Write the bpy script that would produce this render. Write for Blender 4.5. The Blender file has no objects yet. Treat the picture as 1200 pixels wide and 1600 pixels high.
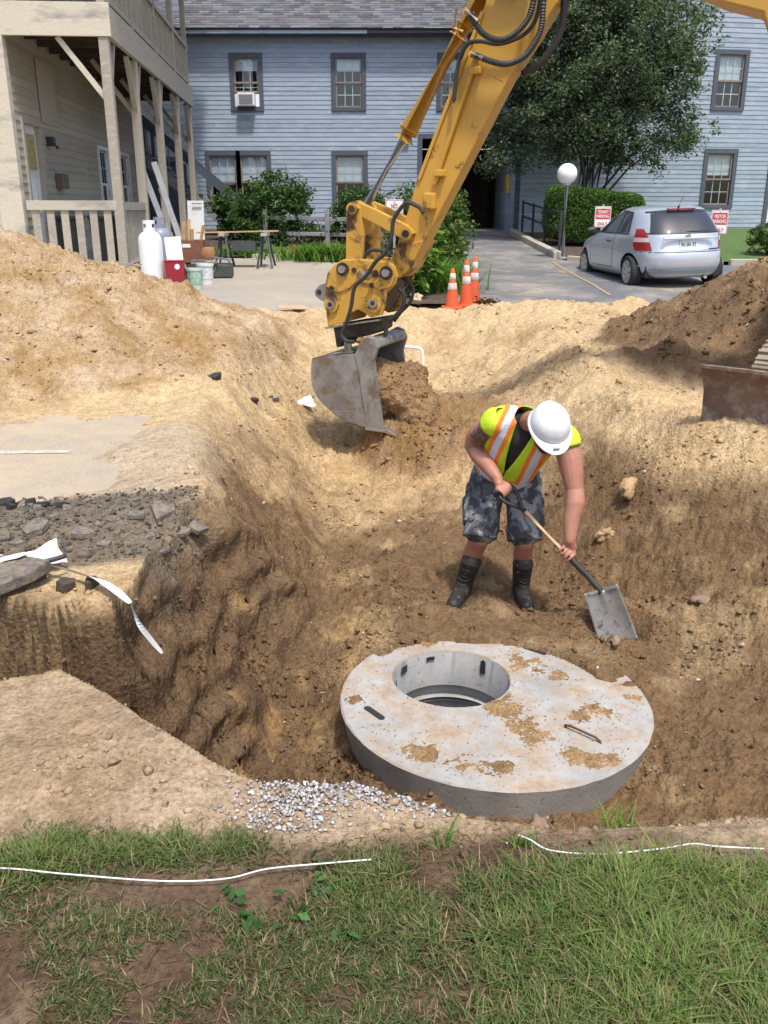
import bpy, bmesh, math, random
import numpy as np
from mathutils import Vector, Matrix, Euler

R = math.radians
PI = math.pi
rnd = random.Random(7)
scene = bpy.context.scene
C = scene.collection

# ------------------------------------------------------------------ camera, sky, sun, exposure
EYE = 1.55
cam_d = bpy.data.cameras.new("camera")
cam = bpy.data.objects.new("camera", cam_d)
C.objects.link(cam)
cam.location = (0, 0, EYE)
cam.rotation_euler = (R(90 - 19), 0, 0)
cam_d.sensor_fit = 'VERTICAL'
cam_d.sensor_height = 24.0
cam_d.lens = 24.0 * 1383.0 / 1600.0
cam_d.clip_start = 0.05
cam_d.clip_end = 2000
scene.camera = cam
scene.render.resolution_x = 768
scene.render.resolution_y = 1024

SUN_ELEV, SUN_AZ = 66.0, 160.0      # azimuth clockwise from +Y (the view direction)
world = bpy.data.worlds.new("World")
scene.world = world
world.use_nodes = True
wn = world.node_tree
wn.nodes.clear()
sky = wn.nodes.new('ShaderNodeTexSky')
sky.sky_type = 'NISHITA'
sky.sun_disc = False
sky.sun_elevation = R(SUN_ELEV)
sky.sun_rotation = R(SUN_AZ)
sky.dust_density = 3.0
sky.air_density = 1.0
bg = wn.nodes.new('ShaderNodeBackground')
bg.inputs[1].default_value = 0.15
wo = wn.nodes.new('ShaderNodeOutputWorld')
wn.links.new(sky.outputs[0], bg.inputs[0])
wn.links.new(bg.outputs[0], wo.inputs[0])

sd = bpy.data.lights.new("sun", 'SUN')
sd.energy = 2.45
sd.angle = R(5.0)
sd.color = (1.0, 0.955, 0.88)
sun = bpy.data.objects.new("sun", sd)
C.objects.link(sun)
sdir = Vector((math.sin(R(SUN_AZ)) * math.cos(R(SUN_ELEV)), math.cos(R(SUN_AZ)) * math.cos(R(SUN_ELEV)), math.sin(R(SUN_ELEV))))
sun.rotation_euler = sdir.to_track_quat('Z', 'Y').to_euler()
sun.location = sdir * 40

vs = scene.view_settings
vs.view_transform = 'Standard'
vs.look = 'None'
vs.exposure = 0.58
vs.gamma = 1.0
vs.use_curve_mapping = False
scene.render.engine = 'CYCLES'
scene.cycles.use_denoising = True
scene.cycles.max_bounces = 6
scene.cycles.transparent_max_bounces = 8

# ------------------------------------------------------------------ helpers
def tag(o, label=None, cat=None, group=None, kind=None):
    if label: o["label"] = label
    if cat: o["category"] = cat
    if group: o["group"] = group
    if kind: o["kind"] = kind
    return o

def thing(name, label, cat, loc=(0, 0, 0), rz=0.0, group=None):
    o = bpy.data.objects.new(name, None)
    o.empty_display_size = 0.1
    C.objects.link(o)
    o.location = loc
    o.rotation_euler = (0, 0, rz)
    return tag(o, label, cat, group)

def link(name, me, mat=None, parent=None, loc=None, rot=None, scale=None):
    o = bpy.data.objects.new(name, me)
    C.objects.link(o)
    if mat is not None and len(me.materials) == 0:
        me.materials.append(mat)
    if parent is not None: o.parent = parent
    if loc is not None: o.location = loc
    if rot is not None: o.rotation_euler = rot
    if scale is not None: o.scale = scale
    return o

def copy_tree(o, parent=None):
    c = o.copy()
    C.objects.link(c)
    c.parent = parent
    for ch in list(o.children):
        copy_tree(ch, c)
    return c

def basis(d):
    d = Vector(d).normalized()
    a = Vector((0, 0, 1)) if abs(d.z) < 0.95 else Vector((1, 0, 0))
    u = d.cross(a).normalized()
    return u, u.cross(d).normalized(), d

class MB:
    """collects shapes and builds ONE mesh object"""
    def __init__(s):
        s.v, s.f = [], []
    def add(s, v, f):
        n = len(s.v)
        s.v.extend([tuple(p) for p in v])
        s.f.extend([tuple(i + n for i in q) for q in f])
        return s
    def box(s, c, size, rot=None):
        hx, hy, hz = size[0] / 2, size[1] / 2, size[2] / 2
        vs_ = [Vector((x, y, z)) for x in (-hx, hx) for y in (-hy, hy) for z in (-hz, hz)]
        if rot is not None:
            m = rot if isinstance(rot, Matrix) else Euler(rot).to_matrix()
            vs_ = [m @ p for p in vs_]
        return s.add([p + Vector(c) for p in vs_], [(0, 1, 3, 2), (4, 6, 7, 5), (0, 4, 5, 1), (2, 3, 7, 6), (0, 2, 6, 4), (1, 5, 7, 3)])
    def bar(s, a, b, w, h=None, up=(0, 0, 1)):
        """rectangular bar from a to b; w sideways, h along up"""
        h = h or w
        a, b = Vector(a), Vector(b)
        d = (b - a).normalized()
        side = d.cross(Vector(up))
        if side.length < 1e-4: side = d.cross(Vector((0, 1, 0)))
        side.normalize()
        u2 = side.cross(d).normalized()
        q = []
        for p in (a, b):
            for i, j in ((-1, -1), (1, -1), (1, 1), (-1, 1)):
                q.append(p + side * (i * w / 2) + u2 * (j * h / 2))
        return s.add(q, [(3, 2, 1, 0), (4, 5, 6, 7), (0, 1, 5, 4), (1, 2, 6, 5), (2, 3, 7, 6), (3, 0, 4, 7)])
    def tube(s, pts, r, seg=10, cap=True, rs=None):
        pts = [Vector(p) for p in pts]
        n = len(pts)
        u = None
        rings = []
        for i, p in enumerate(pts):
            d = (pts[min(i + 1, n - 1)] - pts[max(i - 1, 0)]).normalized()
            if u is None:
                u, w, _ = basis(d)
            else:
                u = (u - d * u.dot(d)).normalized()
                w = d.cross(u).normalized()
            rr = rs[i] if rs is not None else r
            rings.append([p + (u * math.cos(2 * PI * k / seg) + w * math.sin(2 * PI * k / seg)) * rr for k in range(seg)])
        v = [q for ring in rings for q in ring]
        f = [(i * seg + k, i * seg + (k + 1) % seg, (i + 1) * seg + (k + 1) % seg, (i + 1) * seg + k) for i in range(n - 1) for k in range(seg)]
        if cap:
            f.append(tuple(range(seg))[::-1])
            f.append(tuple((n - 1) * seg + k for k in range(seg)))
        return s.add(v, f)
    def lathe(s, prof, seg=24, c=(0, 0, 0), m=None):
        """prof: list of (r, z); closed where r is 0"""
        v, f = [], []
        for r, z in prof:
            for k in range(seg):
                v.append(Vector((max(r, 1e-4) * math.cos(2 * PI * k / seg), max(r, 1e-4) * math.sin(2 * PI * k / seg), z)))
        if m is not None: v = [m @ p for p in v]
        v = [p + Vector(c) for p in v]
        for i in range(len(prof) - 1):
            for k in range(seg):
                f.append((i * seg + k, i * seg + (k + 1) % seg, (i + 1) * seg + (k + 1) % seg, (i + 1) * seg + k))
        return s.add(v, f)
    def prism(s, poly, o, ax, ay, an, t0, t1):
        """poly in (ax, ay) coordinates from o, extruded along an from t0 to t1"""
        o, ax, ay, an = Vector(o), Vector(ax), Vector(ay), Vector(an)
        n = len(poly)
        v = [o + ax * p[0] + ay * p[1] + an * t for t in (t0, t1) for p in poly]
        f = [tuple(range(n)), tuple(range(2 * n - 1, n - 1, -1))] + [(i, i + n, (i + 1) % n + n, (i + 1) % n) for i in range(n)]
        return s.add(v, f)
    def mesh(s, name, smooth=False, bevel=0.0, fix=True):
        me = bpy.data.meshes.new(name)
        me.from_pydata(s.v, [], s.f)
        bm = bmesh.new()
        bm.from_mesh(me)
        if fix: bmesh.ops.recalc_face_normals(bm, faces=bm.faces)
        if bevel:
            ed = [e for e in bm.edges if len(e.link_faces) == 2 and e.calc_face_angle(0) > 0.6]
            bmesh.ops.bevel(bm, geom=ed, offset=bevel, segments=2, affect='EDGES', profile=0.5, clamp_overlap=True)
        bm.to_mesh(me)
        bm.free()
        if smooth:
            for p in me.polygons: p.use_smooth = True
            if smooth is not True:
                me.set_sharp_from_angle(angle=R(smooth))
        return me
    def build(s, name, mat, parent=None, loc=None, rot=None, smooth=False, bevel=0.0, fix=True):
        return link(name, s.mesh(name, smooth, bevel, fix), mat, parent, loc, rot)

def np_mesh(name, v, f, col=None, smooth=False):
    """v (n,3), f (m,k) arrays -> mesh, optional per-vertex colour attribute 'Col'"""
    me = bpy.data.meshes.new(name)
    v = np.ascontiguousarray(v, dtype=np.float32)
    f = np.ascontiguousarray(f, dtype=np.int32)
    m, k = f.shape
    me.vertices.add(len(v))
    me.vertices.foreach_set("co", v.ravel())
    me.loops.add(m * k)
    me.loops.foreach_set("vertex_index", f.ravel())
    me.polygons.add(m)
    me.polygons.foreach_set("loop_start", np.arange(0, m * k, k, dtype=np.int32))
    me.update(calc_edges=True)
    me.validate()
    if smooth:
        me.polygons.foreach_set("use_smooth", np.ones(len(me.polygons), dtype=bool))
    if col is not None:
        a = me.color_attributes.new("Col", 'FLOAT_COLOR', 'POINT')
        c4 = np.ones((len(v), 4), dtype=np.float32)
        c4[:, :3] = col
        a.data.foreach_set("color", c4.ravel())
    return me

# ---- numpy value noise
_pr = np.random.RandomState(3)
_T = _pr.rand(256, 256).astype(np.float64)
def vnoise(x, y):
    xi, yi = np.floor(x).astype(int), np.floor(y).astype(int)
    fx, fy = x - xi, y - yi
    fx = fx * fx * fx * (fx * (fx * 6 - 15) + 10)
    fy = fy * fy * fy * (fy * (fy * 6 - 15) + 10)
    a = _T[xi % 256, yi % 256]; b = _T[(xi + 1) % 256, yi % 256]
    c = _T[xi % 256, (yi + 1) % 256]; d = _T[(xi + 1) % 256, (yi + 1) % 256]
    return (a + (b - a) * fx) * (1 - fy) + (c + (d - c) * fx) * fy
def fbm(x, y, f=1.0, o=4, g=0.5, seed=0.0):
    s, a, t = 0.0, 1.0, 0.0
    x = np.asarray(x, float); y = np.asarray(y, float)
    for i in range(o):
        ca, sa = math.cos(0.7 * i + seed), math.sin(0.7 * i + seed)
        s = s + a * (vnoise((x * ca - y * sa) * f + 17.3 * i + seed * 31.7, (x * sa + y * ca) * f + 9.1 * i + seed * 13.3) - 0.5) * 2
        t += a; a *= g; f *= 2.03
    return s / t
_T3 = _pr.rand(64, 64, 64)
def vnoise3(x, y, z):
    xi, yi, zi = np.floor(x).astype(int), np.floor(y).astype(int), np.floor(z).astype(int)
    fx, fy, fz = x - xi, y - yi, z - zi
    fx = fx * fx * (3 - 2 * fx); fy = fy * fy * (3 - 2 * fy); fz = fz * fz * (3 - 2 * fz)
    X0, X1, Y0, Y1, Z0, Z1 = xi % 64, (xi + 1) % 64, yi % 64, (yi + 1) % 64, zi % 64, (zi + 1) % 64
    def L(a, b, t): return a + (b - a) * t
    return L(L(L(_T3[X0, Y0, Z0], _T3[X1, Y0, Z0], fx), L(_T3[X0, Y1, Z0], _T3[X1, Y1, Z0], fx), fy), L(L(_T3[X0, Y0, Z1], _T3[X1, Y0, Z1], fx), L(_T3[X0, Y1, Z1], _T3[X1, Y1, Z1], fx), fy), fz)
def fbm3(x, y, z, f=1.0, o=4, g=0.5, seed=0.0, billow=False):
    s, a, t = 0.0, 1.0, 0.0
    for i in range(o):
        ca, sa = math.cos(0.7 * i + seed), math.sin(0.7 * i + seed)
        xx = x * ca - y * sa; yy = x * sa + y * ca; zz = z * .8 + xx * .6; xx = xx * .8 - z * .6
        n = (vnoise3(xx * f + 17.3 * i + seed * 31.7, yy * f + 9.1 * i + seed * 13.3, zz * f + 5.7 * i + seed * 7.1) - .5) * 2
        s = s + a * (np.abs(n) * 2 - .6 if billow else n)
        t += a; a *= g; f *= 2.03
    return s / t
_TX, _TY = _pr.rand(128, 128), _pr.rand(128, 128)
def worley(x, y, f, seed=0):
    """distance to the nearest and second nearest scattered cell point"""
    x = x * f + seed * 7.3; y = y * f + seed * 3.1
    xi, yi = np.floor(x).astype(int), np.floor(y).astype(int)
    d1 = np.full(x.shape, 9.0); d2 = d1.copy()
    for i in (-1, 0, 1):
        for j in (-1, 0, 1):
            a, b = (xi + i) % 128, (yi + j) % 128
            d = np.hypot(xi + i + _TX[a, b] - x, yi + j + _TY[a, b] - y)
            d2 = np.where(d < d1, d1, np.minimum(d2, d)); d1 = np.minimum(d1, d)
    return d1, d2
def sstep(a, b, x):
    t = np.clip((x - a) / (b - a), 0, 1)
    return t * t * (3 - 2 * t)

# ------------------------------------------------------------------ materials
def newmat(name):
    m = bpy.data.materials.new(name)
    m.use_nodes = True
    nt = m.node_tree
    nt.nodes.clear()
    out = nt.nodes.new('ShaderNodeOutputMaterial')
    b = nt.nodes.new('ShaderNodeBsdfPrincipled')
    nt.links.new(b.outputs[0], out.inputs[0])
    return m, nt, b
def N(nt, t, **kw):
    n = nt.nodes.new(t)
    for k, v in kw.items():
        if k.startswith('i_'):
            n.inputs[k[2:].replace('_', ' ')].default_value = v
        else:
            setattr(n, k, v)
    return n
def ramp(nt, fac, stops, interp='LINEAR'):
    r = nt.nodes.new('ShaderNodeValToRGB')
    r.color_ramp.interpolation = interp
    el = r.color_ramp.elements
    while len(el) > 1: el.remove(el[-1])
    el[0].position = stops[0][0]; el[0].color = (*stops[0][1], 1)
    for p, c in stops[1:]:
        e = el.new(p); e.color = (*c, 1)
    nt.links.new(fac, r.inputs[0])
    return r.outputs[0]
def mixc(nt, fac, a, b, mode='MIX'):
    m = nt.nodes.new('ShaderNodeMix')
    m.data_type = 'RGBA'; m.blend_type = mode
    for i, x in ((0, fac), (6, a), (7, b)):
        if hasattr(x, 'is_linked'): nt.links.new(x, m.inputs[i])
        elif i == 0: m.inputs[0].default_value = x
        else: m.inputs[i].default_value = (*x, 1)
    return m.outputs[2]
def noise(nt, scale, detail=4, rough=0.55, coord=None, dist=0.0):
    n = N(nt, 'ShaderNodeTexNoise')
    n.inputs['Scale'].default_value = scale
    n.inputs['Detail'].default_value = detail
    n.inputs['Roughness'].default_value = rough
    n.inputs['Distortion'].default_value = dist
    if coord is not None: nt.links.new(coord, n.inputs['Vector'])
    return n.outputs[0]
def bump(nt, b, h, strength=0.3, dist=0.01):
    n = N(nt, 'ShaderNodeBump')
    n.inputs['Strength'].default_value = strength
    n.inputs['Distance'].default_value = dist
    nt.links.new(h, n.inputs['Height'])
    nt.links.new(n.outputs[0], b.inputs['Normal'])
def pos(nt):
    return N(nt, 'ShaderNodeNewGeometry').outputs['Position']
def objc(nt):
    return N(nt, 'ShaderNodeTexCoord').outputs['Object']

def simple(name, col, rough=0.6, var=0.15, scale=6.0, metal=0.0, bmp=0.1, bscale=60.0, bdist=0.004, dirt=None, dirt_amt=0.5, world=True, coat=0.0):
    """base colour broken by noise; optional dirt/rust colour in patches"""
    m, nt, b = newmat(name)
    co = pos(nt) if world else objc(nt)
    lo = tuple(max(0, c * (1 - var)) for c in col); hi = tuple(min(1, c * (1 + var)) for c in col)
    c = ramp(nt, noise(nt, scale, 5, 0.6, co), [(0.3, lo), (0.7, hi)])
    if dirt is not None:
        d = ramp(nt, noise(nt, scale * 2.3, 8, 0.7, co), [(0.62 - 0.22 * dirt_amt, (0, 0, 0)), (0.68 - 0.1 * dirt_amt, (1, 1, 1))])
        c = mixc(nt, d, c, dirt)
    nt.links.new(c, b.inputs['Base Color'])
    b.inputs['Roughness'].default_value = rough
    b.inputs['Metallic'].default_value = metal
    b.inputs['Coat Weight'].default_value = coat
    if bmp: bump(nt, b, noise(nt, bscale, 4, 0.6, co), bmp, bdist)
    return m

M = {}
# ------------------------------------------------------------------ terrain
def pv(y):
    return np.interp(y, [-50, 13, 16.5, 19.6, 22, 30, 60, 400], [0, 0, .2, .3, .45, .85, .95, 1.0])

RIM = np.array([(-4.2,2.8),(-2.2,2.74),(-1.6,2.72),(-1.34,2.70),(-1.15,2.76),(-1.0,2.64),(-.85,2.48),(-.69,2.36),(-.51,2.23),(-.36,2.13),(-.11,2.12),(.21,1.99),(.45,1.96),(.64,1.97),(.95,1.98),(1.5,2.05),(2.6,2.3),(3.9,3.2),(3.7,4.6),(2.9,5.4),(2.25,6.1),(1.9,7.3),(2.0,9.3),(2.1,11.0),(1.9,12.8),(1.1,13.7),(.2,14.0),(-.6,13.4),(-1.4,11.6),(-1.5,9.6),(-1.5,8),(-1.5,7),(-1.42,6.1),(-1.2,5.3),(-1.0,4.85),(-.98,4.62),(-1.07,4.45),(-1.02,4.2),(-1.08,3.85),(-1.06,3.52),(-1.13,3.40),(-1.24,3.40),(-1.36,3.33),(-1.6,3.40),(-2.4,3.40),(-4.2,3.45)])
FLR = np.array([(-4.0,3.0),(-1.3,2.95),(-.95,2.9),(-.65,2.72),(-.4,2.6),(-.1,2.62),(.2,2.85),(.53,2.9),(.95,2.95),(1.7,3.05),(2.4,3.5),(2.4,4.6),(1.75,4.95),(1.25,5.3),(.78,6.5),(.62,7.5),(.62,9),(.72,11),(.6,12.2),(.3,12.6),(-.2,12),(-.62,9.7),(-.66,8.6),(-.58,7.5),(-.45,6.5),(-.45,5.7),(-.42,5.0),(-.40,4.5),(-.42,4.1),(-.5,3.7),(-.78,3.35),(-1.1,3.18),(-4.0,3.2)])
def polyd(P, x, y):
    """distance to polygon outline and inside mask"""
    d = np.full(x.shape, 1e9); ins = np.zeros(x.shape, bool)
    n = len(P)
    for i in range(n):
        ax, ay = P[i]; bx, by = P[(i + 1) % n]
        ex, ey = bx - ax, by - ay
        t = np.clip(((x - ax) * ex + (y - ay) * ey) / (ex * ex + ey * ey), 0, 1)
        d = np.minimum(d, (x - ax - t * ex) ** 2 + (y - ay - t * ey) ** 2)
        c = ((ay > y) != (by > y)) & (x < (bx - ax) * (y - ay) / ((by - ay) if by != ay else 1e-9) + ax)
        ins ^= c
    return np.sqrt(d), ins
def floor_z(x, y):
    z = np.interp(y, [2, 4.3, 4.62, 4.85, 5.2, 6.3, 7.5, 8.5, 11, 12.6, 14], [-1.0, -.93, -.80, -.80, -.875, -.87, -.8, -.75, -.5, -.25, 0])
    left = sstep(.0, -.45, x) * sstep(5.2, 4.2, y)
    z = z - .2 * left
    z = z + (.10 * sstep(1.0, 1.5, x) + .18 * sstep(1.5, 2.5, x)) * sstep(2.6, 3.2, y) * sstep(5.3, 4.5, y)
    return z
def terrain(x, y):
    """height, and masks used for colour: pit depth fraction, piles, noise"""
    x = np.asarray(x, float); y = np.asarray(y, float)
    wob = fbm(x, y, 1.7, 2, .45, .4)
    wx = x + .06 * wob * sstep(1.6, 2.4, y); wy = y + .06 * fbm(x, y, 1.9, 2, .45, 1.9)
    dr, ir = polyd(RIM, wx, wy)
    df, if_ = polyd(FLR, wx, wy)
    t = np.where(ir, np.where(if_, 1.0, dr / (dr + df + 1e-6)), 0.0)
    steep = sstep(5.0, 4.4, y) * sstep(.3, -.3, x)
    tt = np.where(t < 1, (1 - (1 - t) ** 1.7) * steep + (1 - steep) * t ** 1.15, 1.0)
    z = floor_z(x, y) * tt
    base = pv(y)
    z = z + base
    # rim spill berms
    z = z + .05 * np.exp(-(dr / .35) ** 2) * sstep(3, 5, y)
    # left spoil pile
    p1 = 1.30 - .40 * np.hypot((x + 4.25) * 1.0, (y - 10.3) * .98) + .20 * fbm(x, y, .8, 5, .58, 2.2)
    p2 = .55 - .42 * np.hypot(x + 2.75, (y - 8.6)) + .07 * fbm(x, y, 1.6, 3, .5, 5)
    p3 = 1.0 - .42 * np.hypot(x + 6.2, (y - 10.0)) + .1 * fbm(x, y, 1.1, 3, .5, 3)
    p = np.maximum(np.maximum(p1, p2), p3)
    k = .09
    pl = np.where(p > k, p, np.where(p > -k, (p + k) ** 2 / (4 * k), 0))
    # right dark pile
    q = 1.75 - .62 * np.hypot((x - 5.3) * .95, (y - 9.6) * .95) + .17 * fbm(x, y, 1.0, 5, .55, 7.7)
    q2 = .5 - .5 * np.hypot((x - 3.2), (y - 8.9)) + .1 * fbm(x, y, 1.5, 4, .55, 1.1)
    q = np.maximum(q, q2)
    pr_ = np.where(q > k, q, np.where(q > -k, (q + k) ** 2 / (4 * k), 0))
    # heap running off the bucket into the trench
    r_ = .66 - .72 * np.hypot((x - .50) * 1.0, (y - 8.55)) + .15 * fbm(x, y, 2.4, 4, .55, 4.2)
    hp = np.where(r_ > k, r_, np.where(r_ > -k, (r_ + k) ** 2 / (4 * k), 0))
    # sand ridge along the parking edge
    rg = .20 * np.exp(-((y - 13.2 + .5 * fbm(x, y, .5, 2)) / .55) ** 2) * sstep(.8, 2.4, x) * sstep(9, 6, x)
    rg = rg + .10 * np.exp(-((y - 11.6 + .6 * fbm(x, y, .6, 2, .5, 8)) / .6) ** 2) * sstep(1.6, 3, x)
    # loose right bank
    bank = .10 * sstep(1.3, 2.2, x) * sstep(4.0, 5.0, y) * sstep(8, 6.5, y) * (1 + fbm(x, y, 1.4, 3, .5, 6))
    z = z + pl + pr_ + hp + rg + bank
    # roughness by zone
    site = sstep(1.8, 2.1, y) * sstep(14.6, 13.6, y)
    road = sstep(-1.0, -1.6, x) * sstep(4.65, 4.9, y + .18 * fbm(x, y, 1.7, 4, .6, 8.8)) * sstep(6.7, 6.1, y + .5 * fbm(x, y, 1.1, 4, .6, 4.8))
    amp = site * (1 - .8 * road) + .15
    dug = np.clip(tt + pl * 2 + pr_ * 2 + hp * 3 + .55 * sstep(1.0, 1.8, x) * sstep(3.5, 5, y), 0, 1)
    dug = np.maximum(dug, .55 * sstep(6.8, 8, y) * site)
    dug = np.maximum(dug, .5 * sstep(5, 6, y) * sstep(-1.3, -.9, x))
    z0 = z
    bil = -fbm3(x, y, z0, 6.5, 3, .55, 9.3, True)
    bil2 = -fbm3(x, y, z0, 21, 3, .6, 4.4, True)
    lump = sstep(-.2, .5, fbm3(x, y, z0, 1.6, 2, .5, 7.0))
    far = sstep(6.5, 8.5, y)
    scr = np.sin((x * .55 + y * .83) * 55 + 3 * fbm(x, y, 1.5, 2)) * sstep(.05, .4, fbm(x, y, .9, 2, .5, 6.1)) * sstep(1.0, 1.5, x) * sstep(4.4, 5, y) * sstep(8, 7, y)
    wa, wb = worley(x + .04 * bil, y + .55 * z0 + .04 * bil2, 8.5)
    dome1 = np.clip(wb - wa, 0, .5) * 2 * sstep(-.15, .35, fbm(x, y, 1.9, 3, .5, 8.1))
    wa, wb = worley(x + .015 * bil2, y + .55 * z0, 21, 3)
    dome2 = np.clip(wb - wa, 0, .45) * 2 * sstep(-.35, .15, fbm(x, y, 2.6, 3, .5, 2.6))
    crumb = (.034 * dome1 + .017 * dome2) * np.clip(dug * 1.1, 0, 1) * sstep(.03, .12, dug)
    z = z + amp * (crumb + .05 * fbm(x, y, 1.3, 3, .5, 3.3) + .008 * scr + .15 * far * fbm(x, y, 1.25, 4, .55, 9.9) * (1 - sstep(.1, .5, pl)) + .10 * dug * fbm3(x, y, z0, 2.1, 3, .5, 1.7) + (.012 + .045 * dug) * fbm3(x, y, z0, 4.2, 4, .6, 2.7) + (.004 + .022 * dug) * bil * (.4 + lump) + (.004 + .013 * dug) * bil2 * (.45 + .8 * lump) + (.004 + .006 * dug) * fbm3(x, y, z0, 38, 2, .6, 5.1))
    # lawn unevenness
    lawn = sstep(2.05, 1.85, y)
    z = z + lawn * .03 * fbm(x, y, 3.0, 3, .5, 1.0)
    rs = np.hypot(x - .55, y - 3.9); dr_ = (.15 * (x - .55) + .985 * (y - 3.9)) / (rs + 1e-6)
    tg = -.765 + .030 * fbm3(x, y, z, 5, 4, .6, 1.2) - .10 * sstep(.85, 1.3, rs)
    z = np.where((rs > .60) & (rs < 1.5), z + np.maximum(tg - z, 0) * sstep(.25, .65, dr_ + .25 * fbm(x, y, 4, 3, .5, 2.2)) * sstep(1.4, 1.0, rs), z)
    z = np.where(np.hypot(x - .55, y - 3.9) < .60, np.minimum(z, -.86), z)
    for fx_, fy_ in ((.46, 5.14), (.895, 5.13)):      # trodden spots under the boots
        k_ = np.exp(-(((x - fx_) / .15) ** 4 + ((y - fy_) / .22) ** 4))
        z = z + (-.872 + .25 * (z + .86) - z) * k_
    k_ = np.exp(-(((x - 1.35) / .17) ** 4 + ((y - 4.60) / .13) ** 4)) * (np.hypot(x - .55, y - 3.9) > .80)
    z = z + (np.minimum(z, -.855) - z) * k_       # where the shovel cuts in
    # open shaft under the slab opening
    z = np.where(np.hypot(x - .35, y - 4.11) < .40, -2.2, z)
    # sunk under the paving beyond the site
    pave = sstep(13.75, 14.4, y + .5 * fbm(x, y, .7, 3, .5, 2.0) + .25 * fbm(x, y, 3, 3, .5, 4))
    z = z - .05 * pave
    rd2 = road * sstep(-1.62, -2.05, x + .5 * fbm(x, y, 1.6, 4, .6, 3.1))
    z = z - .05 * rd2 + .018 * sstep(-.8, -1.2, x) * sstep(4.1, 4.5, y) * sstep(7.2, 6.7, y)
    return z, tt, pl, pr_, hp, road, pave, lawn
def hz(x, y):
    return float(terrain(np.array([x]), np.array([y]))[0][0])

def terrain_col(x, y, z, tt, pl, pr_, hp, road, pave, lawn):
    sand = np.array([.55, .405, .232])
    tan = np.array([.47, .33, .18])
    moist = np.array([.182, .114, .060])
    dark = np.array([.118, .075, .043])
    ochre = np.array([.42, .25, .095])
    n1 = fbm(x, y, .9, 4, .55, .2)[:, None]; n2 = fbm3(x, y, z, 3.3, 4, .6, .9)[:, None] * 1.25; n3 = fbm3(x, y, z, 13, 3, .6, 1.4)[:, None] * 1.3
    def S(a, b, v): return sstep(a, b, v)[:, None] if np.ndim(v) == 1 else sstep(a, b, v)
    X, Y, TT = x[:, None], y[:, None], tt[:, None]
    col = tan + (sand - tan) * sstep(-.25, .35, n1 + .5 * n2 + .35 * S(4.5, 8, y))
    # freshly dug pit soil, brown; the trench further back dries to sand
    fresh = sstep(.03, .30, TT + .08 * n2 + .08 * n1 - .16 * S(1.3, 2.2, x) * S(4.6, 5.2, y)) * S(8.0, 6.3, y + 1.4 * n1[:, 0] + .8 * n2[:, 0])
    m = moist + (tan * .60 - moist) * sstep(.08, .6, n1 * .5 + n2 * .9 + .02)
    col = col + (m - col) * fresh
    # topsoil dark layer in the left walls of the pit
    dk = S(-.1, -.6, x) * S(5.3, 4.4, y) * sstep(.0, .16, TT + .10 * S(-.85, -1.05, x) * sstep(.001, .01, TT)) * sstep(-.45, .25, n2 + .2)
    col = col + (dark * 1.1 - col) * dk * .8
    oc = .6 * S(.15, -.5, x) * sstep(.2, .55, TT) * sstep(.22, .4, n1 + .5 * n2) * S(7, 5, y)
    col = col + (ochre - col) * oc * .75
    # orange brown at the trench floor and left bank
    tb = sstep(.25, .7, TT) * S(6.3, 8.0, y) * S(13, 10, y)
    col = col + (np.array([.43, .295, .15]) - col) * tb * S(11.5, 8.5, y) * (.35 + .55 * sstep(-.3, .3, n2))
    lb = np.exp(-((X + .9) / .45) ** 2) * S(5.4, 6.6, y) * S(9.5, 8, y) * sstep(-.2, .3, n2 + .3 * n1)
    col = col + (np.array([.33, .215, .11]) - col) * lb * .5
    # piles
    col = col + (np.array([.40, .28, .16]) + .14 * n2 + .05 * n1 - col) * S(.02, .12, pl) * .9
    col = col + ((dark + (moist - dark) * sstep(-.1, .4, n2)) * 1.3 - col) * S(.015, .09, pr_ + .03 * n2[:, 0]) * .93
    cap = S(.75, 1.1, pr_ + .35 * n1[:, 0])
    col = col + (tan - col) * cap * .55
    col = col + (np.array([.27, .17, .085]) + .06 * n2 - col) * S(.02, .1, hp) * .9
    # dusty asphalt fringe on the left
    gr = S(-.9, -1.35, x + .3 * n1[:, 0]) * S(4.0, 4.4, y) * S(6.8, 6.2, y + .4 * n1[:, 0])
    col = col + (np.array([.42, .36, .28]) - col) * gr * .6
    rub = S(-.95, -1.12, x + .1 * n2[:, 0]) * S(3.72, 3.86, y + .12 * n2[:, 0]) * S(4.75, 4.6, y + .12 * n2[:, 0])
    col = col + (np.array([.14, .115, .09]) - col) * rub * .85
    edge = S(-1.0, -1.15, x) * S(2.95, 3.1, y) * S(3.5, 3.35, y) * sstep(-.2, .2, n2)
    col = col + (dark - col) * edge * .6
    # foreground tan strip and lawn soil
    fg = S(2.9, 2.6, y) * (1 - sstep(.1, .3, TT))
    col = col + (np.array([.365, .268, .175]) + .06 * n2 - col) * fg * .9
    soil = np.array([.115, .072, .045]) + (np.array([.21, .15, .098]) - np.array([.115, .072, .045])) * sstep(-.3, .45, n2 + n1 * .5)
    lw = S(1.99, 1.84, y + .09 * n2[:, 0])
    col = col + (soil - col) * lw
    col = col * (1 + .16 * n3 + .05 * n2)
    return np.clip(col, .02, .8)

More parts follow.
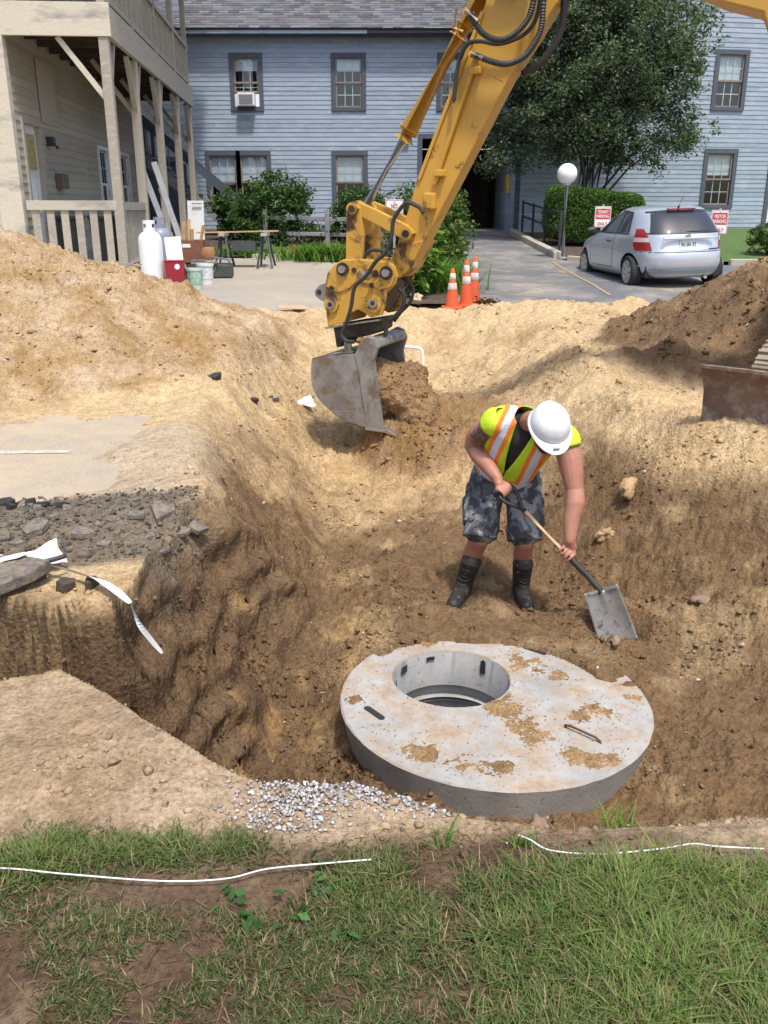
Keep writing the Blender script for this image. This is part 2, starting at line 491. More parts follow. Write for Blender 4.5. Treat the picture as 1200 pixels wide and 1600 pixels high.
def build_ground():
    # rows geometric in distance so that detail follows the view; the sheet runs to the horizon
    ys = np.concatenate([[-300, -60, -12, -3, 0, .5, .8], np.geomspace(1.0, 15.5, 620), np.geomspace(16, 40, 40), [60, 100, 200, 600]])
    us = np.concatenate([[-1.0], np.linspace(-.60, .60, 560), [1.0]])
    # x spans: narrow fan where the detail is, wide outer columns
    W = np.maximum(ys, 1.0)
    Xg = np.zeros((len(ys), len(us) + 8))
    for i, yv in enumerate(ys):
        w = max(abs(yv), 1.6)
        inner = us[1:-1] * w * (1.0 if yv < 14 else 1.2)
        a, b = inner[0], inner[-1]
        Xg[i, 5:-5] = inner
        Xg[i, :5] = [-700, -150, -40, a - 4, a - .8]
        Xg[i, -5:] = [b + .8, b + 4, 40, 150, 700]
    Yg = np.repeat(ys[:, None], Xg.shape[1], 1)
    x, y = Xg.ravel(), Yg.ravel()
    T = terrain(x, y)
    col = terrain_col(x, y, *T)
    nr, nc = Xg.shape
    idx = np.arange(nr * nc).reshape(nr, nc)
    f = np.stack([idx[:-1, :-1].ravel(), idx[:-1, 1:].ravel(), idx[1:, 1:].ravel(), idx[1:, :-1].ravel()], 1)
    # push the dug faces in and out along their normals so that walls break into lumps and ledges
    P = np.stack([x, y, T[0]], 1).reshape(nr, nc, 3)
    gx_ = np.gradient(P, axis=1); gy_ = np.gradient(P, axis=0)
    nm = np.cross(gx_, gy_).reshape(-1, 3); nm /= np.linalg.norm(nm, axis=1)[:, None] + 1e-9
    slope = np.sqrt(np.clip(1 - nm[:, 2] ** 2, 0, 1))
    zz = T[0]
    wallm = sstep(.35, .7, slope) * sstep(.03, .12, T[1]) * sstep(.98, .85, T[1]) * (y < 7.5) * (y > 2.2) * (.35 + .65 * sstep(5.4, 4.8, y)) * sstep(1.2, .6, x)
    near_ = sstep(2.25, 2.6, y) + (x < -1.0) * 0
    d = .075 * fbm3(x, y, zz, 2.6, 2, .5, 3.1) - .045 * fbm3(x, y, zz, 5.5, 3, .6, 6.1, True) + .022 * np.sin(2 * PI * (zz * 4.6 + 1.3 * fbm3(x, y, zz, 1.4, 2, .5, 5.5)))
    off = nm * (d * wallm * near_)[:, None]
    P = P.reshape(-1, 3) + off
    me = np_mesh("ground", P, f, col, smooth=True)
    m, nt, b = newmat("soil")
    at = N(nt, 'ShaderNodeVertexColor', layer_name="Col").outputs[0]
    p = pos(nt)
    n = noise(nt, 62, 6, .72, p)
    n2 = noise(nt, 240, 3, .6, p)
    n3 = noise(nt, 17, 5, .68, p)
    v = ramp(nt, n, [(.28, (.5, .48, .45)), (.5, (1, 1, 1)), (.72, (1.35, 1.35, 1.35))])
    c = mixc(nt, 1.0, at, v, 'MULTIPLY')
    c = mixc(nt, 1.0, c, ramp(nt, n3, [(.3, (.72, .70, .67)), (.55, (1.05, 1.05, 1.05)), (.75, (1.2, 1.2, 1.2))]), 'MULTIPLY')
    sp = ramp(nt, n2, [(.66, (0, 0, 0)), (.74, (.45, .45, .45))])
    c = mixc(nt, sp, c, (.5, .42, .31))
    nt.links.new(c, b.inputs['Base Color'])
    b.inputs['Roughness'].default_value = .95
    b.inputs['Specular IOR Level'].default_value = .15
    ad = N(nt, 'ShaderNodeMath', operation='MULTIPLY_ADD'); ad.inputs[1].default_value = .25
    nh = N(nt, 'ShaderNodeMath', operation='MULTIPLY'); nh.inputs[1].default_value = .5; nt.links.new(n, nh.inputs[0])
    nt.links.new(n2, ad.inputs[0]); nt.links.new(nh.outputs[0], ad.inputs[2])
    ad2 = N(nt, 'ShaderNodeMath', operation='MULTIPLY_ADD'); ad2.inputs[1].default_value = 1.9
    nt.links.new(n3, ad2.inputs[0]); nt.links.new(ad.outputs[0], ad2.inputs[2])
    vo = N(nt, 'ShaderNodeTexVoronoi'); vo.inputs['Scale'].default_value = 46; nt.links.new(p, vo.inputs['Vector'])
    ad3 = N(nt, 'ShaderNodeMath', operation='MULTIPLY_ADD'); ad3.inputs[1].default_value = -.55
    nt.links.new(vo.outputs['Distance'], ad3.inputs[0]); nt.links.new(ad2.outputs[0], ad3.inputs[2])
    bump(nt, b, ad3.outputs[0], .8, .018)
    o = link("ground", me, m)
    tag(o, kind="structure")
    M['soil'] = m
    return o
build_ground()

# ---- loose clods and pebbles lying on the dug soil: uncountable
def rock_template(seed, sub=1):
    bm = bmesh.new()
    bmesh.ops.create_icosphere(bm, subdivisions=sub, radius=1.0)
    r = random.Random(seed)
    k = [Vector((r.uniform(-1, 1), r.uniform(-1, 1), r.uniform(-1, 1))).normalized() for _ in range(7)]
    for v in bm.verts:
        s_ = 1.0
        for q in k:
            s_ -= .5 * max(0, v.co.normalized().dot(q) - .3)
        v.co *= s_ * r.uniform(.66, 1.2)
    ax = Vector((r.uniform(.7, 1.25), r.uniform(.7, 1.25), r.uniform(.6, 1.1)))
    for v in bm.verts: v.co = Vector((v.co.x * ax.x, v.co.y * ax.y, v.co.z * ax.z))
    vv = np.array([v.co[:] for v in bm.verts]); ff = np.array([[l.index for l in f.verts] for f in bm.faces])
    bm.free()
    return vv, ff
ROCKS = [rock_template(i) for i in range(10)]
def scatter(name, x, y, s, colf, mat, seed, flat=.75, sink=.3, zoff=None, parent=None, smooth=False):
    r = np.random.RandomState(seed)
    z = terrain(x, y)[0] if zoff is None else zoff
    V, F, K = [], [], []
    off = 0
    kinds = r.randint(0, len(ROCKS), len(x))
    for k in range(len(ROCKS)):
        sel = np.where(kinds == k)[0]
        if not len(sel): continue
        v0, f0 = ROCKS[k]
        m = len(sel)
        a = r.rand(m) * 2 * PI; ca, sa = np.cos(a), np.sin(a)
        sx = s[sel] * (.75 + .5 * r.rand(m)); sy = s[sel] * (.75 + .5 * r.rand(m)); sz = s[sel] * flat * (.7 + .5 * r.rand(m))
        vx = v0[None, :, 0] * sx[:, None]; vy = v0[None, :, 1] * sy[:, None]; vz = v0[None, :, 2] * sz[:, None]
        tl = (r.rand(m) - .5) * 1.2
        vx, vz = vx * np.cos(tl)[:, None] - vz * np.sin(tl)[:, None], vx * np.sin(tl)[:, None] + vz * np.cos(tl)[:, None]
        wx = vx * ca[:, None] - vy * sa[:, None] + x[sel][:, None]
        wy = vx * sa[:, None] + vy * ca[:, None] + y[sel][:, None]
        wz = vz + (z[sel] + sz * (.5 - sink))[:, None]
        V.append(np.stack([wx, wy, wz], 2).reshape(-1, 3))
        F.append((f0[None] + (np.arange(m) * len(v0))[:, None, None] + off).reshape(-1, 3))
        K.append(np.repeat(colf[sel], len(v0), 0))
        off += m * len(v0)
    me = np_mesh(name, np.concatenate(V), np.concatenate(F), np.concatenate(K), smooth)
    return link(name, me, mat, parent)

def clods():
    r = np.random.RandomState(11)
    n = 110000
    y = np.exp(r.uniform(np.log(1.85), np.log(14.2), n)); x = r.uniform(-.52, .52, n) * np.maximum(y, 2.0)
    T = terrain(x, y)
    z, tt, pl, pr_, hp, road, pave, lawn = T
    clump = sstep(-.1, .45, fbm(x, y, 2.2, 3, .6, 6.6))
    w = .12 + 1.1 * tt * sstep(9, 6, y) + 1.0 * sstep(.03, .2, pr_) + 1.3 * sstep(.03, .2, hp) + .5 * sstep(.03, .2, pl) + .45 * sstep(1, 2, x) + .3 * sstep(7, 9, y)
    w = w * (.08 + 1.15 * clump) * (1 - .75 * road) * (1 - pave)
    keep = r.rand(n) < w * .95
    x, y = x[keep], y[keep]
    T = [t[keep] for t in T]
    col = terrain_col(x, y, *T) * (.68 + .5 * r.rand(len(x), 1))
    pale = r.rand(len(x)) < .03
    col[pale] = np.array([.5, .45, .38]) * (.6 + .6 * r.rand(pale.sum(), 1))
    s = .0028 + .007 * r.rand(len(x)) ** 2 + .024 * r.rand(len(x)) ** 10
    s = s * (.75 + .10 * y) * (1 + .45 * sstep(.05, .2, T[4]) + .3 * sstep(.05, .2, T[3]))
    m, nt, b = newmat("clod")
    nt.links.new(N(nt, 'ShaderNodeVertexColor', layer_name="Col").outputs[0], b.inputs['Base Color'])
    b.inputs['Roughness'].default_value = .95
    b.inputs['Specular IOR Level'].default_value = .15
    bump(nt, b, noise(nt, 180, 4, .7, pos(nt)), .6, .006)
    M['clod'] = m
    o = scatter("soil_clods", x, y, s, col, m, 5)
    tag(o, "loose brown clods and pebbles strewn over the dug sand", "clods", kind="stuff")
clods()
# ------------------------------------------------------------------ building materials
def painted(name, col, peel, amt=.3, rough=.75, rvar=.12, streak=True, pscale=2.2):
    m, nt, b = newmat(name)
    p = pos(nt)
    oi = N(nt, 'ShaderNodeObjectInfo').outputs['Random']
    v = 1
    c = ramp(nt, oi, [(0, tuple(x * (1 - rvar) for x in col)), (1, tuple(min(1, x * (1 + rvar)) for x in col))])
    mp = N(nt, 'ShaderNodeMapping')
    mp.inputs['Scale'].default_value = (1, 1, 3.5)
    nt.links.new(p, mp.inputs['Vector'])
    n1 = noise(nt, pscale, 7, .65, mp.outputs[0])
    f = ramp(nt, n1, [(.62 - .25 * amt, (0, 0, 0)), (.80 - .2 * amt, (1, 1, 1))])
    c = mixc(nt, f, c, peel)
    n2 = noise(nt, 26, 5, .65, mp.outputs[0])
    c = mixc(nt, .55, c, ramp(nt, n2, [(.25, (.62, .62, .62)), (.6, (1.1, 1.1, 1.1))]), 'MULTIPLY')
    nt.links.new(c, b.inputs['Base Color'])
    b.inputs['Roughness'].default_value = rough
    b.inputs['Specular IOR Level'].default_value = .3
    bump(nt, b, n2, .25, .004)
    return m
M['blue_siding'] = painted('blue_grey_paint', (.31, .372, .46), (.41, .462, .53), .6)
M['blue_trim'] = painted('slate_trim_paint', (.085, .105, .135), (.14, .15, .17), .3)
M['tan_siding'] = painted('tan_paint', (.42, .385, .315), (.50, .46, .38), .3)
M['tan_trim'] = painted('tan_trim_paint', (.39, .355, .29), (.47, .435, .365), .5, pscale=5)
M['cream_peel'] = painted('peeling_cream_paint', (.56, .515, .42), (.27, .25, .235), .45, pscale=1.1)
M['white_paint'] = painted('white_paint', (.78, .78, .76), (.6, .6, .58), .2)
M['sash'] = simple('brown_sash', (.25, .19, .17), .6)
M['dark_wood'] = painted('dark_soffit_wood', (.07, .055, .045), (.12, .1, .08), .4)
M['grey_wood'] = painted('weathered_grey_wood', (.24, .24, .25), (.33, .32, .31), .5)
M['interior'] = simple('dark_interior', (.045, .045, .05), .9, bmp=0)
M['blind'] = simple('white_blind', (.80, .82, .84), .7, .04, bmp=0)
M['concrete'] = simple('old_concrete', (.42, .38, .31), .9, .2, 3, bmp=.5, bscale=90)
M['foundation'] = simple('cream_foundation', (.55, .50, .40), .9, .12, 3, bmp=.3)
M['black_metal'] = simple('black_metal', (.03, .032, .035), .45, .2, 9, bmp=0)
M['steel'] = simple('galvanised_steel', (.48, .49, .50), .4, .12, 9, .6, bmp=0)
def glassmat():
    m = bpy.data.materials.new('window_glass')
    m.use_nodes = True
    nt = m.node_tree; nt.nodes.clear()
    out = N(nt, 'ShaderNodeOutputMaterial'); mx = N(nt, 'ShaderNodeMixShader'); g = N(nt, 'ShaderNodeBsdfGlossy'); t = N(nt, 'ShaderNodeBsdfTransparent'); fr = N(nt, 'ShaderNodeValue')
    g.inputs['Roughness'].default_value = .02
    t.inputs[0].default_value = (.86, .9, .92, 1)
    fr.outputs[0].default_value = .07
    nt.links.new(fr.outputs[0], mx.inputs[0]); nt.links.new(t.outputs[0], mx.inputs[1]); nt.links.new(g.outputs[0], mx.inputs[2]); nt.links.new(mx.outputs[0], out.inputs[0])
    return m
M['glass'] = glassmat()
def shingle_mat():
    m, nt, b = newmat('asphalt_shingle')
    at = N(nt, 'ShaderNodeVertexColor', layer_name="Col").outputs[0]
    c = mixc(nt, .6, at, ramp(nt, noise(nt, 60, 4, .7, pos(nt)), [(.3, (.55, .55, .55)), (.7, (1.3, 1.3, 1.3))]), 'MULTIPLY')
    nt.links.new(c, b.inputs['Base Color'])
    b.inputs['Roughness'].default_value = .95
    return m
M['shingle'] = shingle_mat()

class Wall:
    """vertical wall frame: a runs along the wall, n points out of it"""
    def __init__(s, x, y, deg):
        s.o = Vector((x, y, 0)); s.t = R(deg)
        s.a = Vector((math.cos(s.t), math.sin(s.t), 0)); s.n = Vector((math.sin(s.t), -math.cos(s.t), 0))
    def p(s, a, z, n=0.0):
        return s.o + s.a * a + s.n * n + Vector((0, 0, z))
    def box(s, mb, a0, a1, z0, z1, n0, n1):
        c = s.p((a0 + a1) / 2, (z0 + z1) / 2, (n0 + n1) / 2)
        return mb.box(c, (a1 - a0, abs(n1 - n0), z1 - z0), Euler((0, 0, s.t)).to_matrix())

def clap_mesh():
    mb = MB()
    pr = [(-.019, 0), (-.006, 1.0), (.012, 1.0), (.012, 0)]
    v = [(x, y, z) for x in (0, 1) for y, z in pr]
    mb.add(v, [(0, 3, 2, 1), (4, 5, 6, 7), (0, 1, 5, 4), (1, 2, 6, 5), (2, 3, 7, 6), (3, 0, 4, 7)])
    return mb.mesh('clapboard')
CLAP = {}
def siding(parent, W, a0, a1, z0, z1, pitch, openings, mat, name='clapboard', joints=False):
    key = mat.name
    if key not in CLAP:
        CLAP[key] = clap_mesh(); CLAP[key].materials.append(mat)
    z = z0
    r = random.Random(int(a0 * 100) + int(z1 * 10))
    while z < z1 - .02:
        h = min(pitch, z1 - z)
        cuts = sorted([(o[0], o[1]) for o in openings if o[2] < z + h * .6 and o[3] > z + h * .4])
        segs, s_ = [], a0
        for c0, c1 in cuts:
            if c0 > s_ + .01: segs.append((s_, c0))
            s_ = max(s_, c1)
        if s_ < a1 - .01: segs.append((s_, a1))
        for q0, q1 in segs:
            o = link(name, CLAP[key], None, parent, W.p(q0, z + r.uniform(-.003, .003)), (0, r.uniform(-.0006, .0006), W.t), (q1 - q0, 1, h))
        z += h

def window(parent, W, a0, a1, z0, z1, blind=.45, cols=3, rows=2, casing=.13, trim='blue_trim', sash='sash', raised=0.0, mid=True, dim=None):
    """double-hung window: casing > sash, panes, muntins, blind, room"""
    mb = MB()
    W.box(mb, a0 - casing, a1 + casing, z1, z1 + casing, -.05, .055)
    W.box(mb, a0 - casing, a1 + casing, z0 - casing * .75, z0, -.05, .06)
    W.box(mb, a0 - casing, a0, z0, z1, -.05, .05); W.box(mb, a1, a1 + casing, z0, z1, -.05, .05)
    win = mb.build('window', M[trim], parent)
    f = .05
    zm = (z0 + z1) / 2
    mb = MB()
    for (b0, b1, n0) in ((zm - .02, z1, -.005), (z0 + raised, zm + .02, -.035)):
        W.box(mb, a0, a1, b1 - f, b1, n0 - .03, n0); W.box(mb, a0, a1, b0, b0 + f, n0 - .03, n0)
        W.box(mb, a0, a0 + f, b0 + f, b1 - f, n0 - .03, n0); W.box(mb, a1 - f, a1, b0 + f, b1 - f, n0 - .03, n0)
    mb.build('sash', M[sash], win)
    for (b0, b1, n0) in ((zm - .02, z1, -.005), (z0 + raised, zm + .02, -.035)):
        mb = MB(); W.box(mb, a0 + f, a1 - f, b0 + f, b1 - f, n0 - .02, n0 - .014)
        mb.build('pane', M['glass'], win)
        mb = MB()
        for i in range(1, cols):
            a = a0 + f + (a1 - a0 - 2 * f) * i / cols
            W.box(mb, a - .012, a + .012, b0 + f, b1 - f, n0 - .030, n0 - .022)
        for i in range(1, rows):
            z = b0 + f + (b1 - b0 - 2 * f) * i / rows
            W.box(mb, a0 + f, a1 - f, z - .012, z + .012, n0 - .0305, n0 - .0225)
        mb.build('muntins', M['white_paint'], win)
    if blind > 0:
        mb = MB(); W.box(mb, a0 + .03, a1 - .03, z1 - (z1 - z0) * blind, z1 - .02, -.10, -.09)
        mb.build('blind', M['blind'], win)
    mb = MB()
    r_ = 1.3
    P = [W.p(a, z, n) for n in (-.115, -r_) for a, z in ((a0 - .05, z0 - .05), (a1 + .05, z0 - .05), (a1 + .05, z1 + .05), (a0 - .05, z1 + .05))]
    mb.add(P, [(0, 1, 5, 4), (1, 2, 6, 5), (2, 3, 7, 6), (3, 0, 4, 7), (4, 5, 6, 7)])
    mb.build('room', M['interior'], win, fix=False)
    return win

def shingles(parent, o, ax, up, nrm, width, rows, exposure, base, seed):
    """overlapping asphalt tabs, too many to count"""
    r = np.random.RandomState(seed)
    o, ax, up, nrm = [np.array(Vector(q)) for q in (o, ax, up, nrm)]
    V, F, K = [], [], []
    n = 0
    for i in range(rows):
        a = -r.rand() * .3
        while a < width:
            w = .28 + .05 * r.rand()
            a0, a1 = max(a, 0), min(a + w - .004, width)
            if a1 > a0 + .02:
                s0 = i * exposure - r.rand() * .012; s1 = s0 + exposure * 1.35
                t0 = .014 + .008 * r.rand(); t1 = .002
                q = [o + ax * aa + up * ss + nrm * tt for aa, ss, tt in ((a0, s0, t0), (a1, s0, t0), (a1, s1, t1), (a0, s1, t1), (a0, s0, -.004), (a1, s0, -.004))]
                V += q
                F += [(n, n + 1, n + 2, n + 3), (n + 4, n + 5, n + 1, n)]
                K += [np.array(base) * (.62 + .75 * r.rand()) * np.array([1, 1 + .04 * r.randn(), 1 + .06 * r.randn()])] * 6
                n += 6
            a += w
    me = np_mesh('shingles', np.array(V), np.array(F), np.array(K))
    return tag(link('shingles', me, M['shingle'], parent), kind='stuff')

# ------------------------------------------------------------------ blue apartment house
def blue_house():
    T_ = thing('apartment_house', 'long two storey blue grey clapboard house with dark shingle roof behind the lot', 'house', (0, 30, .85))
    bpy.context.view_layer.update()
    inv = T_.matrix_world.inverted()
    def fin():
        for ch in T_.children:
            ch.matrix_parent_inverse = inv
    W = Wall(-9.5, 30, 0)          # left wing front, a = x + 9.5
    X = 9.5
    ops = [(-4.60, -3.84, 4.47, 5.86), (-1.49, -.68, 4.47, 5.86), (-5.50, -4.66, 1.50, 3.09), (-4.53, -3.69, 1.50, 3.09), (-1.52, -.64, 1.50, 3.09)]
    op2 = [(a0 + X - .02, a1 + X + .02, z0, z1) for a0, a1, z0, z1 in ops] + [(1.2 + X, 3.9 + X, .3, 3.58), (1.75 + X, 2.55 + X, 4.47, 5.86), (-7.5 + X, -6.5 + X, .5, 2.95)]
    siding(T_, W, 0, 13.45, .75, 6.42, .131, op2, M['blue_siding'])
    window(T_, W, ops[0][0] + X, ops[0][1] + X, ops[0][2], ops[0][3], .26, raised=.42)
    window(T_, W, ops[1][0] + X, ops[1][1] + X, ops[1][2], ops[1][3], .27)
    window(T_, W, ops[2][0] + X, ops[2][1] + X, ops[2][2], ops[2][3], .55)
    window(T_, W, ops[3][0] + X, ops[3][1] + X, ops[3][2], ops[3][3], .5)
    window(T_, W, ops[4][0] + X, ops[4][1] + X, ops[4][2], ops[4][3], .52)
    window(T_, W, 1.75 + X, 2.55 + X, 4.47, 5.86, .3)
    # side door under the stairs, hidden in shade
    mb = MB(); W.box(mb, -7.5 + X, -6.5 + X, .8, 2.9, -.1, -.05); mb.build('door', M['blue_trim'], T_)
    mb = MB(); W.box(mb, -7.62 + X, -7.5 + X, .8, 3.05, -.05, .05); W.box(mb, -6.5 + X, -6.38 + X, .8, 3.05, -.05, .05); W.box(mb, -7.5 + X, -6.5 + X, 2.9, 3.05, -.05, .05)
    mb.build('door_frame', M['blue_trim'], T_)
    # passage: trim, walls, ceiling, floor line
    mb = MB(); W.box(mb, 1.06 + X, 1.2 + X, .8, 3.72, -.06, .05); W.box(mb, 1.2 + X, 3.87 + X, 3.58, 3.72, -.06, .05)
    mb.build('passage_trim', M['blue_trim'], T_)
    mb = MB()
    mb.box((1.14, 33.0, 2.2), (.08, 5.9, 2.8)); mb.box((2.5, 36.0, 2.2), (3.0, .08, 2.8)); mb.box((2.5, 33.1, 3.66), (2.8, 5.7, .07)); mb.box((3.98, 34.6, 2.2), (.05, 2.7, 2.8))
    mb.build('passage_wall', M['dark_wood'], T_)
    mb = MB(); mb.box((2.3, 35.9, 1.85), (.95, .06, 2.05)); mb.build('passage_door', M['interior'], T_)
    # right wing, a little forward and turned
    W2 = Wall(3.95, 28.3, 10)
    Wn = [(6.15, 6.98, 4.42, 5.86), (6.12, 6.98, 1.62, 3.12)]
    siding(T_, W2, .1, 13.0, .95, 8.3, .131, [(a0 - .02, a1 + .02, z0, z1) for a0, a1, z0, z1 in Wn] + [(8.35, 9.5, .9, 3.0)], M['blue_siding'])
    for (a0, a1, z0, z1), bl in zip(Wn, (.48, .42)): window(T_, W2, a0, a1, z0, z1, bl)
    mb = MB(); W2.box(mb, 0, .13, .8, 8.3, -.10, .04); mb.build('corner_board', M['blue_trim'], T_)
    # white entrance door at the right edge
    mb = MB(); W2.box(mb, 8.2, 8.35, .8, 3.15, -.05, .05); W2.box(mb, 9.5, 9.65, .8, 3.15, -.05, .05); W2.box(mb, 8.35, 9.5, 3.0, 3.15, -.05, .05); mb.build('door_frame', M['blue_trim'], T_)
    d = MB(); W2.box(d, 8.35, 9.5, .85, 3.0, -.1, -.05); dd = d.build('door', M['white_paint'], T_)
    d = MB(); W2.box(d, 8.5, 9.35, 1.9, 2.85, -.048, -.04); d.build('pane', M['glass'], dd)
    mb = MB(); W2.box(mb, .02, 13, .0, .95, -.3, -.005); mb.build('foundation', M['foundation'], T_)
    mb = MB(); W.box(mb, 0, 10.56, .2, .76, -.3, -.008); mb.build('foundation', M['foundation'], T_)
    W3 = Wall(3.95, 33.3, -90)     # passage side of the right wing, faces -x
    siding(T_, W3, 0, 4.95, .8, 3.6, .131, [], M['blue_siding'])
    W4 = Wall(3.95, 30.1, -90)
    siding(T_, W4, 0, 1.72, 3.6, 8.2, .131, [], M['blue_siding'])
    # eave, gutter, roof
    mb = MB(); mb.box((-2.8, 29.80, 6.46), (13.4, .40, .05)); mb.build('soffit', M['blue_trim'], T_)
    mb = MB(); mb.box((-5.0, 29.57, 6.53), (9.0, .06, .17)); mb.build('gutter', M['blue_siding'], T_)
    mb = MB(); mb.box((1.7, 29.58, 6.52), (4.36, .05, .12)); mb.build('fascia', M['blue_trim'], T_)
    mb = MB(); mb.box((1.7, 29.54, 6.592), (4.36, .10, .018)); mb.build('drip_edge', M['white_paint'], T_)
    sl = R(36)
    up = Vector((0, math.cos(sl), math.sin(sl))); nr = Vector((0, -math.sin(sl), math.cos(sl)))
    mb = MB()
    o = Vector((-9.6, 29.5, 6.58))
    w_ = 13.5; L_ = 5.6
    mb.add([o, o + Vector((w_, 0, 0)), o + Vector((w_, 0, 0)) + up * L_, o + up * L_, o - nr * .06, o + Vector((w_, 0, 0)) - nr * .06, o + Vector((w_, 0, 0)) + up * L_ - nr * .06, o + up * L_ - nr * .06],
           [(0, 1, 2, 3), (4, 7, 6, 5), (0, 4, 5, 1), (1, 5, 6, 2), (2, 6, 7, 3), (3, 7, 4, 0)])
    rf = mb.build('roof', M['interior'], T_)
    shingles(rf, o + nr * .004, (1, 0, 0), up, nr, w_, 38, .145, (.150, .150, .166), 4)
    mb = MB()   # rear slope and gable closing
    top = o + up * L_
    mb.add([top, top + Vector((w_, 0, 0)), Vector((o.x + w_, 38.6, 6.5)), Vector((o.x, 38.6, 6.5))], [(0, 1, 2, 3)])
    mb.build('rear_roof', M['interior'], T_)
    # right wing roof, above the frame
    mb = MB()
    a, b = W2.p(-.2, 8.3, .35), W2.p(13.2, 8.3, .35)
    c, d = W2.p(13.2, 11.5, -4.2), W2.p(-.2, 11.5, -4.2)
    mb.add([a, b, c, d, a + Vector((0, 0, -.1)), b + Vector((0, 0, -.1))], [(0, 1, 2, 3), (4, 5, 1, 0)])
    mb.build('roof', M['shingle'], T_)
    # small wall light
    mb = MB(); W.box(mb, .58 + X, .80 + X, 3.52, 3.60, .03, .16); mb.build('wall_light', M['black_metal'], T_)
    fin()
    # window air conditioner
    ac = thing('window_air_conditioner', 'white window air conditioner sticking out of the upper left window', 'air conditioner', (-4.22, 30, 4.47))
    mb = MB(); mb.box((0, -.13, .2), (.52, .46, .36)); mb.build('case', M['white_paint'], ac, bevel=.012)
    mb = MB(); mb.box((0, -.362, .2), (.42, .012, .28)); mb.build('grille', M['steel'], ac)
    for i in range(7):
        mb = MB(); mb.box((0, -.371, .085 + i * .038), (.41, .012, .012)); mb.build('louvre', M['grey_wood'], ac)
    for sx in (-1, 1):
        mb = MB(); mb.box((sx * .325, -.02, .2), (.125, .02, .36)); mb.build('side_panel', M['blind'], ac)
    # yellow notice box on passage wall
    b = thing('notice_box', 'yellow box fixed to the siding beside the dark passage', 'box', (3.88, 29.6, 1.95))
    mb = MB(); mb.box((0, 0, .28), (.10, .42, .52)); mb.build('case', simple('yellow_box', (.62, .42, .06), .5), b, bevel=.01)
    mb = MB(); mb.box((-.056, 0, .28), (.012, .34, .44)); mb.build('lid', simple('yellow_box_lid', (.50, .34, .05), .5), b, bevel=.004)
blue_house()

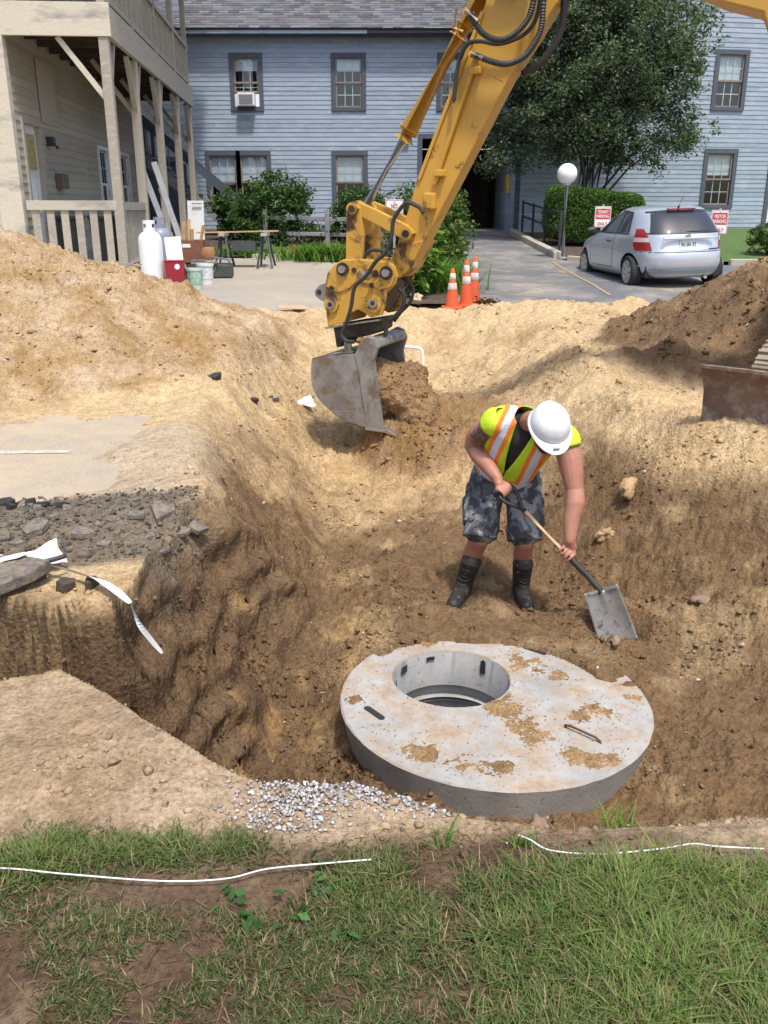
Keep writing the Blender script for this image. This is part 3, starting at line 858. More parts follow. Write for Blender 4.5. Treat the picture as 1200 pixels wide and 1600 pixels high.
# ------------------------------------------------------------------ tan house with two-storey porch
def tan_house():
    TH = thing('porch_house', 'tan clapboard house with a two storey porch at the left edge', 'house', (-6.3, 16.3, 0))
    bpy.context.view_layer.update()
    inv = TH.matrix_world.inverted()
    ang = 90 + math.degrees(math.atan(.0785))
    Ws = Wall(-6.3, 16.3, ang)      # side wall under the porch; a runs away from the camera
    Wf = Wall(-12.3, 16.3, 0)       # street front, a = x + 12.3
    ops = [(.55, 1.45, .6, 2.95), (6.35, 7.25, 1.3, 2.85), (8.8, 9.9, 1.3, 2.85)]
    siding(TH, Ws, .12, 12.0, .5, 7.6, .145, ops, M['tan_siding'])
    siding(TH, Wf, 0, 5.62, .2, 7.6, .145, [], M['tan_siding'])
    for i in (1, 2): window(TH, Ws, *ops[i], .0, casing=.09, trim='white_paint', sash='white_paint')
    # corner board with peeling paint
    mb = MB(); Wf.box(mb, 5.62, 6.03, 0, 7.6, -.12, .05); mb.build('corner_board', M['cream_peel'], TH, bevel=.01)
    mb = MB(); Wf.box(mb, 5.50, 5.615, 0, 7.6, -.05, .035); mb.build('corner_trim', M['cream_peel'], TH)
    # door
    mb = MB(); Ws.box(mb, .45, .55, .55, 3.05, -.06, .05); Ws.box(mb, 1.45, 1.62, .55, 3.05, -.06, .05); Ws.box(mb, .55, 1.45, 2.95, 3.05, -.06, .05)
    mb.build('door_frame', M['tan_trim'], TH)
    mb = MB(); Ws.box(mb, .55, 1.45, .72, 2.95, -.09, -.04); d = mb.build('door', M['white_paint'], TH)
    for z0, z1 in ((.85, 1.35), (1.45, 2.05)):
        for a0 in (.65, 1.05):
            mb = MB(); Ws.box(mb, a0, a0 + .3, z0, z1, -.04, -.03); mb.build('panel', M['white_paint'], d)
    mb = MB(); Ws.box(mb, .68, 1.32, 2.2, 2.8, -.04, -.028); mb.build('curtained_pane', simple('yellow_curtain', (.42, .34, .14), .7, .35, 14), d)
    mb = MB(); mb.tube([Ws.p(1.38, 1.62, -.04), Ws.p(1.38, 1.62, .03), Ws.p(1.28, 1.62, .03)], .014, 8); mb.build('handle', M['steel'], d, smooth=True)
    # wall lamp, mailbox
    mb = MB(); Ws.box(mb, 1.95, 2.15, 2.66, 2.82, 0.02, .14); mb.tube([Ws.p(2.05, 2.72, .12), Ws.p(2.05, 2.62, .2)], .035, 10); mb.build('wall_light', M['black_metal'], TH)
    mb = MB(); Ws.box(mb, 2.3, 2.75, 1.9, 2.18, .02, .16); mb.build('mailbox', simple('dull_brown_metal', (.16, .12, .09), .6), TH, bevel=.01)
    mb = MB(); Ws.box(mb, 1.75, 2.9, 3.05, 4.15, .027, .04); mb.build('patch_panel', M['tan_siding'], TH)
    # porch floor, upper deck
    L = 11.0
    D = 1.74
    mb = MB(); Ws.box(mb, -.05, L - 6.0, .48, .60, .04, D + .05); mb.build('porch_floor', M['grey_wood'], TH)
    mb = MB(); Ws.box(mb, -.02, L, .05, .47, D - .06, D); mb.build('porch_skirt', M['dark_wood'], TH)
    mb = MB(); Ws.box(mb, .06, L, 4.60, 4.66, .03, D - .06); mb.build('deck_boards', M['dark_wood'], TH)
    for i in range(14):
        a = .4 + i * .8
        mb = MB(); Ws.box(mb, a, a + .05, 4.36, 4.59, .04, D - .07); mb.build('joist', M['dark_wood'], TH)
    mb = MB(); Ws.box(mb, .02, L + .05, 4.22, 4.70, D - .05, D + .03); mb.build('side_beam', M['tan_trim'], TH, bevel=.006)
    mb = MB(); Ws.box(mb, -.05, .015, 4.22, 4.72, -.1, D + .05); mb.build('front_beam', M['cream_peel'], TH, bevel=.006)
    # posts with braces, both storeys
    for i, a in enumerate((.06, 2.5, 5.3, 8.2, 10.75)):
        mb = MB(); Ws.box(mb, a - .085, a + .085, .0 if i else .0, 4.215, D - .17, D - .005); mb.build('porch_post', M['tan_trim'], TH, bevel=.008)
        for sa in ((1,) if i == 0 else (-1, 1)):
            mb = MB(); mb.bar(Ws.p(a + sa * .06, 3.35, D - .085), Ws.p(a + sa * .62, 4.22, D - .085), .085, .085); mb.build('brace', M['tan_trim'], TH)
        mb = MB(); mb.bar(Ws.p(a + .02, 3.30, D - .15), Ws.p(a + .02, 4.22, D - .85), .085, .085); mb.build('brace', M['cream_peel' if i == 0 else 'tan_trim'], TH)
        mb = MB(); Ws.box(mb, a - .07, a + .07, 4.70, 7.4, D - .15, D - .02); mb.build('upper_post', M['tan_trim'], TH, bevel=.006)
    # upper railing: side run
    mb = MB(); Ws.box(mb, .1, L, 5.68, 5.78, D - .12, D - .02); mb.build('top_rail', M['tan_trim'], TH)
    mb = MB(); Ws.box(mb, .1, L, 4.80, 4.89, D - .10, D - .04); mb.build('bottom_rail', M['tan_trim'], TH)
    bal = None
    n = 46
    for i in range(n):
        a = .2 + i * (L - .3) / n
        if bal is None:
            mb = MB(); mb.box((0, 0, .40), (.038, .03, .80)); bal = mb.mesh('baluster'); bal.materials.append(M['tan_trim'])
        link('baluster', bal, None, TH, Ws.p(a, 4.885, D - .07), (0, 0, Ws.t))
    mb = MB(); Ws.box(mb, -.04, .02, 5.68, 5.78, .05, D - .1); mb.build('top_rail', M['tan_trim'], TH)
    for i in range(9): link('baluster', bal, None, TH, Ws.p(-.01, 4.885, .18 + i * .17), (0, 0, Ws.t))
    # lower front railing: wide flat balusters
    mb = MB(); Ws.box(mb, -.03, .06, 1.50, 1.66, .08, D - .12); mb.build('top_rail', M['cream_peel'], TH, bevel=.006)
    mb = MB(); Ws.box(mb, -.02, .05, .52, .63, .08, D - .12); mb.build('bottom_rail', M['tan_trim'], TH)
    fb = MB(); fb.box((0, 0, .435), (.03, .13, .87)); fbm_ = fb.mesh('baluster'); fbm_.materials.append(M['tan_trim'])
    for i in range(6): link('baluster', fbm_, None, TH, Ws.p(.015, .63, .22 + i * .245), (0, 0, Ws.t))
    # lower side railing
    mb = MB(); Ws.box(mb, .15, 2.42, 1.50, 1.64, D - .13, D - .04); mb.build('top_rail', M['tan_trim'], TH)
    mb = MB(); Ws.box(mb, .15, 2.42, .52, .62, D - .12, D - .05); mb.build('bottom_rail', M['tan_trim'], TH)
    sb = MB(); sb.box((0, 0, .44), (.10, .03, .88)); sbm = sb.mesh('baluster'); sbm.materials.append(M['tan_trim'])
    for i in range(15): link('baluster', sbm, None, TH, Ws.p(.24 + i * .15, .62, D - .085), (0, 0, Ws.t))
    # roof over all, above the frame
    mb = MB()
    a, b, c, d = Ws.p(-.6, 7.5, 2.2), Ws.p(12.4, 7.5, 2.2), Ws.p(12.4, 10.2, -2.5), Ws.p(-.6, 10.2, -2.5)
    mb.add([a, b, c, d, a - Vector((0, 0, .12)), b - Vector((0, 0, .12)), c - Vector((0, 0, .12)), d - Vector((0, 0, .12))], [(0, 1, 2, 3), (7, 6, 5, 4), (0, 4, 5, 1), (1, 5, 6, 2), (3, 2, 6, 7), (0, 3, 7, 4)])
    mb.build('roof', M['interior'], TH)
    mb = MB()   # back wall closing the porch volume
    mb.add([Ws.p(12, 0, 0), Ws.p(12, 7.6, 0), Ws.p(12, 7.6, -5.7), Ws.p(12, 0, -5.7)], [(0, 1, 2, 3)]); mb.build('rear_wall', M['tan_siding'], TH)
    for ch in TH.children: ch.matrix_parent_inverse = inv
tan_house()

# ------------------------------------------------------------------ outside staircase between the houses
def staircase():
    T_ = thing('outside_staircase', 'dark slate wooden staircase with handrail climbing behind the porch posts', 'stairs', (-4.3, 27.8, .7))
    inv = Matrix.Translation((4.3, -27.8, -.7))
    A, B = Vector((-4.25, 27.9, .72)), Vector((-7.6, 27.9, 3.35))
    for dy in (-.5, .5):
        mb = MB(); mb.bar(A + Vector((0, dy, .05)), B + Vector((0, dy, .05)), .05, .26); mb.build('stringer', M['grey_wood'], T_)
    n = 11
    for i in range(n):
        p = A.lerp(B, (i + .5) / n)
        mb = MB(); mb.box(p + Vector((0, 0, .14)), (.34, 1.1, .04)); mb.build('tread', M['grey_wood'], T_)
    for dy in (-.5, .5):
        mb = MB(); mb.bar(A + Vector((.55, dy, .48)), B + Vector((0, dy, 1.08)), .045, .16); mb.build('handrail', M['blue_trim'], T_)
        for t in (.12, .45, .78, 1.0):
            q = A.lerp(B, t) + Vector((0, dy, 0))
            mb = MB(); mb.bar(q + Vector((0, 0, -.1)), q + Vector((0, 0, .62 + .45 * t)), .09); mb.build('post', M['blue_trim'], T_)
        for i in range(16):
            t = .05 + i * .06
            q = A.lerp(B, t) + Vector((0, dy, 0))
            if dy < 0 and t > .5: continue
            mb = MB(); mb.bar(q + Vector((0, .03, .1)), q + Vector((0, .03, .45 + .45 * t)), .03); mb.build('baluster', M['grey_wood'], T_)
    mb = MB(); mb.box((-8.3, 27.9, 3.42), (1.5, 1.3, .1)); mb.build('landing', M['grey_wood'], T_)
    for ch in T_.children: ch.matrix_parent_inverse = inv
staircase()
# ------------------------------------------------------------------ paving
def sheet(name, rows, mat, off=.004, nx=14, kind='structure', col=None):
    """rows: (y, x_left, x_right) in growing y; follows the lot's slope"""
    ys = np.array([r[0] for r in rows]); l = np.array([r[1] for r in rows]); rr = np.array([r[2] for r in rows])
    yy = np.linspace(ys[0], ys[-1], max(8, int((ys[-1] - ys[0]) / .25)))
    yy = np.unique(np.concatenate([yy, ys]))
    L_ = np.interp(yy, ys, l); R_ = np.interp(yy, ys, rr)
    V, F = [], []
    for y, a, b in zip(yy, L_, R_):
        for k in range(nx + 1): V.append((a + (b - a) * k / nx, y, float(pv(y)) + off))
    for i in range(len(yy) - 1):
        for k in range(nx):
            q = i * (nx + 1) + k
            F.append((q, q + 1, q + nx + 2, q + nx + 1))
    o = link(name, np_mesh(name, np.array(V), np.array(F), None, True), mat)
    if kind: tag(o, kind=kind)
    return o
def asphalt_mat(name, base, dust, amt, crack=True):
    m, nt, b = newmat(name)
    p = pos(nt)
    n1 = noise(nt, .9, 6, .6, p); n2 = noise(nt, 140, 3, .7, p); n3 = noise(nt, 5.5, 6, .65, p)
    c = ramp(nt, n2, [(.3, tuple(x * .6 for x in base)), (.55, base), (.75, tuple(min(1, x * 1.7) for x in base))])
    f = ramp(nt, n1, [(.55 - .35 * amt, (0, 0, 0)), (.75 - .2 * amt, (1, 1, 1))])
    f2 = ramp(nt, n3, [(.3, (.25, .25, .25)), (.7, (1, 1, 1))])
    ff = N(nt, 'ShaderNodeMath', operation='MULTIPLY'); nt.links.new(f, ff.inputs[0]); nt.links.new(f2, ff.inputs[1])
    c = mixc(nt, ff.outputs[0], c, dust)
    if crack:
        vo = N(nt, 'ShaderNodeTexVoronoi', feature='DISTANCE_TO_EDGE'); vo.inputs['Scale'].default_value = .8
        dd = N(nt, 'ShaderNodeVectorMath', operation='ADD'); nn = N(nt, 'ShaderNodeTexNoise'); nn.inputs['Scale'].default_value = 3
        nt.links.new(p, nn.inputs['Vector']); nt.links.new(p, dd.inputs[0]); nt.links.new(nn.outputs[1], dd.inputs[1]); nt.links.new(dd.outputs[0], vo.inputs['Vector'])
        cr = ramp(nt, vo.outputs[0], [(0, (.5, .5, .5)), (.008, (0, 0, 0))])
        c = mixc(nt, cr, c, tuple(x * .45 for x in base))
    nt.links.new(c, b.inputs['Base Color'])
    b.inputs['Roughness'].default_value = .9
    b.inputs['Specular IOR Level'].default_value = .25
    bump(nt, b, n2, .4, .006)
    return m
M['asphalt'] = asphalt_mat('lot_asphalt', (.15, .155, .165), (.42, .36, .27), .35)
M['asphalt_dusty'] = asphalt_mat('dusty_road_asphalt', (.37, .325, .265), (.52, .405, .26), .8, False)
M['gravel_pad'] = asphalt_mat('worn_gravel_pad', (.34, .31, .265), (.42, .36, .27), .6, False)
M['mulch'] = simple('bed_mulch', (.085, .06, .042), .95, .45, 9, bmp=.8, bscale=40, bdist=.02)
M['lawn'] = simple('far_lawn', (.085, .15, .035), .9, .4, 14, bmp=.8, bscale=60, bdist=.03)
M['yellow_line'] = simple('worn_yellow_line', (.46, .30, .12), .8, .2, 8, bmp=0, dirt=(.24, .22, .2), dirt_amt=.9)
M['white_line'] = simple('worn_white_line', (.62, .57, .48), .8, .2, 8, bmp=0, dirt=(.42, .36, .28), dirt_amt=1.0)

sheet('driveway', [(13.9, 1.5, 14), (14.2, 1.15, 14), (20.2, 1.55, 14), (20.21, 1.55, 7.4), (20.9, 1.6, 4.25), (21.4, 1.6, 4.0), (28.6, 1.6, 3.86), (33, 1.2, 3.92)], M['asphalt'], nx=20)
sheet('parking_pad', [(12.9, -9, -1.3), (13.7, -9, -.8), (14.4, -9, .3), (15, -9, -.2), (21.55, -9, -.9)], M['gravel_pad'], .0)
sheet('planting_bed', [(14.3, .32, 1.14), (15, -.15, 1.2), (21.6, -.85, 1.54), (21.61, -9, 1.54), (29.98, -9, 1.2)], M['mulch'], .035)
sheet('shrub_bed', [(20.4, 6.9, 7.65), (20.7, 5.2, 7.65), (21.0, 4.5, 7.65), (21.4, 4.2, 7.65), (27.6, 4.08, 7.6), (28.35, 4.05, 7.6)], M['mulch'], .06)
sheet('side_lawn', [(20.3, 7.55, 20), (30.6, 7.62, 20)], M['lawn'], .07)
sheet('old_road', [(4.55, -9, -1.5), (6.8, -9, -1.8)], M['asphalt_dusty'], .004)

def strip(name, a, b, w, mat, wob=0.0, off=.009):
    a, b = Vector((*a, 0)), Vector((*b, 0))
    n = max(2, int((b - a).length / .2))
    d = (b - a).normalized(); s = Vector((-d.y, d.x, 0))
    V = []
    r = random.Random(3)
    for i in range(n + 1):
        p = a.lerp(b, i / n)
        ww = w * (1 + r.uniform(-.25, .25) * wob)
        for q in (p - s * ww / 2, p + s * ww / 2): V.append((q.x, q.y, float(pv(q.y)) + off))
    F = [(2 * i, 2 * i + 1, 2 * i + 3, 2 * i + 2) for i in range(n)]
    return tag(link(name, np_mesh(name, np.array(V), np.array(F)), mat), kind='structure')
for i, (a, b) in enumerate([((1.95, 20.3), (3.866, 18.6)), ((1.73, 18.0), (3.68, 16.34)), ((1.5, 15.82), (2.62, 15.2)), ((1.45, 14.3), (2.1, 14.15))]):
    strip('painted_line', a, b, .055, M['yellow_line'], off=.009)
strip('painted_line', (3.82, 20.76), (3.82, 15.3), .06, M['yellow_line'], off=.013)
strip('road_line', (-5.0, 5.62), (-2.1, 5.72), .07, M['white_line'], 1, off=.008)

def kerb(name, pts, w, h, mat, bev=.02):
    mb = MB()
    P = [Vector((x, y, float(pv(y)))) for x, y in pts]
    V = []
    for i, p in enumerate(P):
        d = (P[min(i + 1, len(P) - 1)] - P[max(i - 1, 0)]); d.z = 0; d.normalize()
        s = Vector((-d.y, d.x, 0)) * w / 2
        V += [p - s + Vector((0, 0, -.1)), p - s + Vector((0, 0, h)), p + s + Vector((0, 0, h)), p + s + Vector((0, 0, -.1))]
    F = [tuple(4 * i + k for k in q[0:1]) for i in ()] if False else []
    for i in range(len(P) - 1):
        for k in range(4):
            F.append((4 * i + k, 4 * i + (k + 1) % 4, 4 * i + 4 + (k + 1) % 4, 4 * i + 4 + k))
    F += [(0, 1, 2, 3), tuple(4 * (len(P) - 1) + k for k in (3, 2, 1, 0))]
    mb.add(V, F)
    return tag(mb.build(name, mat, bevel=bev), kind='structure')
kerb('ramp_kerb', [(3.93, 28.5), (3.95, 26), (4.0, 23.5), (4.06, 21.5)], .20, .15, M['concrete'])
kerb('lot_kerb', [(4.25, 21.25), (4.7, 20.9), (5.6, 20.55), (7.5, 20.32)], .14, .09, M['concrete'])
kerb('lot_kerb', [(7.62, 20.25), (10, 20.2), (14, 20.2), (20, 20.2)], .16, .13, M['concrete'])
kerb('bed_edging', [(-3.1, 21.6), (-2.2, 21.58), (-.9, 21.5)], .12, .09, M['concrete'])

# ------------------------------------------------------------------ foliage
def leafmat():
    m = bpy.data.materials.new('leaf')
    m.use_nodes = True
    nt = m.node_tree; nt.nodes.clear()
    out = N(nt, 'ShaderNodeOutputMaterial'); mx = N(nt, 'ShaderNodeMixShader'); b = N(nt, 'ShaderNodeBsdfPrincipled'); t = N(nt, 'ShaderNodeBsdfTranslucent')
    at = N(nt, 'ShaderNodeVertexColor', layer_name="Col").outputs[0]
    nt.links.new(at, b.inputs['Base Color'])
    b.inputs['Roughness'].default_value = .75; b.inputs['Specular IOR Level'].default_value = .2
    tc = mixc(nt, 1.0, at, (1.5, 1.7, .6), 'MULTIPLY')
    nt.links.new(tc, t.inputs[0])
    mx.inputs[0].default_value = .28
    nt.links.new(b.outputs[0], mx.inputs[1]); nt.links.new(t.outputs[0], mx.inputs[2]); nt.links.new(mx.outputs[0], out.inputs[0])
    return m
M['leaf'] = leafmat()
M['bark'] = simple('bark', (.075, .062, .052), .9, .35, 20, bmp=.6, bscale=80)
def leaves(name, P, size, cols, seed, parent, up=.4, aspect=.55, droop=0.0, mat='leaf'):
    """folded leaf quads at points P"""
    r = np.random.RandomState(seed)
    n = len(P)
    nrm = r.randn(n, 3); nrm[:, 2] = np.abs(nrm[:, 2]) + up; nrm /= np.linalg.norm(nrm, axis=1)[:, None]
    d = r.randn(n, 3); d[:, 2] -= droop; d -= nrm * (d * nrm).sum(1)[:, None]; d /= np.linalg.norm(d, axis=1)[:, None]
    s = np.cross(nrm, d)
    L_ = (size * (.6 + .8 * r.rand(n)))[:, None]; w = L_ * aspect * .5
    a = P - d * L_ * .5; b = P + d * L_ * .5
    c1 = P + s * w + nrm * w * .35; c2 = P - s * w + nrm * w * .35
    V = np.stack([a, c1, b, c2], 1).reshape(-1, 3)
    F = np.arange(4 * n).reshape(n, 4)
    F = np.concatenate([F[:, [0, 1, 2]], F[:, [0, 2, 3]]])
    K = np.array(cols)[r.randint(0, len(cols), n)] * (.65 + .7 * r.rand(n, 1))
    K = np.repeat(K, 4, 0)
    return link(name, np_mesh(name, V, F, K), M[mat], parent)
def clumps(r, centres, radii, per, shell=.35):
    """leaf points gathered in twig clumps"""
    out = []
    for c, rad in zip(centres, radii):
        q = r.randn(per, 3); q /= np.linalg.norm(q, axis=1)[:, None]
        out.append(np.array(c) + q * (rad * (shell + (1 - shell) * r.rand(per, 1))) * np.array([1, 1, .75]))
    return np.concatenate(out)
def in_ellipsoids(r, ells, n, inner=.25):
    pts = []
    w = np.array([e[1][0] * e[1][1] * e[1][2] for e in ells]); w = w / w.sum()
    k = r.choice(len(ells), n, p=w)
    q = r.randn(n, 3); q /= np.linalg.norm(q, axis=1)[:, None]
    q *= (inner + (1 - inner) * r.rand(n, 1) ** .6)
    return np.array([np.array(ells[i][0]) + q[j] * np.array(ells[i][1]) for j, i in enumerate(k)])
GREENS = [(.045, .095, .028), (.06, .12, .035), (.075, .14, .04), (.04, .08, .03), (.09, .155, .045)]
DGREEN = [(.085, .122, .08), (.105, .148, .095), (.13, .175, .11), (.175, .21, .135), (.07, .10, .07)]
def shrub(name, label, cat, base, ells, n_clump, per, rad, size, cols, seed, stems=6, group=None, part='crown'):
    T_ = thing(name, label, cat, base, group=group)
    r = np.random.RandomState(seed)
    cs = in_ellipsoids(r, ells, n_clump)
    P = clumps(r, cs, rad * (.7 + .6 * r.rand(n_clump)), per)
    P = P[P[:, 2] > .02]
    leaves(part, P, size, cols, seed + 1, T_)
    mb = MB()
    rr = random.Random(seed)
    for i in range(stems):
        c = cs[rr.randrange(len(cs))]
        m_ = Vector(c) * .5 + Vector((rr.uniform(-.1, .1), rr.uniform(-.1, .1), 0))
        b0 = Vector((rr.uniform(-.12, .12), rr.uniform(-.12, .12), -.03))
        mb.tube([b0, b0.lerp(m_, .6), m_, Vector(c)], 0, 6, rs=[.022, .017, .012, .005])
    mb.build('stems', M['bark'], T_, smooth=True)
    return T_

def big_tree():
    T_ = thing('multi_stem_tree', 'tall dark green multi stemmed tree against the right wing of the blue house', 'tree', (5.55, 26.0, .7))
    r = np.random.RandomState(21)
    ells = [((.1, 0, 4.6), (2.5, 1.5, 2.1)), ((-1.5, 0, 3.3), (1.8, 1.2, 1.3)), ((1.5, 0, 2.9), (1.65, 1.1, 1.1)), ((-.6, .1, 6.4), (1.9, 1.3, 1.5)), ((1.2, 0, 5.0), (1.7, 1.2, 1.6)), ((-2.2, 0, 2.5), (.85, .7, .8)), ((-1.9, 0, 5.0), (1.3, 1.1, 1.5)), ((.1, -.2, 2.9), (1.6, 1.0, .9)), ((.4, .1, 7.6), (1.5, 1.2, 1.2)), ((2.3, 0, 4.5), (.7, .6, .7)), ((2.35, 0, 2.55), (.65, .5, .4))]
    n = 720
    cs = in_ellipsoids(r, ells, n, .35)
    # twigs poking out of the outline
    extra = in_ellipsoids(r, [(e[0], tuple(q * 1.18 for q in e[1])) for e in ells], 260, .92)
    P = np.concatenate([clumps(r, cs, .34 + .28 * r.rand(n), 165, .1), clumps(r, extra, .16 + .22 * r.rand(260), 34, .05)])
    leaves('crown', P, .092, DGREEN, 5, T_, up=.5)
    Pf = cs[:120] + r.randn(120, 3) * .2
    mb = MB()
    rr = random.Random(9)
    for i in range(17):
        tgt = cs[rr.randrange(n)]
        b0 = Vector((rr.uniform(-.45, .45), rr.uniform(-.3, .3), -.1))
        t = Vector(tgt)
        m1 = b0.lerp(t, .35) + Vector((-t.x * .12, 0, .45)); m2 = b0.lerp(t, .7) + Vector((-t.x * .08, 0, .3))
        mb.tube([b0, m1, m2, t], 0, 7, rs=[.055, .04, .026, .008])
        for k in range(3):
            c = Vector(cs[rr.randrange(n)])
            if (c - m2).length < 1.8: mb.tube([m2, m2.lerp(c, .5) + Vector((0, 0, .1)), c], 0, 5, rs=[.02, .014, .005])
    mb.build('trunk', M['bark'], T_, smooth=True)
big_tree()

shrub('round_bush', 'rounded leafy green bush below the paired lower windows', 'bush', (-2.85, 24.5, .55), [((0, 0, 1.05), (1.05, .8, .85)), ((-.6, 0, .7), (.7, .6, .6)), ((.6, 0, .8), (.65, .6, .7)), ((-.2, -.2, .45), (1.1, .6, .4))], 170, 75, .26, .085, GREENS, 31)
shrub('vine_bush', 'straggly bush climbing the staircase beside the paired windows', 'bush', (-4.3, 26.0, .6), [((0, 0, .8), (.5, .4, .75)), ((.3, 0, .4), (.6, .4, .4))], 60, 45, .2, .10, GREENS, 33)
shrub('window_bush', 'green bush growing under the single lower window behind the fence', 'bush', (-.6, 24.4, .55), [((0, 0, .8), (.75, .6, .7)), ((.5, 0, .9), (.6, .5, .6)), ((-.7, 0, .3), (.9, .5, .35))], 120, 60, .24, .085, GREENS, 35)
YG = GREENS + [(.14, .18, .04), (.2, .2, .045)]
shrub('flowering_bush', 'big yellow tinged bush behind the no parking sign beside the driveway', 'bush', (.95, 20.2, .33), [((0, 0, 1.0), (.85, .8, .75)), ((-.45, 0, .8), (.55, .6, .7)), ((.45, -.2, .65), (.55, .6, .6))], 170, 75, .25, .085, YG, 37)
shrub('flowering_bush', 'lower bright green bush between the sign and the traffic cones', 'bush', (1.05, 17.6, .23), [((0, 0, .55), (.6, .6, .5)), ((-.3, .1, .4), (.55, .5, .4)), ((-.2, .3, .9), (.35, .35, .4))], 120, 70, .2, .08, YG, 39)
shrub('small_clipped_bush', 'small clipped dark bush on the lawn at the right edge', 'bush', (9.05, 21.6, .46), [((0, 0, .42), (.62, .5, .42))], 90, 80, .13, .05, [(.04, .085, .02), (.06, .115, .03), (.12, .13, .03), (.03, .06, .018)], 41, part='crown')

def hedge():
    T_ = thing('clipped_hedge', 'clipped boxy green hedge behind the globe lamp and the car', 'hedge', (5.45, 24.3, .6))
    r = np.random.RandomState(51)
    n = 26000
    # points on the faces of a rounded box, uneven
    hx, hy, hz_ = 1.22, .75, .68
    f = r.choice(4, n, p=[.42, .34, .12, .12])
    u, v = r.uniform(-1, 1, n), r.uniform(-1, 1, n)
    P = np.zeros((n, 3))
    P[f == 0] = np.stack([u, -np.ones(n), v], 1)[f == 0]
    P[f == 1] = np.stack([u, v, np.ones(n)], 1)[f == 1]
    P[f == 2] = np.stack([np.ones(n), u, v], 1)[f == 2]
    P[f == 3] = np.stack([-np.ones(n), u, v], 1)[f == 3]
    q = np.sum(np.abs(P) ** 7, 1) ** (1 / 7)
    P = P / q[:, None] * np.array([hx, hy, hz_])
    P = P * (1 + .07 * fbm(P[:, 0] * 2 + 5, P[:, 2] * 2 + P[:, 1] * 2, 1.2, 3)[:, None]) * (1 - .16 * r.rand(n, 1) ** 2)
    P[:, 2] += .70 - .10 * P[:, 0]
    leaves('crown', P, .065, [(.07, .14, .03), (.095, .175, .04), (.05, .10, .025), (.12, .2, .05)], 8, T_, up=.2)
    mb = MB()
    rr = random.Random(4)
    for i in range(12):
        x = -1.1 + i * .2
        mb.tube([(x, rr.uniform(-.2, .2), -.1), (x + rr.uniform(-.1, .1), rr.uniform(-.3, .3), .6), (x + rr.uniform(-.2, .2), rr.uniform(-.4, .4), 1.2)], .014, 5)
    mb.build('stems', M['bark'], T_)
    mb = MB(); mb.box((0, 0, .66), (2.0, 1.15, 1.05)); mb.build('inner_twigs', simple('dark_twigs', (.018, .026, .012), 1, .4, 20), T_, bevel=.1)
hedge()

def blades(name, X, Y, Z, h, w, cols, seed, lean=.5, parent=None, segs=3, bias=(0, 0)):
    r = np.random.RandomState(seed)
    n = len(X)
    a = r.rand(n) * 2 * PI
    dx, dy = np.cos(a), np.sin(a)
    px, py = -dy, dx
    ln = lean * (.3 + r.rand(n)) * h
    dx = dx + bias[0]; dy = dy + bias[1]
    V = []
    for k in range(segs + 1):
        t = k / segs
        bend = t ** 1.8
        cx = X + dx * ln * bend; cy = Y + dy * ln * bend; cz = Z + h * (t - .32 * lean * bend)
        ww = w * (1 - t ** 1.5) * .5 + .0004
        V.append(np.stack([cx - px * ww, cy - py * ww, cz], 1)); V.append(np.stack([cx + px * ww, cy + py * ww, cz], 1))
    V = np.stack(V, 1).reshape(-1, 3)
    m = 2 * (segs + 1)
    base = (np.arange(n) * m)[:, None]
    F = np.concatenate([base + np.array([[2 * k, 2 * k + 1, 2 * k + 3, 2 * k + 2]]) for k in range(segs)])
    K = np.array(cols)[r.randint(0, len(cols), n)] * (.7 + .6 * r.rand(n, 1))
    K = np.repeat(K, m, 0)
    return link(name, np_mesh(name, V, F, K), M['leaf'], parent)

# weeds and lily leaves by the beds
def weed_patch(name, label, cat, c, rx, ry, n, h, w, cols, seed, lean=.6):
    T_ = thing(name, label, cat, c)
    r = np.random.RandomState(seed)
    q = r.randn(n, 2) * .5
    X, Y = q[:, 0] * rx, q[:, 1] * ry
    blades('leaves', X, Y, np.zeros(n) - .02, h * (.5 + .7 * r.rand(n)), w, cols, seed, lean, T_)
    return T_
LG = [(.10, .2, .03), (.13, .25, .04), (.085, .17, .03), (.16, .24, .06)]
weed_patch('weed_patch', 'tall bright weeds along the bed edging left of the excavator link', 'weeds', (-1.15, 21.2, .42), 1.0, .5, 800, .55, .05, LG, 61, 1.1)
weed_patch('weed_patch', 'low weeds under the sawhorses by the staircase foot', 'weeds', (-3.3, 22.0, .45), 1.3, .5, 350, .4, .05, LG, 62, 1.1)
weed_patch('lily_clump', 'clump of strap leaved lilies below the flowering bush', 'plant', (.95, 15.9, .17), .55, .55, 420, .75, .035, LG, 63, .9)
weed_patch('weed_patch', 'small weeds around the base of the gas cylinders', 'weeds', (-3.75, 15.75, .16), .35, .15, 160, .22, .02, LG, 64)
def broad_plant():
    T_ = thing('broadleaf_plant', 'broad leaved green plant just right of the excavator coupler', 'plant', (.55, 15.0, .12))
    r = np.random.RandomState(65)
    cs = in_ellipsoids(r, [((0, 0, .42), (.38, .3, .38)), ((.2, .3, .6), (.3, .3, .4))], 60)
    leaves('leaves', clumps(r, cs, np.full(60, .14), 12), .17, LG, 66, T_, up=.8, aspect=.42)
    mb = MB(); rr = random.Random(1)
    for i in range(9):
        c = Vector(cs[i]); mb.tube([(c.x * .3, c.y * .3, -.05), c * .6, c], .008, 5)
    mb.build('stems', simple('green_stem', (.08, .14, .04), .7), T_)
broad_plant()
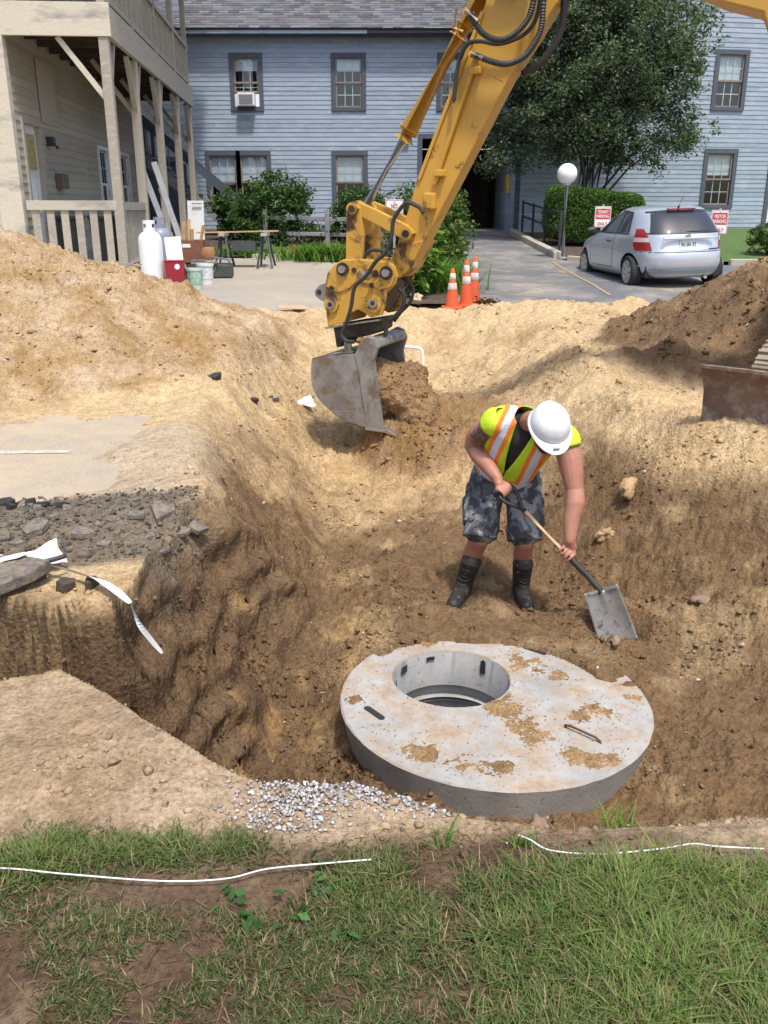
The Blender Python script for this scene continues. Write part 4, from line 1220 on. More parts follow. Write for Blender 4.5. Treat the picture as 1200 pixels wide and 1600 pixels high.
# ------------------------------------------------------------------ lettering made of flat strokes (5 x 7 pixel strokes built as thin boxes)
FONT = {'A': '01110 10001 10001 11111 10001 10001 10001', 'B': '11110 10001 10001 11110 10001 10001 11110', 'C': '01111 10000 10000 10000 10000 10000 01111', 'D': '11110 10001 10001 10001 10001 10001 11110', 'E': '11111 10000 10000 11110 10000 10000 11111', 'G': '01111 10000 10000 10011 10001 10001 01111', 'I': '01110 00100 00100 00100 00100 00100 01110', 'K': '10001 10010 10100 11000 10100 10010 10001', 'L': '10000 10000 10000 10000 10000 10000 11111', 'N': '10001 11001 10101 10101 10011 10001 10001', 'O': '01110 10001 10001 10001 10001 10001 01110', 'P': '11110 10001 10001 11110 10000 10000 10000', 'R': '11110 10001 10001 11110 10100 10010 10001', 'S': '01111 10000 10000 01110 00001 00001 11110', 'T': '11111 00100 00100 00100 00100 00100 00100', 'V': '10001 10001 10001 10001 10001 01010 00100', 'Y': '10001 10001 01010 00100 00100 00100 00100',
        '1': '00100 01100 00100 00100 00100 00100 01110', '4': '00010 00110 01010 10010 11111 00010 00010', '6': '01110 10000 10000 11110 10001 10001 01110', '8': '01110 10001 10001 01110 10001 10001 01110', '9': '01110 10001 10001 01111 00001 00001 01110', ' ': '00000 00000 00000 00000 00000 00000 00000'}
def text_part(s, cx, cz, h, w, y, name, mat, parent):
    """a word in the x-z plane facing -y, as a real text curve turned into mesh"""
    cu = bpy.data.curves.new(name, 'FONT')
    cu.body = s; cu.align_x = 'CENTER'; cu.align_y = 'CENTER'; cu.size = 1.0; cu.extrude = .002; cu.offset = .012
    o = bpy.data.objects.new(name, cu)
    C.objects.link(o)
    bpy.context.view_layer.update()
    dg = bpy.context.evaluated_depsgraph_get()
    me = bpy.data.meshes.new_from_object(o.evaluated_get(dg))
    bpy.data.objects.remove(o)
    co = np.zeros(len(me.vertices) * 3); me.vertices.foreach_get('co', co); co = co.reshape(-1, 3)
    mn, mx_ = co.min(0), co.max(0)
    co = (co - (mn + mx_) / 2) * np.array([w / max(mx_[0] - mn[0], 1e-6), h / max(mx_[1] - mn[1], 1e-6), 1])
    co = np.stack([co[:, 0] + cx, y + co[:, 2] * -1, co[:, 1] + cz], 1)
    me.vertices.foreach_set('co', co.ravel()); me.update()
    me.materials.clear()
    return link(name, me, mat, parent)
M['sign_red'] = simple('sign_red', (.50, .03, .035), .5, .08, bmp=0)
M['sign_white'] = simple('sign_white', (.80, .80, .78), .45, .04, bmp=0)

def sign(label, loc, w, h, zc, lines, band, post=True, rz=0, tail=None):
    T_ = thing('parking_sign', label, 'sign', loc, rz)
    mb = MB(); mb.box((0, 0, zc), (w, .008, h)); pl = mb.build('sign_plate', M['sign_white'], T_, bevel=.002)
    mb = MB()
    t = .008; e = .014
    for x in (-1, 1): mb.box((x * (w / 2 - e), -.0055, zc), (t, .002, h - 2 * e - t))
    for z in (-1, 1): mb.box((0, -.0055, zc + z * (h / 2 - e)), (w - 2 * e + t, .002, t))
    mb.build('border', M['sign_red'], pl)
    if band:
        mb = MB(); mb.box((0, -.0055, zc + h * .14), (w * .86, .0022, h * .5)); mb.build('red_band', M['sign_red'], pl)
    for s_, dz, hh, ww in lines:
        text_part(s_, 0, zc + dz * h, hh * h, ww * w, -.0085, 'lettering', M['sign_white'] if band else M['sign_red'], pl)
    if tail: text_part(tail, 0, zc - h * .33, .15 * h, .62 * w, -.0085, 'lettering', M['sign_red'], pl)
    mb = MB(); mb.box((0, .018, (zc + h * .5) / 2), (.045, .022, zc + h * .5 + .08)); mb.build('post', M['steel'], T_)
    mb = MB(); mb.lathe([(0, .012), (.012, .012), (.012, 0)], 8, (0, -.01, zc + h * .4), Euler((R(90), 0, 0)).to_matrix()); mb.build('bolt', M['steel'], T_)
    return T_
sign('white no parking sign with red lettering behind the excavator arm', (.2, 18.0, .24), .34, .46, 1.22, [('NO', .24, .18, .34), ('PARKING', -.02, .2, .82)], False)
sign('red banded tenant parking sign in front of the hedge left of the car', (5.04, 21.5, .46), .37, .46, .88, [('TENANT', .24, .16, .7), ('PARKING', .03, .16, .76)], True, tail='ONLY')
sign('red banded visitor parking sign standing just right of the car', (7.38, 20.5, .42), .37, .5, .82, [('VISITOR', .24, .16, .7), ('PARKING', .03, .16, .76)], True, tail='ONLY')

# ------------------------------------------------------------------ globe lamp
def lamp():
    T_ = thing('globe_lamp', 'white globe lamp on a pale post beside the kerb', 'lamp', (4.14, 21.3, .42))
    mb = MB(); mb.tube([(0, 0, 0), (-.02, 0, 1.6)], .05, 14); mb.build('post', M['steel'], T_, smooth=40)
    mb = MB(); mb.lathe([(0, 0), (.11, 0), (.11, .03), (.06, .05), (0, .05)], 16); mb.build('base_plate', M['steel'], T_)
    mb = MB(); mb.lathe([(.055, 0), (.1, .02), (.1, .06), (.07, .07)], 16, (-.02, 0, 1.58)); mb.build('collar', M['steel'], T_, smooth=True)
    g, nt, b = newmat('white_globe'); b.inputs['Base Color'].default_value = (.86, .86, .84, 1); b.inputs['Roughness'].default_value = .25; b.inputs['Subsurface Weight'].default_value = .2
    mb = MB(); n = 14
    mb.lathe([(.225 * math.sin(PI * i / n), .225 * -math.cos(PI * i / n)) for i in range(n + 1)], 24, (-.02, 0, 1.84)); mb.build('globe', g, T_, smooth=True)
lamp()

# ------------------------------------------------------------------ traffic cones
def cones():
    def cm(name, body, dirt):
        m, nt, b = newmat(name)
        p = objc(nt)
        sx = N(nt, 'ShaderNodeSeparateXYZ'); nt.links.new(p, sx.inputs[0])
        c = ramp(nt, noise(nt, 7, 5, .6, p), [(.3, tuple(x * .8 for x in body)), (.7, body)])
        d = ramp(nt, noise(nt, 14, 6, .7, p), [(.5, (0, 0, 0)), (.6, (1, 1, 1))])
        c = mixc(nt, d, c, dirt)
        nt.links.new(c, b.inputs['Base Color']); b.inputs['Roughness'].default_value = .6
        return m
    org = cm('cone_orange', (.78, .11, .03), (.52, .12, .05))
    wht = cm('cone_white', (.75, .72, .68), (.55, .45, .38))
    G = 'traffic cones at the driveway edge'
    for i, (lab, loc, h, tilt) in enumerate([('orange traffic cone standing alone nearest the sand, leftmost of three', (1.05, 13.95, .07), .60, .0), ('orange traffic cone with scuffed bands in front of another', (1.29, 14.2, .085), .70, -.01), ('orange traffic cone partly hidden behind the scuffed one', (1.44, 14.65, .11), .70, .02)]):
        T_ = thing('traffic_cone', lab, 'traffic cone', loc, .3 * i, G)
        T_.rotation_euler = (tilt, tilt, .4 * i)
        mb = MB(); mb.box((0, 0, .018), (.31, .31, .036)); mb.build('base', org, T_, bevel=.01)
        f = lambda z: .112 + (.026 - .112) * z / h
        mb = MB(); mb.lathe([(f(.03), .034), (f(h * .5), h * .5), (f(h - .01), h - .01), (f(h) * .7, h), (0, h)], 20); body = mb.build('body', org, T_, smooth=45)
        for z0, z1 in ((h * .48, h * .64), (h * .73, h * .88)):
            mb = MB(); mb.lathe([(f(z0) + .001, z0), (f(z0) + .004, z0 + .003), (f(z1) + .004, z1 - .003), (f(z1) + .001, z1)], 20); mb.build('reflective_band', wht, T_, smooth=True)
cones()

# ------------------------------------------------------------------ split rail fence, hand railing
def fence():
    T_ = thing('rail_fence', 'weathered split rail fence in front of the bushes', 'fence', (-1.46, 24.0, .55))
    for x in (-1.6, .0, 1.5):
        mb = MB(); mb.box((x, 0, .45), (.12, .10, 1.0)); mb.build('post', M['grey_wood'], T_, bevel=.015)
    for z, x0, x1 in ((.74, -1.55, -.05), (.36, -1.55, -.05), (.70, .06, 1.45), (.33, .06, 1.45)):
        mb = MB(); mb.bar((x0, .0, z), (x1, .0, z + rnd.uniform(-.03, .03)), .05, .1); mb.build('rail', M['grey_wood'], T_, bevel=.012)
fence()
def railing():
    T_ = thing('hand_railing', 'dark metal hand railing along the ramp kerb by the passage', 'railing', (4.1, 25, .6))
    P = [(4.07, 28.0), (4.10, 26.2), (4.13, 24.4), (4.20, 22.6)]
    inv = Matrix.Translation((-4.1, -25, -.6))
    for x, y in P:
        z = float(pv(y)) + .1
        mb = MB(); mb.box((x + .09, y, z + .42), (.06, .06, .95)); o = mb.build('post', M['black_metal'], T_); o.matrix_parent_inverse = inv
    for i in range(3):
        for dz in (.84, .45):
            a, b = P[i], P[i + 1]
            mb = MB(); mb.bar((a[0] + .09, a[1], float(pv(a[1])) + .1 + dz), (b[0] + .09, b[1], float(pv(b[1])) + .1 + dz), .045); o = mb.build('rail', M['black_metal'], T_); o.matrix_parent_inverse = inv
railing()

# ------------------------------------------------------------------ clutter by the porch
def gy(y): return float(pv(y))
def cylinder(label, loc, mat, g='gas cylinders'):
    T_ = thing('gas_cylinder', label, 'gas cylinder', loc, .3, g)
    prof = [(0, .03), (.17, .03), (.195, .08), (.2, .16), (.2, .84), (.19, .90), (.15, .96), (.08, 1.0), (0, 1.01)]
    mb = MB(); mb.lathe(prof, 28); mb.build('tank', mat, T_, smooth=50)
    mb = MB(); mb.lathe([(.17, 0), (.17, .05), (.15, .05), (.15, 0), (.17, 0)], 24); mb.build('foot_ring', mat, T_)
    mb = MB()
    k = 28
    ring = []
    for lay, r_ in (('o', .105), ('i', .098)):
        for z in (.985, 1.055, 1.115, 1.175): ring.append([(r_ * math.cos(2 * PI * i / k), r_ * math.sin(2 * PI * i / k), z) for i in range(k)])
    V = [p for q in ring for p in q]; F = []
    hole = lambda i: (i % 7) in (2, 3, 4)
    for L0 in (0, 4):
        for j in range(3):
            for i in range(k):
                if j == 1 and hole(i): continue
                a = (L0 + j) * k
                F.append((a + i, a + (i + 1) % k, a + k + (i + 1) % k, a + k + i))
    for i in range(k):
        F.append((3 * k + i, 3 * k + (i + 1) % k, 7 * k + (i + 1) % k, 7 * k + i))
    mb.add(V, F); mb.build('collar', mat, T_)
    mb = MB(); mb.tube([(0, 0, 1.0), (0, 0, 1.09)], .025, 10); mb.tube([(-.04, 0, 1.06), (.05, 0, 1.06)], .018, 8); mb.build('valve', simple('brass', (.4, .3, .12), .4, metal=.8, bmp=0), T_)
cylinder('tall white gas cylinder standing in front of its grey twin', (-4.02, 15.9, gy(15.9)), simple('white_enamel', (.78, .79, .8), .35, .04, 5, bmp=0))
cylinder('tall grey gas cylinder standing behind the white one', (-4.04, 16.75, gy(16.75)), simple('grey_enamel', (.24, .27, .33), .4, .08, 5, bmp=0))

def clutter():
    # white board leaning on the red bin
    mb = MB(); mb.box((0, 0, .45), (.28, .025, .88), (R(-9), R(-4), 0)); o = mb.build('foam_board', simple('white_board', (.8, .8, .79), .6, .05, bmp=0), None, (-3.66, 16.12, gy(16.1)), (0, 0, .15)); tag(o, 'white board leaning upright behind the red bin', 'board')
    T_ = thing('storage_bin', 'dark red plastic bin standing beside the gas cylinders', 'bin', (-3.62, 15.86, gy(15.86)), .15)
    rm = simple('red_plastic', (.30, .018, .035), .35, .1, bmp=0)
    mb = MB()
    V = []
    for s_, z in ((.29, 0), (.33, .52), (.30, .52), (.26, .03)):
        V += [(-s_ / 2, -s_ * .36, z), (s_ / 2, -s_ * .36, z), (s_ / 2, s_ * .36, z), (-s_ / 2, s_ * .36, z)]
    F = [(3, 2, 1, 0)] + [(4 * l + i, 4 * l + (i + 1) % 4, 4 * l + 4 + (i + 1) % 4, 4 * l + 4 + i) for l in range(3) for i in range(4)] + [(12, 13, 14, 15)]
    mb.add(V, F); mb.build('body', rm, T_, bevel=.012)
    mb = MB(); mb.box((0, 0, .517), (.35, .26, .02)); mb.build('rim', rm, T_, bevel=.008)
    mb = MB(); mb.lathe([(0, .004), (.045, .004), (.045, 0)], 16, (.05, -.1180, .42), Euler((R(90), 0, 0)).to_matrix()); mb.build('sticker', M['sign_white'], T_)
    # buckets
    def bucket(label, loc, mat, lm, tilt=0):
        T_ = thing('plastic_bucket', label, 'bucket', loc, .5, 'plastic buckets')
        mb = MB(); mb.lathe([(0, 0), (.125, 0), (.148, .36), (.155, .36), (.155, .33), (.16, .33), (.16, .37), (.142, .37), (.12, .02), (0, .02)], 24); mb.build('pail', mat, T_, smooth=40)
        mb = MB(); mb.tube([(.16 * math.cos(t), .162 * math.sin(t) * .3 - .13, .33 - .17 * math.sin(t)) for t in [PI * i / 12 for i in range(13)]], .004, 6); mb.build('handle', M['steel'], T_)
        mb = MB(); mb.lathe([(.137, .1), (.146, .28)], 24); mb.lathe([(.1375, .1), (.1465, .28)], 24); mb.build('print', lm, T_, smooth=True)
        return T_
    bucket('green tinted bucket with a rag over its rim, nearest the pad', (-3.33, 16.05, gy(16.05)), simple('greenish_bucket', (.48, .58, .50), .45, .12, 9, bmp=0), simple('bucket_print', (.30, .46, .36), .5, .4, 25, bmp=0))
    bucket('white bucket standing just behind the green tinted one', (-3.27, 16.75, gy(16.75)), simple('white_bucket', (.72, .73, .72), .45, .06, 9, bmp=0), simple('bucket_print_b', (.65, .66, .66), .5, .2, 25, bmp=0))
    mb = MB(); mb.box((0, 0, .25), (.16, .03, .5), (R(10), R(-18), .3)); o = mb.build('scrap_board', simple('scrap_tan', (.5, .46, .38), .8), None, (-3.50, 16.02, gy(16) + .02)); tag(o, 'short tan scrap board leaning on the green tinted bucket', 'board')
    # wooden box of scraps
    T_ = thing('wooden_crate', 'brown wooden crate full of scrap wood behind the white board', 'crate', (-4.0, 18.6, gy(18.6)), .1)
    bw = simple('brown_box', (.20, .085, .045), .7, .2)
    for x in (-.36, .36):
        mb = MB(); mb.box((x, 0, .45), (.03, .5, .42)); mb.build('side', bw, T_)
    for y in (-.26, .26):
        mb = MB(); mb.box((0, y, .45), (.75, .03, .42)); mb.build('side', bw, T_)
    mb = MB(); mb.box((0, 0, .23), (.70, .48, .03)); mb.build('bottom', bw, T_)
    mb = MB(); mb.box((.05, -.278, .56), (.16, .006, .07)); mb.build('label_plate', M['sign_white'], T_)
    mb = MB(); mb.box((0, 0, .1), (.8, .6, .2)); mb.build('plinth', M['dark_wood'], T_)
    for i, (x, y, h, a, b_) in enumerate([(-.05, 0, .75, .05, .08), (.05, .1, .8, -.06, .05), (.15, -.1, .62, .12, -.04), (.22, .05, .7, .2, .1), (-.2, .1, .55, -.15, 0)]):
        mb = MB(); mb.box((0, 0, h / 2), (.07, .03, h)); o = mb.build('scrap_stick', simple('raw_wood', (.55, .36, .17), .8, .2) if 'raw' not in M else M['raw'], None, (-4.0 + x, 18.6 + y, gy(18.6) + .26), (a, b_, .4 * i))
        M.setdefault('raw', o.data.materials[0])
        tag(o, ['tallest pair\'s left pale stick poking out of the brown crate', 'tallest pale stick poking out of the middle of the brown crate', 'short pale stick at the front of the brown crate', 'leaning pale stick at the right end of the brown crate', 'shortest pale stick at the left end of the brown crate'][i], 'stick', 'sticks in the crate')
    mb = MB(); mb.lathe([(0, 0), (.13, 0), (.17, .12), (.15, .24), (.0, .25)], 16); o = mb.build('clay_pot', simple('terracotta', (.42, .2, .09), .8), None, (-3.55, 18.5, gy(18.5) + .28), smooth=40); tag(o, 'round terracotta pot beside the brown crate', 'pot')
    mb = MB(); mb.box((0, 0, .13), (.75, .55, .26)); o = mb.build('storage_tote', simple('dark_tote', (.05, .06, .055), .6, .3), None, (-3.35, 18.0, gy(18)), (0, 0, .1), bevel=.03); tag(o, 'low dark tote of junk behind the buckets', 'tote')
    for i in range(3):
        mb = MB(); mb.box((0, 0, 0), (rnd.uniform(.3, .7), .07, .03)); o = mb.build('junk_board', M['grey_wood'], None, (-3.45 + rnd.uniform(-.2, .3), 17.9 + rnd.uniform(-.2, .2), gy(18) + .29 + i * .032), (rnd.uniform(-.05, .05), rnd.uniform(-.06, .06), rnd.uniform(-.8, .8))); tag(o, ['lowest grey board lying on the dark tote', 'middle grey board lying crosswise on the dark tote', 'topmost grey board lying on the dark tote'][i], 'board', 'boards on the tote')
    # white slab door leaning
    T_ = thing('slab_door', 'narrow white slab door leaning against the last porch posts', 'door', (-4.18, 20.7, gy(20.7)), -.05)
    mb = MB(); mb.box((0, 0, .66), (.36, .035, 1.32), (R(-6), 0, 0)); dd = mb.build('panel', M['white_paint'], T_, bevel=.004)
    mb = MB(); mb.box((.05, -.01, 1.26), (.22, .03, .02)); mb.build('handle', M['grey_wood'], T_)
    # leaning boards
    for i, (x, y, L_, t, lab) in enumerate([(-4.85, 19.4, 2.1, .30, 'pale grey board leaning on the second porch post, longest'), (-4.68, 19.5, 2.2, .26, 'pale grey board leaning second from the porch rail'), (-4.78, 20.3, 1.7, .34, 'shorter weathered board leaning behind the pale ones')]):
        mb = MB(); mb.box((0, 0, L_ / 2), (.11, .03, L_)); o = mb.build('leaning_board', simple('pale_board', (.46, .47, .49), .7, .15) if i < 2 else M['grey_wood'], None, (x + .55, y, gy(y)), (R(3), -t, .1)); tag(o, lab, 'board')
    # dark bins on the porch
    for i, (x, lab) in enumerate([(-5.85, 'black rubbish bin on the porch, behind the left balusters'), (-5.2, 'black rubbish bin on the porch, behind the right balusters')]):
        T_ = thing('rubbish_bin', lab, 'bin', (x, 17.3, .6), 0, 'bins on the porch')
        mb = MB(); mb.lathe([(0, 0), (.22, 0), (.27, .75), (0, .75)], 20); mb.build('body', M['black_metal'], T_, smooth=40)
        mb = MB(); mb.lathe([(.29, .75), (.29, .80), (.2, .88), (0, .9)], 20); mb.build('lid', M['black_metal'], T_, smooth=40)
    # folding sawhorse bench with a long plank
    T_ = thing('folding_workbench', 'dark folding workbench standing on the pad in front of the staircase', 'workbench', (-3.0, 19.9, gy(19.9)), 0)
    dk = simple('dark_green_metal', (.06, .075, .07), .6)
    for x in (-.45, .45):
        for sy in (-1, 1):
            for sx in (-1, 1):
                mb = MB(); mb.bar((x + sx * .16, sy * .3, 0), (x + sx * .05, sy * .06, .66), .035); mb.build('leg', dk, T_)
        mb = MB(); mb.box((x, 0, .68), (.13, .55, .06)); mb.build('jaw', simple('jaw_wood', (.42, .40, .36), .8), T_)
        mb = MB(); mb.bar((x, -.22, .25), (x, .22, .25), .03); mb.build('spreader', dk, T_)
    for z in (.35, .52):
        mb = MB(); mb.bar((-.45, 0, z), (.45, 0, z), .04); mb.build('cross_bar', dk, T_)
    mb = MB(); mb.box((0, 0, .44), (.5, .3, .2)); mb.build('tray', dk, T_)
    mb = MB(); mb.box((0, 0, 0), (1.75, .09, .028)); o = mb.build('plank', M['raw'], None, (-3.13, 19.85, gy(19.9) + .735), (0, R(-1.2), .03)); tag(o, 'long thin bare plank laid across the folding workbench', 'plank')
    mb = MB(); mb.lathe([(0, 0), (.07, 0), (.09, .2), (.075, .2), (0, .03)], 14); o = mb.build('clay_pot', simple('red_pot', (.4, .12, .06), .7), None, (-2.15, 21.85, .5), smooth=40); tag(o, 'small red pot by the bed edging below the round bush', 'pot')
    # flattened cardboard by the pad edge
    mb = MB(); mb.box((0, 0, .01), (.42, .3, .012)); o = mb.build('cardboard_sheet', simple('cardboard', (.48, .34, .22), .85), None, (-1.40, 13.75, hz(-1.4, 13.75) + .06), (R(4), R(2), .2)); tag(o, 'flat piece of cardboard lying at the edge of the pad', 'cardboard')
clutter()
# ------------------------------------------------------------------ round concrete cover slab
def cover_slab():
    T_ = thing('concrete_cover_slab', 'large round concrete manhole slab with an offset round opening in the pit', 'manhole slab', (.55, 3.9, -.99))
    T_.rotation_euler = (R(-1.0), R(.8), 0)
    Rr, hr, h = .775, .305, .21
    hx, hy = -.20, .21
    n = 96
    def ring(r, z, cx=0, cy=0, j=0.0, seed=1):
        rr = random.Random(seed)
        return [(cx + (r + rr.uniform(-j, j)) * math.cos(2 * PI * k / n), cy + (r + rr.uniform(-j, j)) * math.sin(2 * PI * k / n), z + rr.uniform(-j, j) * .5) for k in range(n)]
    # hole points matched by angle from the slab centre
    rings = [ring(.725, 0), ring(.772, h - .02), ring(.7745, h - .008, j=.002), ring(.766, h, j=.003, seed=2)]
    # intermediate rings between the outer edge and the hole lip
    outer = rings[-1]; lip = ring(hr + .006, h, hx, hy, .0015, 3)
    mids = []
    for t in (.2, .4, .6, .8):
        mids.append([tuple(outer[k][i] * (1 - t) + lip[k][i] * t for i in range(3)) for k in range(n)])
    rings += mids + [lip, ring(hr, h - .008, hx, hy, .001, 4), ring(hr - .012, 0, hx, hy)]
    mb = MB()
    V = [p for q in rings for p in q]
    F = [(i * n + k, i * n + (k + 1) % n, (i + 1) * n + (k + 1) % n, (i + 1) * n + k) for i in range(len(rings) - 1) for k in range(n)]
    L_ = len(rings) - 1
    F += [(L_ * n + k, L_ * n + (k + 1) % n, (k + 1) % n, k) for k in range(n)]
    mb.add(V, F)
    # concrete material: pale cement with greyer patches, brown soil stain smears and specks
    m, nt, b = newmat('cast_concrete')
    p = objc(nt)
    c = ramp(nt, noise(nt, 4.2, 6, .6, p), [(.32, (.30, .298, .285)), (.5, (.37, .367, .355)), (.68, (.43, .427, .412))])
    c = mixc(nt, ramp(nt, noise(nt, 2.6, 7, .7, p, 1.0), [(.52, (0, 0, 0)), (.66, (.75, .75, .75))]), c, (.42, .417, .405))
    c = mixc(nt, ramp(nt, noise(nt, 46, 3, .6, p), [(.64, (0, 0, 0)), (.69, (1, 1, 1))]), c, (.20, .17, .13))
    sx = N(nt, 'ShaderNodeSeparateXYZ'); nt.links.new(p, sx.inputs[0])
    st = N(nt, 'ShaderNodeTexNoise'); st.inputs['Scale'].default_value = 5.0; st.inputs['Detail'].default_value = 8; st.inputs['Roughness'].default_value = .72
    nt.links.new(p, st.inputs['Vector'])
    f = ramp(nt, st.outputs[0], [(.42, (0, 0, 0)), (.66, (.8, .8, .8))])
    topm = ramp(nt, sx.outputs[2], [(.19, (0, 0, 0)), (.2, (1, 1, 1))])
    fm = N(nt, 'ShaderNodeMath', operation='MULTIPLY'); nt.links.new(f, fm.inputs[0]); nt.links.new(topm, fm.inputs[1])
    c = mixc(nt, fm.outputs[0], c, ramp(nt, noise(nt, 30, 5, .7, p), [(.3, (.27, .16, .075)), (.7, (.45, .31, .17))]))
    nt.links.new(c, b.inputs['Base Color']); b.inputs['Roughness'].default_value = .88; b.inputs['Specular IOR Level'].default_value = .25
    bump(nt, b, noise(nt, 55, 6, .7, p), .4, .006)
    M['cast'] = m
    mb.build('slab', m, T_, smooth=35)
    # lifting slots and wire hook
    for (x, y, a) in ((-.60, -.165, -.9), (.29, .52, -.65)):
        mb = MB()
        k = 20; hl, hw = .055, .017
        pts = [(hl * (1 if math.cos(t) > 0 else -1) + hw * math.cos(t), hw * math.sin(t)) for t in [2 * PI * (i + .5) / k for i in range(k)]]
        mb.prism(pts, (x, y, h), (math.cos(a), math.sin(a), 0), (-math.sin(a), math.cos(a), 0), (0, 0, 1), .0005, .004)
        mb.build('lifting_slot', simple('tar_black', (.025, .025, .024), .6, bmp=.3), T_)
    mb = MB(); mb.tube([(.31, -.28, h - .01), (.305, -.27, h + .012), (.33, -.30, h + .022), (.42, -.385, h + .02), (.44, -.40, h + .008), (.445, -.405, h - .01)], .006, 8); mb.build('lifting_hook', simple('rusty_bar', (.10, .06, .045), .8), T_, smooth=True)
    # shaft ring below the opening
    mb = MB()
    mb.lathe([(.42, -.95), (.42, -.001), (.34, -.001), (.34, -.95)], 64, (hx, hy, 0))
    mb.build('shaft_ring', M['cast'], T_, smooth=35)
    mb = MB(); mb.lathe([(0, -.50), (.345, -.50)], 48, (hx, hy, 0)); mb.build('shaft_bottom', simple('wet_grey_bottom', (.26, .27, .27), .5, .2, 3), T_)
    mb = MB(); mb.lathe([(.29, -.075), (.345, -.075), (.345, -.10), (.30, -.10)], 64, (hx, hy, 0)); mb.build('joint_ledge', M['cast'], T_)
    # tar daubs on the inside
    tar = M.get('tar') or simple('tar_daub', (.03, .03, .03), .5)
    M['tar'] = tar
    for a, z, w, hh in ((.85, .15, .035, .10), (2.55, .16, .06, .05), (1.9, .17, .05, .025), (2.95, .12, .03, .07)):
        mb = MB()
        k = 6
        V = []
        for i in range(k + 1):
            t = a + (i / k - .5) * w / .3
            for zz in (z - hh / 2 * rnd.uniform(.7, 1), z + hh / 2 * rnd.uniform(.7, 1)):
                V.append((hx + .2915 * math.cos(t), hy + .2915 * math.sin(t), zz))
        mb.add(V, [(2 * i, 2 * i + 1, 2 * i + 3, 2 * i + 2) for i in range(k)]); mb.build('tar_daub', tar, T_, fix=False)
    # soil lying on top: a thin uneven film plus crumbs
    r = np.random.RandomState(8)
    def soilw(x, y):
        band = np.exp(-((x - .03 + .42 * (y + .1)) / .12) ** 2) * sstep(-.62, -.3, y) * sstep(.34, .1, y)
        spots = sum(np.exp(-(((x - cx) / sx_) ** 2 + ((y - cy) / sy_) ** 2)) for cx, cy, sx_, sy_ in ((-.38, -.50, .15, .09), (.20, .36, .13, .12), (.45, -.13, .13, .10), (-.69, -.03, .06, .06), (.36, .24, .10, .07), (.34, -.52, .15, .08), (-.10, -.60, .16, .08), (.68, .02, .08, .06), (.0, .68, .3, .10), (-.38, .62, .14, .10), (.50, .55, .18, .08)))
        return .62 * np.clip(band + spots, 0, 1) + .62 * fbm(x, y, 9, 6, .72, 3) + .2 * fbm(x, y, 60, 3, .6, 6) - .24
    g = np.linspace(-.76, .76, 230)
    gx, gy_ = np.meshgrid(g, g)
    x, y = gx.ravel(), gy_.ravel()
    w = soilw(x, y)
    ins = (np.hypot(x, y) < .757) & (np.hypot(x - hx, y - hy) > hr + .014)
    zz = h - .004 + np.clip(w, -.2, 1) * .020 + .008 * fbm(x, y, 26, 3, .6, 2) * np.clip(w + .2, 0, 1)
    idx = np.arange(len(x)).reshape(gx.shape)
    F = np.stack([idx[:-1, :-1].ravel(), idx[:-1, 1:].ravel(), idx[1:, 1:].ravel(), idx[1:, :-1].ravel()], 1)
    okf = ins[F].all(1) & (zz[F].max(1) > h - .0005)
    col = np.array([.37, .245, .125]) * (.85 + .35 * fbm(x, y, 9, 3, .6, 7)[:, None])
    o = tag(link('soil_film', np_mesh('soil_film', np.stack([x, y, zz], 1), F[okf], np.clip(col, .03, .6), True), M['soil'], T_), kind='stuff')
    n_ = 26000
    a = r.rand(n_) * 2 * PI; q = np.sqrt(r.rand(n_)) * .755
    x, y = q * np.cos(a), q * np.sin(a)
    w = soilw(x, y)
    ok = (r.rand(n_) < np.clip(w + .30, 0, 1) * .55 + .02) & (np.hypot(x - hx, y - hy) > hr + .012)
    x, y, w = x[ok], y[ok], w[ok]
    col = np.array([.34, .22, .115]) * (.55 + .8 * r.rand(len(x), 1))
    s_ = .0018 + .007 * r.rand(len(x)) ** 4
    o = scatter('soil_crumbs', x, y, s_, col, M['clod'], 12, zoff=h + np.clip(w * .022 - .004, 0, 1), parent=T_)
    tag(o, kind='stuff')
cover_slab()

# ------------------------------------------------------------------ excavator
def yellow_paint(name, wear, dirtc=(.055, .035, .022)):
    m, nt, b = newmat(name)
    p = pos(nt)
    c = ramp(nt, noise(nt, 2.2, 5, .6, p), [(.3, (.55, .30, .045)), (.7, (.64, .365, .06))])
    d1 = ramp(nt, noise(nt, 4.5, 8, .68, p, .6), [(.63 - .15 * wear, (0, 0, 0)), (.70 - .12 * wear, (1, 1, 1))])
    mp = N(nt, 'ShaderNodeMapping'); mp.inputs['Scale'].default_value = (1, 1, .12); nt.links.new(p, mp.inputs['Vector'])
    d2 = ramp(nt, noise(nt, 24, 6, .7, mp.outputs[0]), [(.66 - .08 * wear, (0, 0, 0)), (.73 - .05 * wear, (.8, .8, .8))])
    c = mixc(nt, d1, c, mixc(nt, noise(nt, 20, 3, .6, p), dirtc, (.17, .085, .035)))
    c = mixc(nt, d2, c, (.16, .085, .03))
    c = mixc(nt, .35, c, ramp(nt, noise(nt, 1.2, 4, .6, p), [(.3, (.66, .62, .56)), (.6, (1, 1, 1))]), 'MULTIPLY')
    nt.links.new(c, b.inputs['Base Color'])
    rg = ramp(nt, d1, [(0, (.42, .42, .42)), (1, (.85, .85, .85))]); nt.links.new(rg, b.inputs['Roughness'])
    bump(nt, b, d1, -.25, .003)
    return m
M['yel'] = yellow_paint('excavator_yellow', .16)
M['yel_worn'] = yellow_paint('excavator_yellow_worn', .75)
M['rust_steel'] = simple('scuffed_bucket_steel', (.27, .26, .25), .5, .3, 3.5, .3, .3, 40, dirt=(.19, .14, .095), dirt_amt=.7)
M['bright_steel'] = simple('polished_steel', (.5, .48, .45), .3, .15, 9, .85, bmp=0)
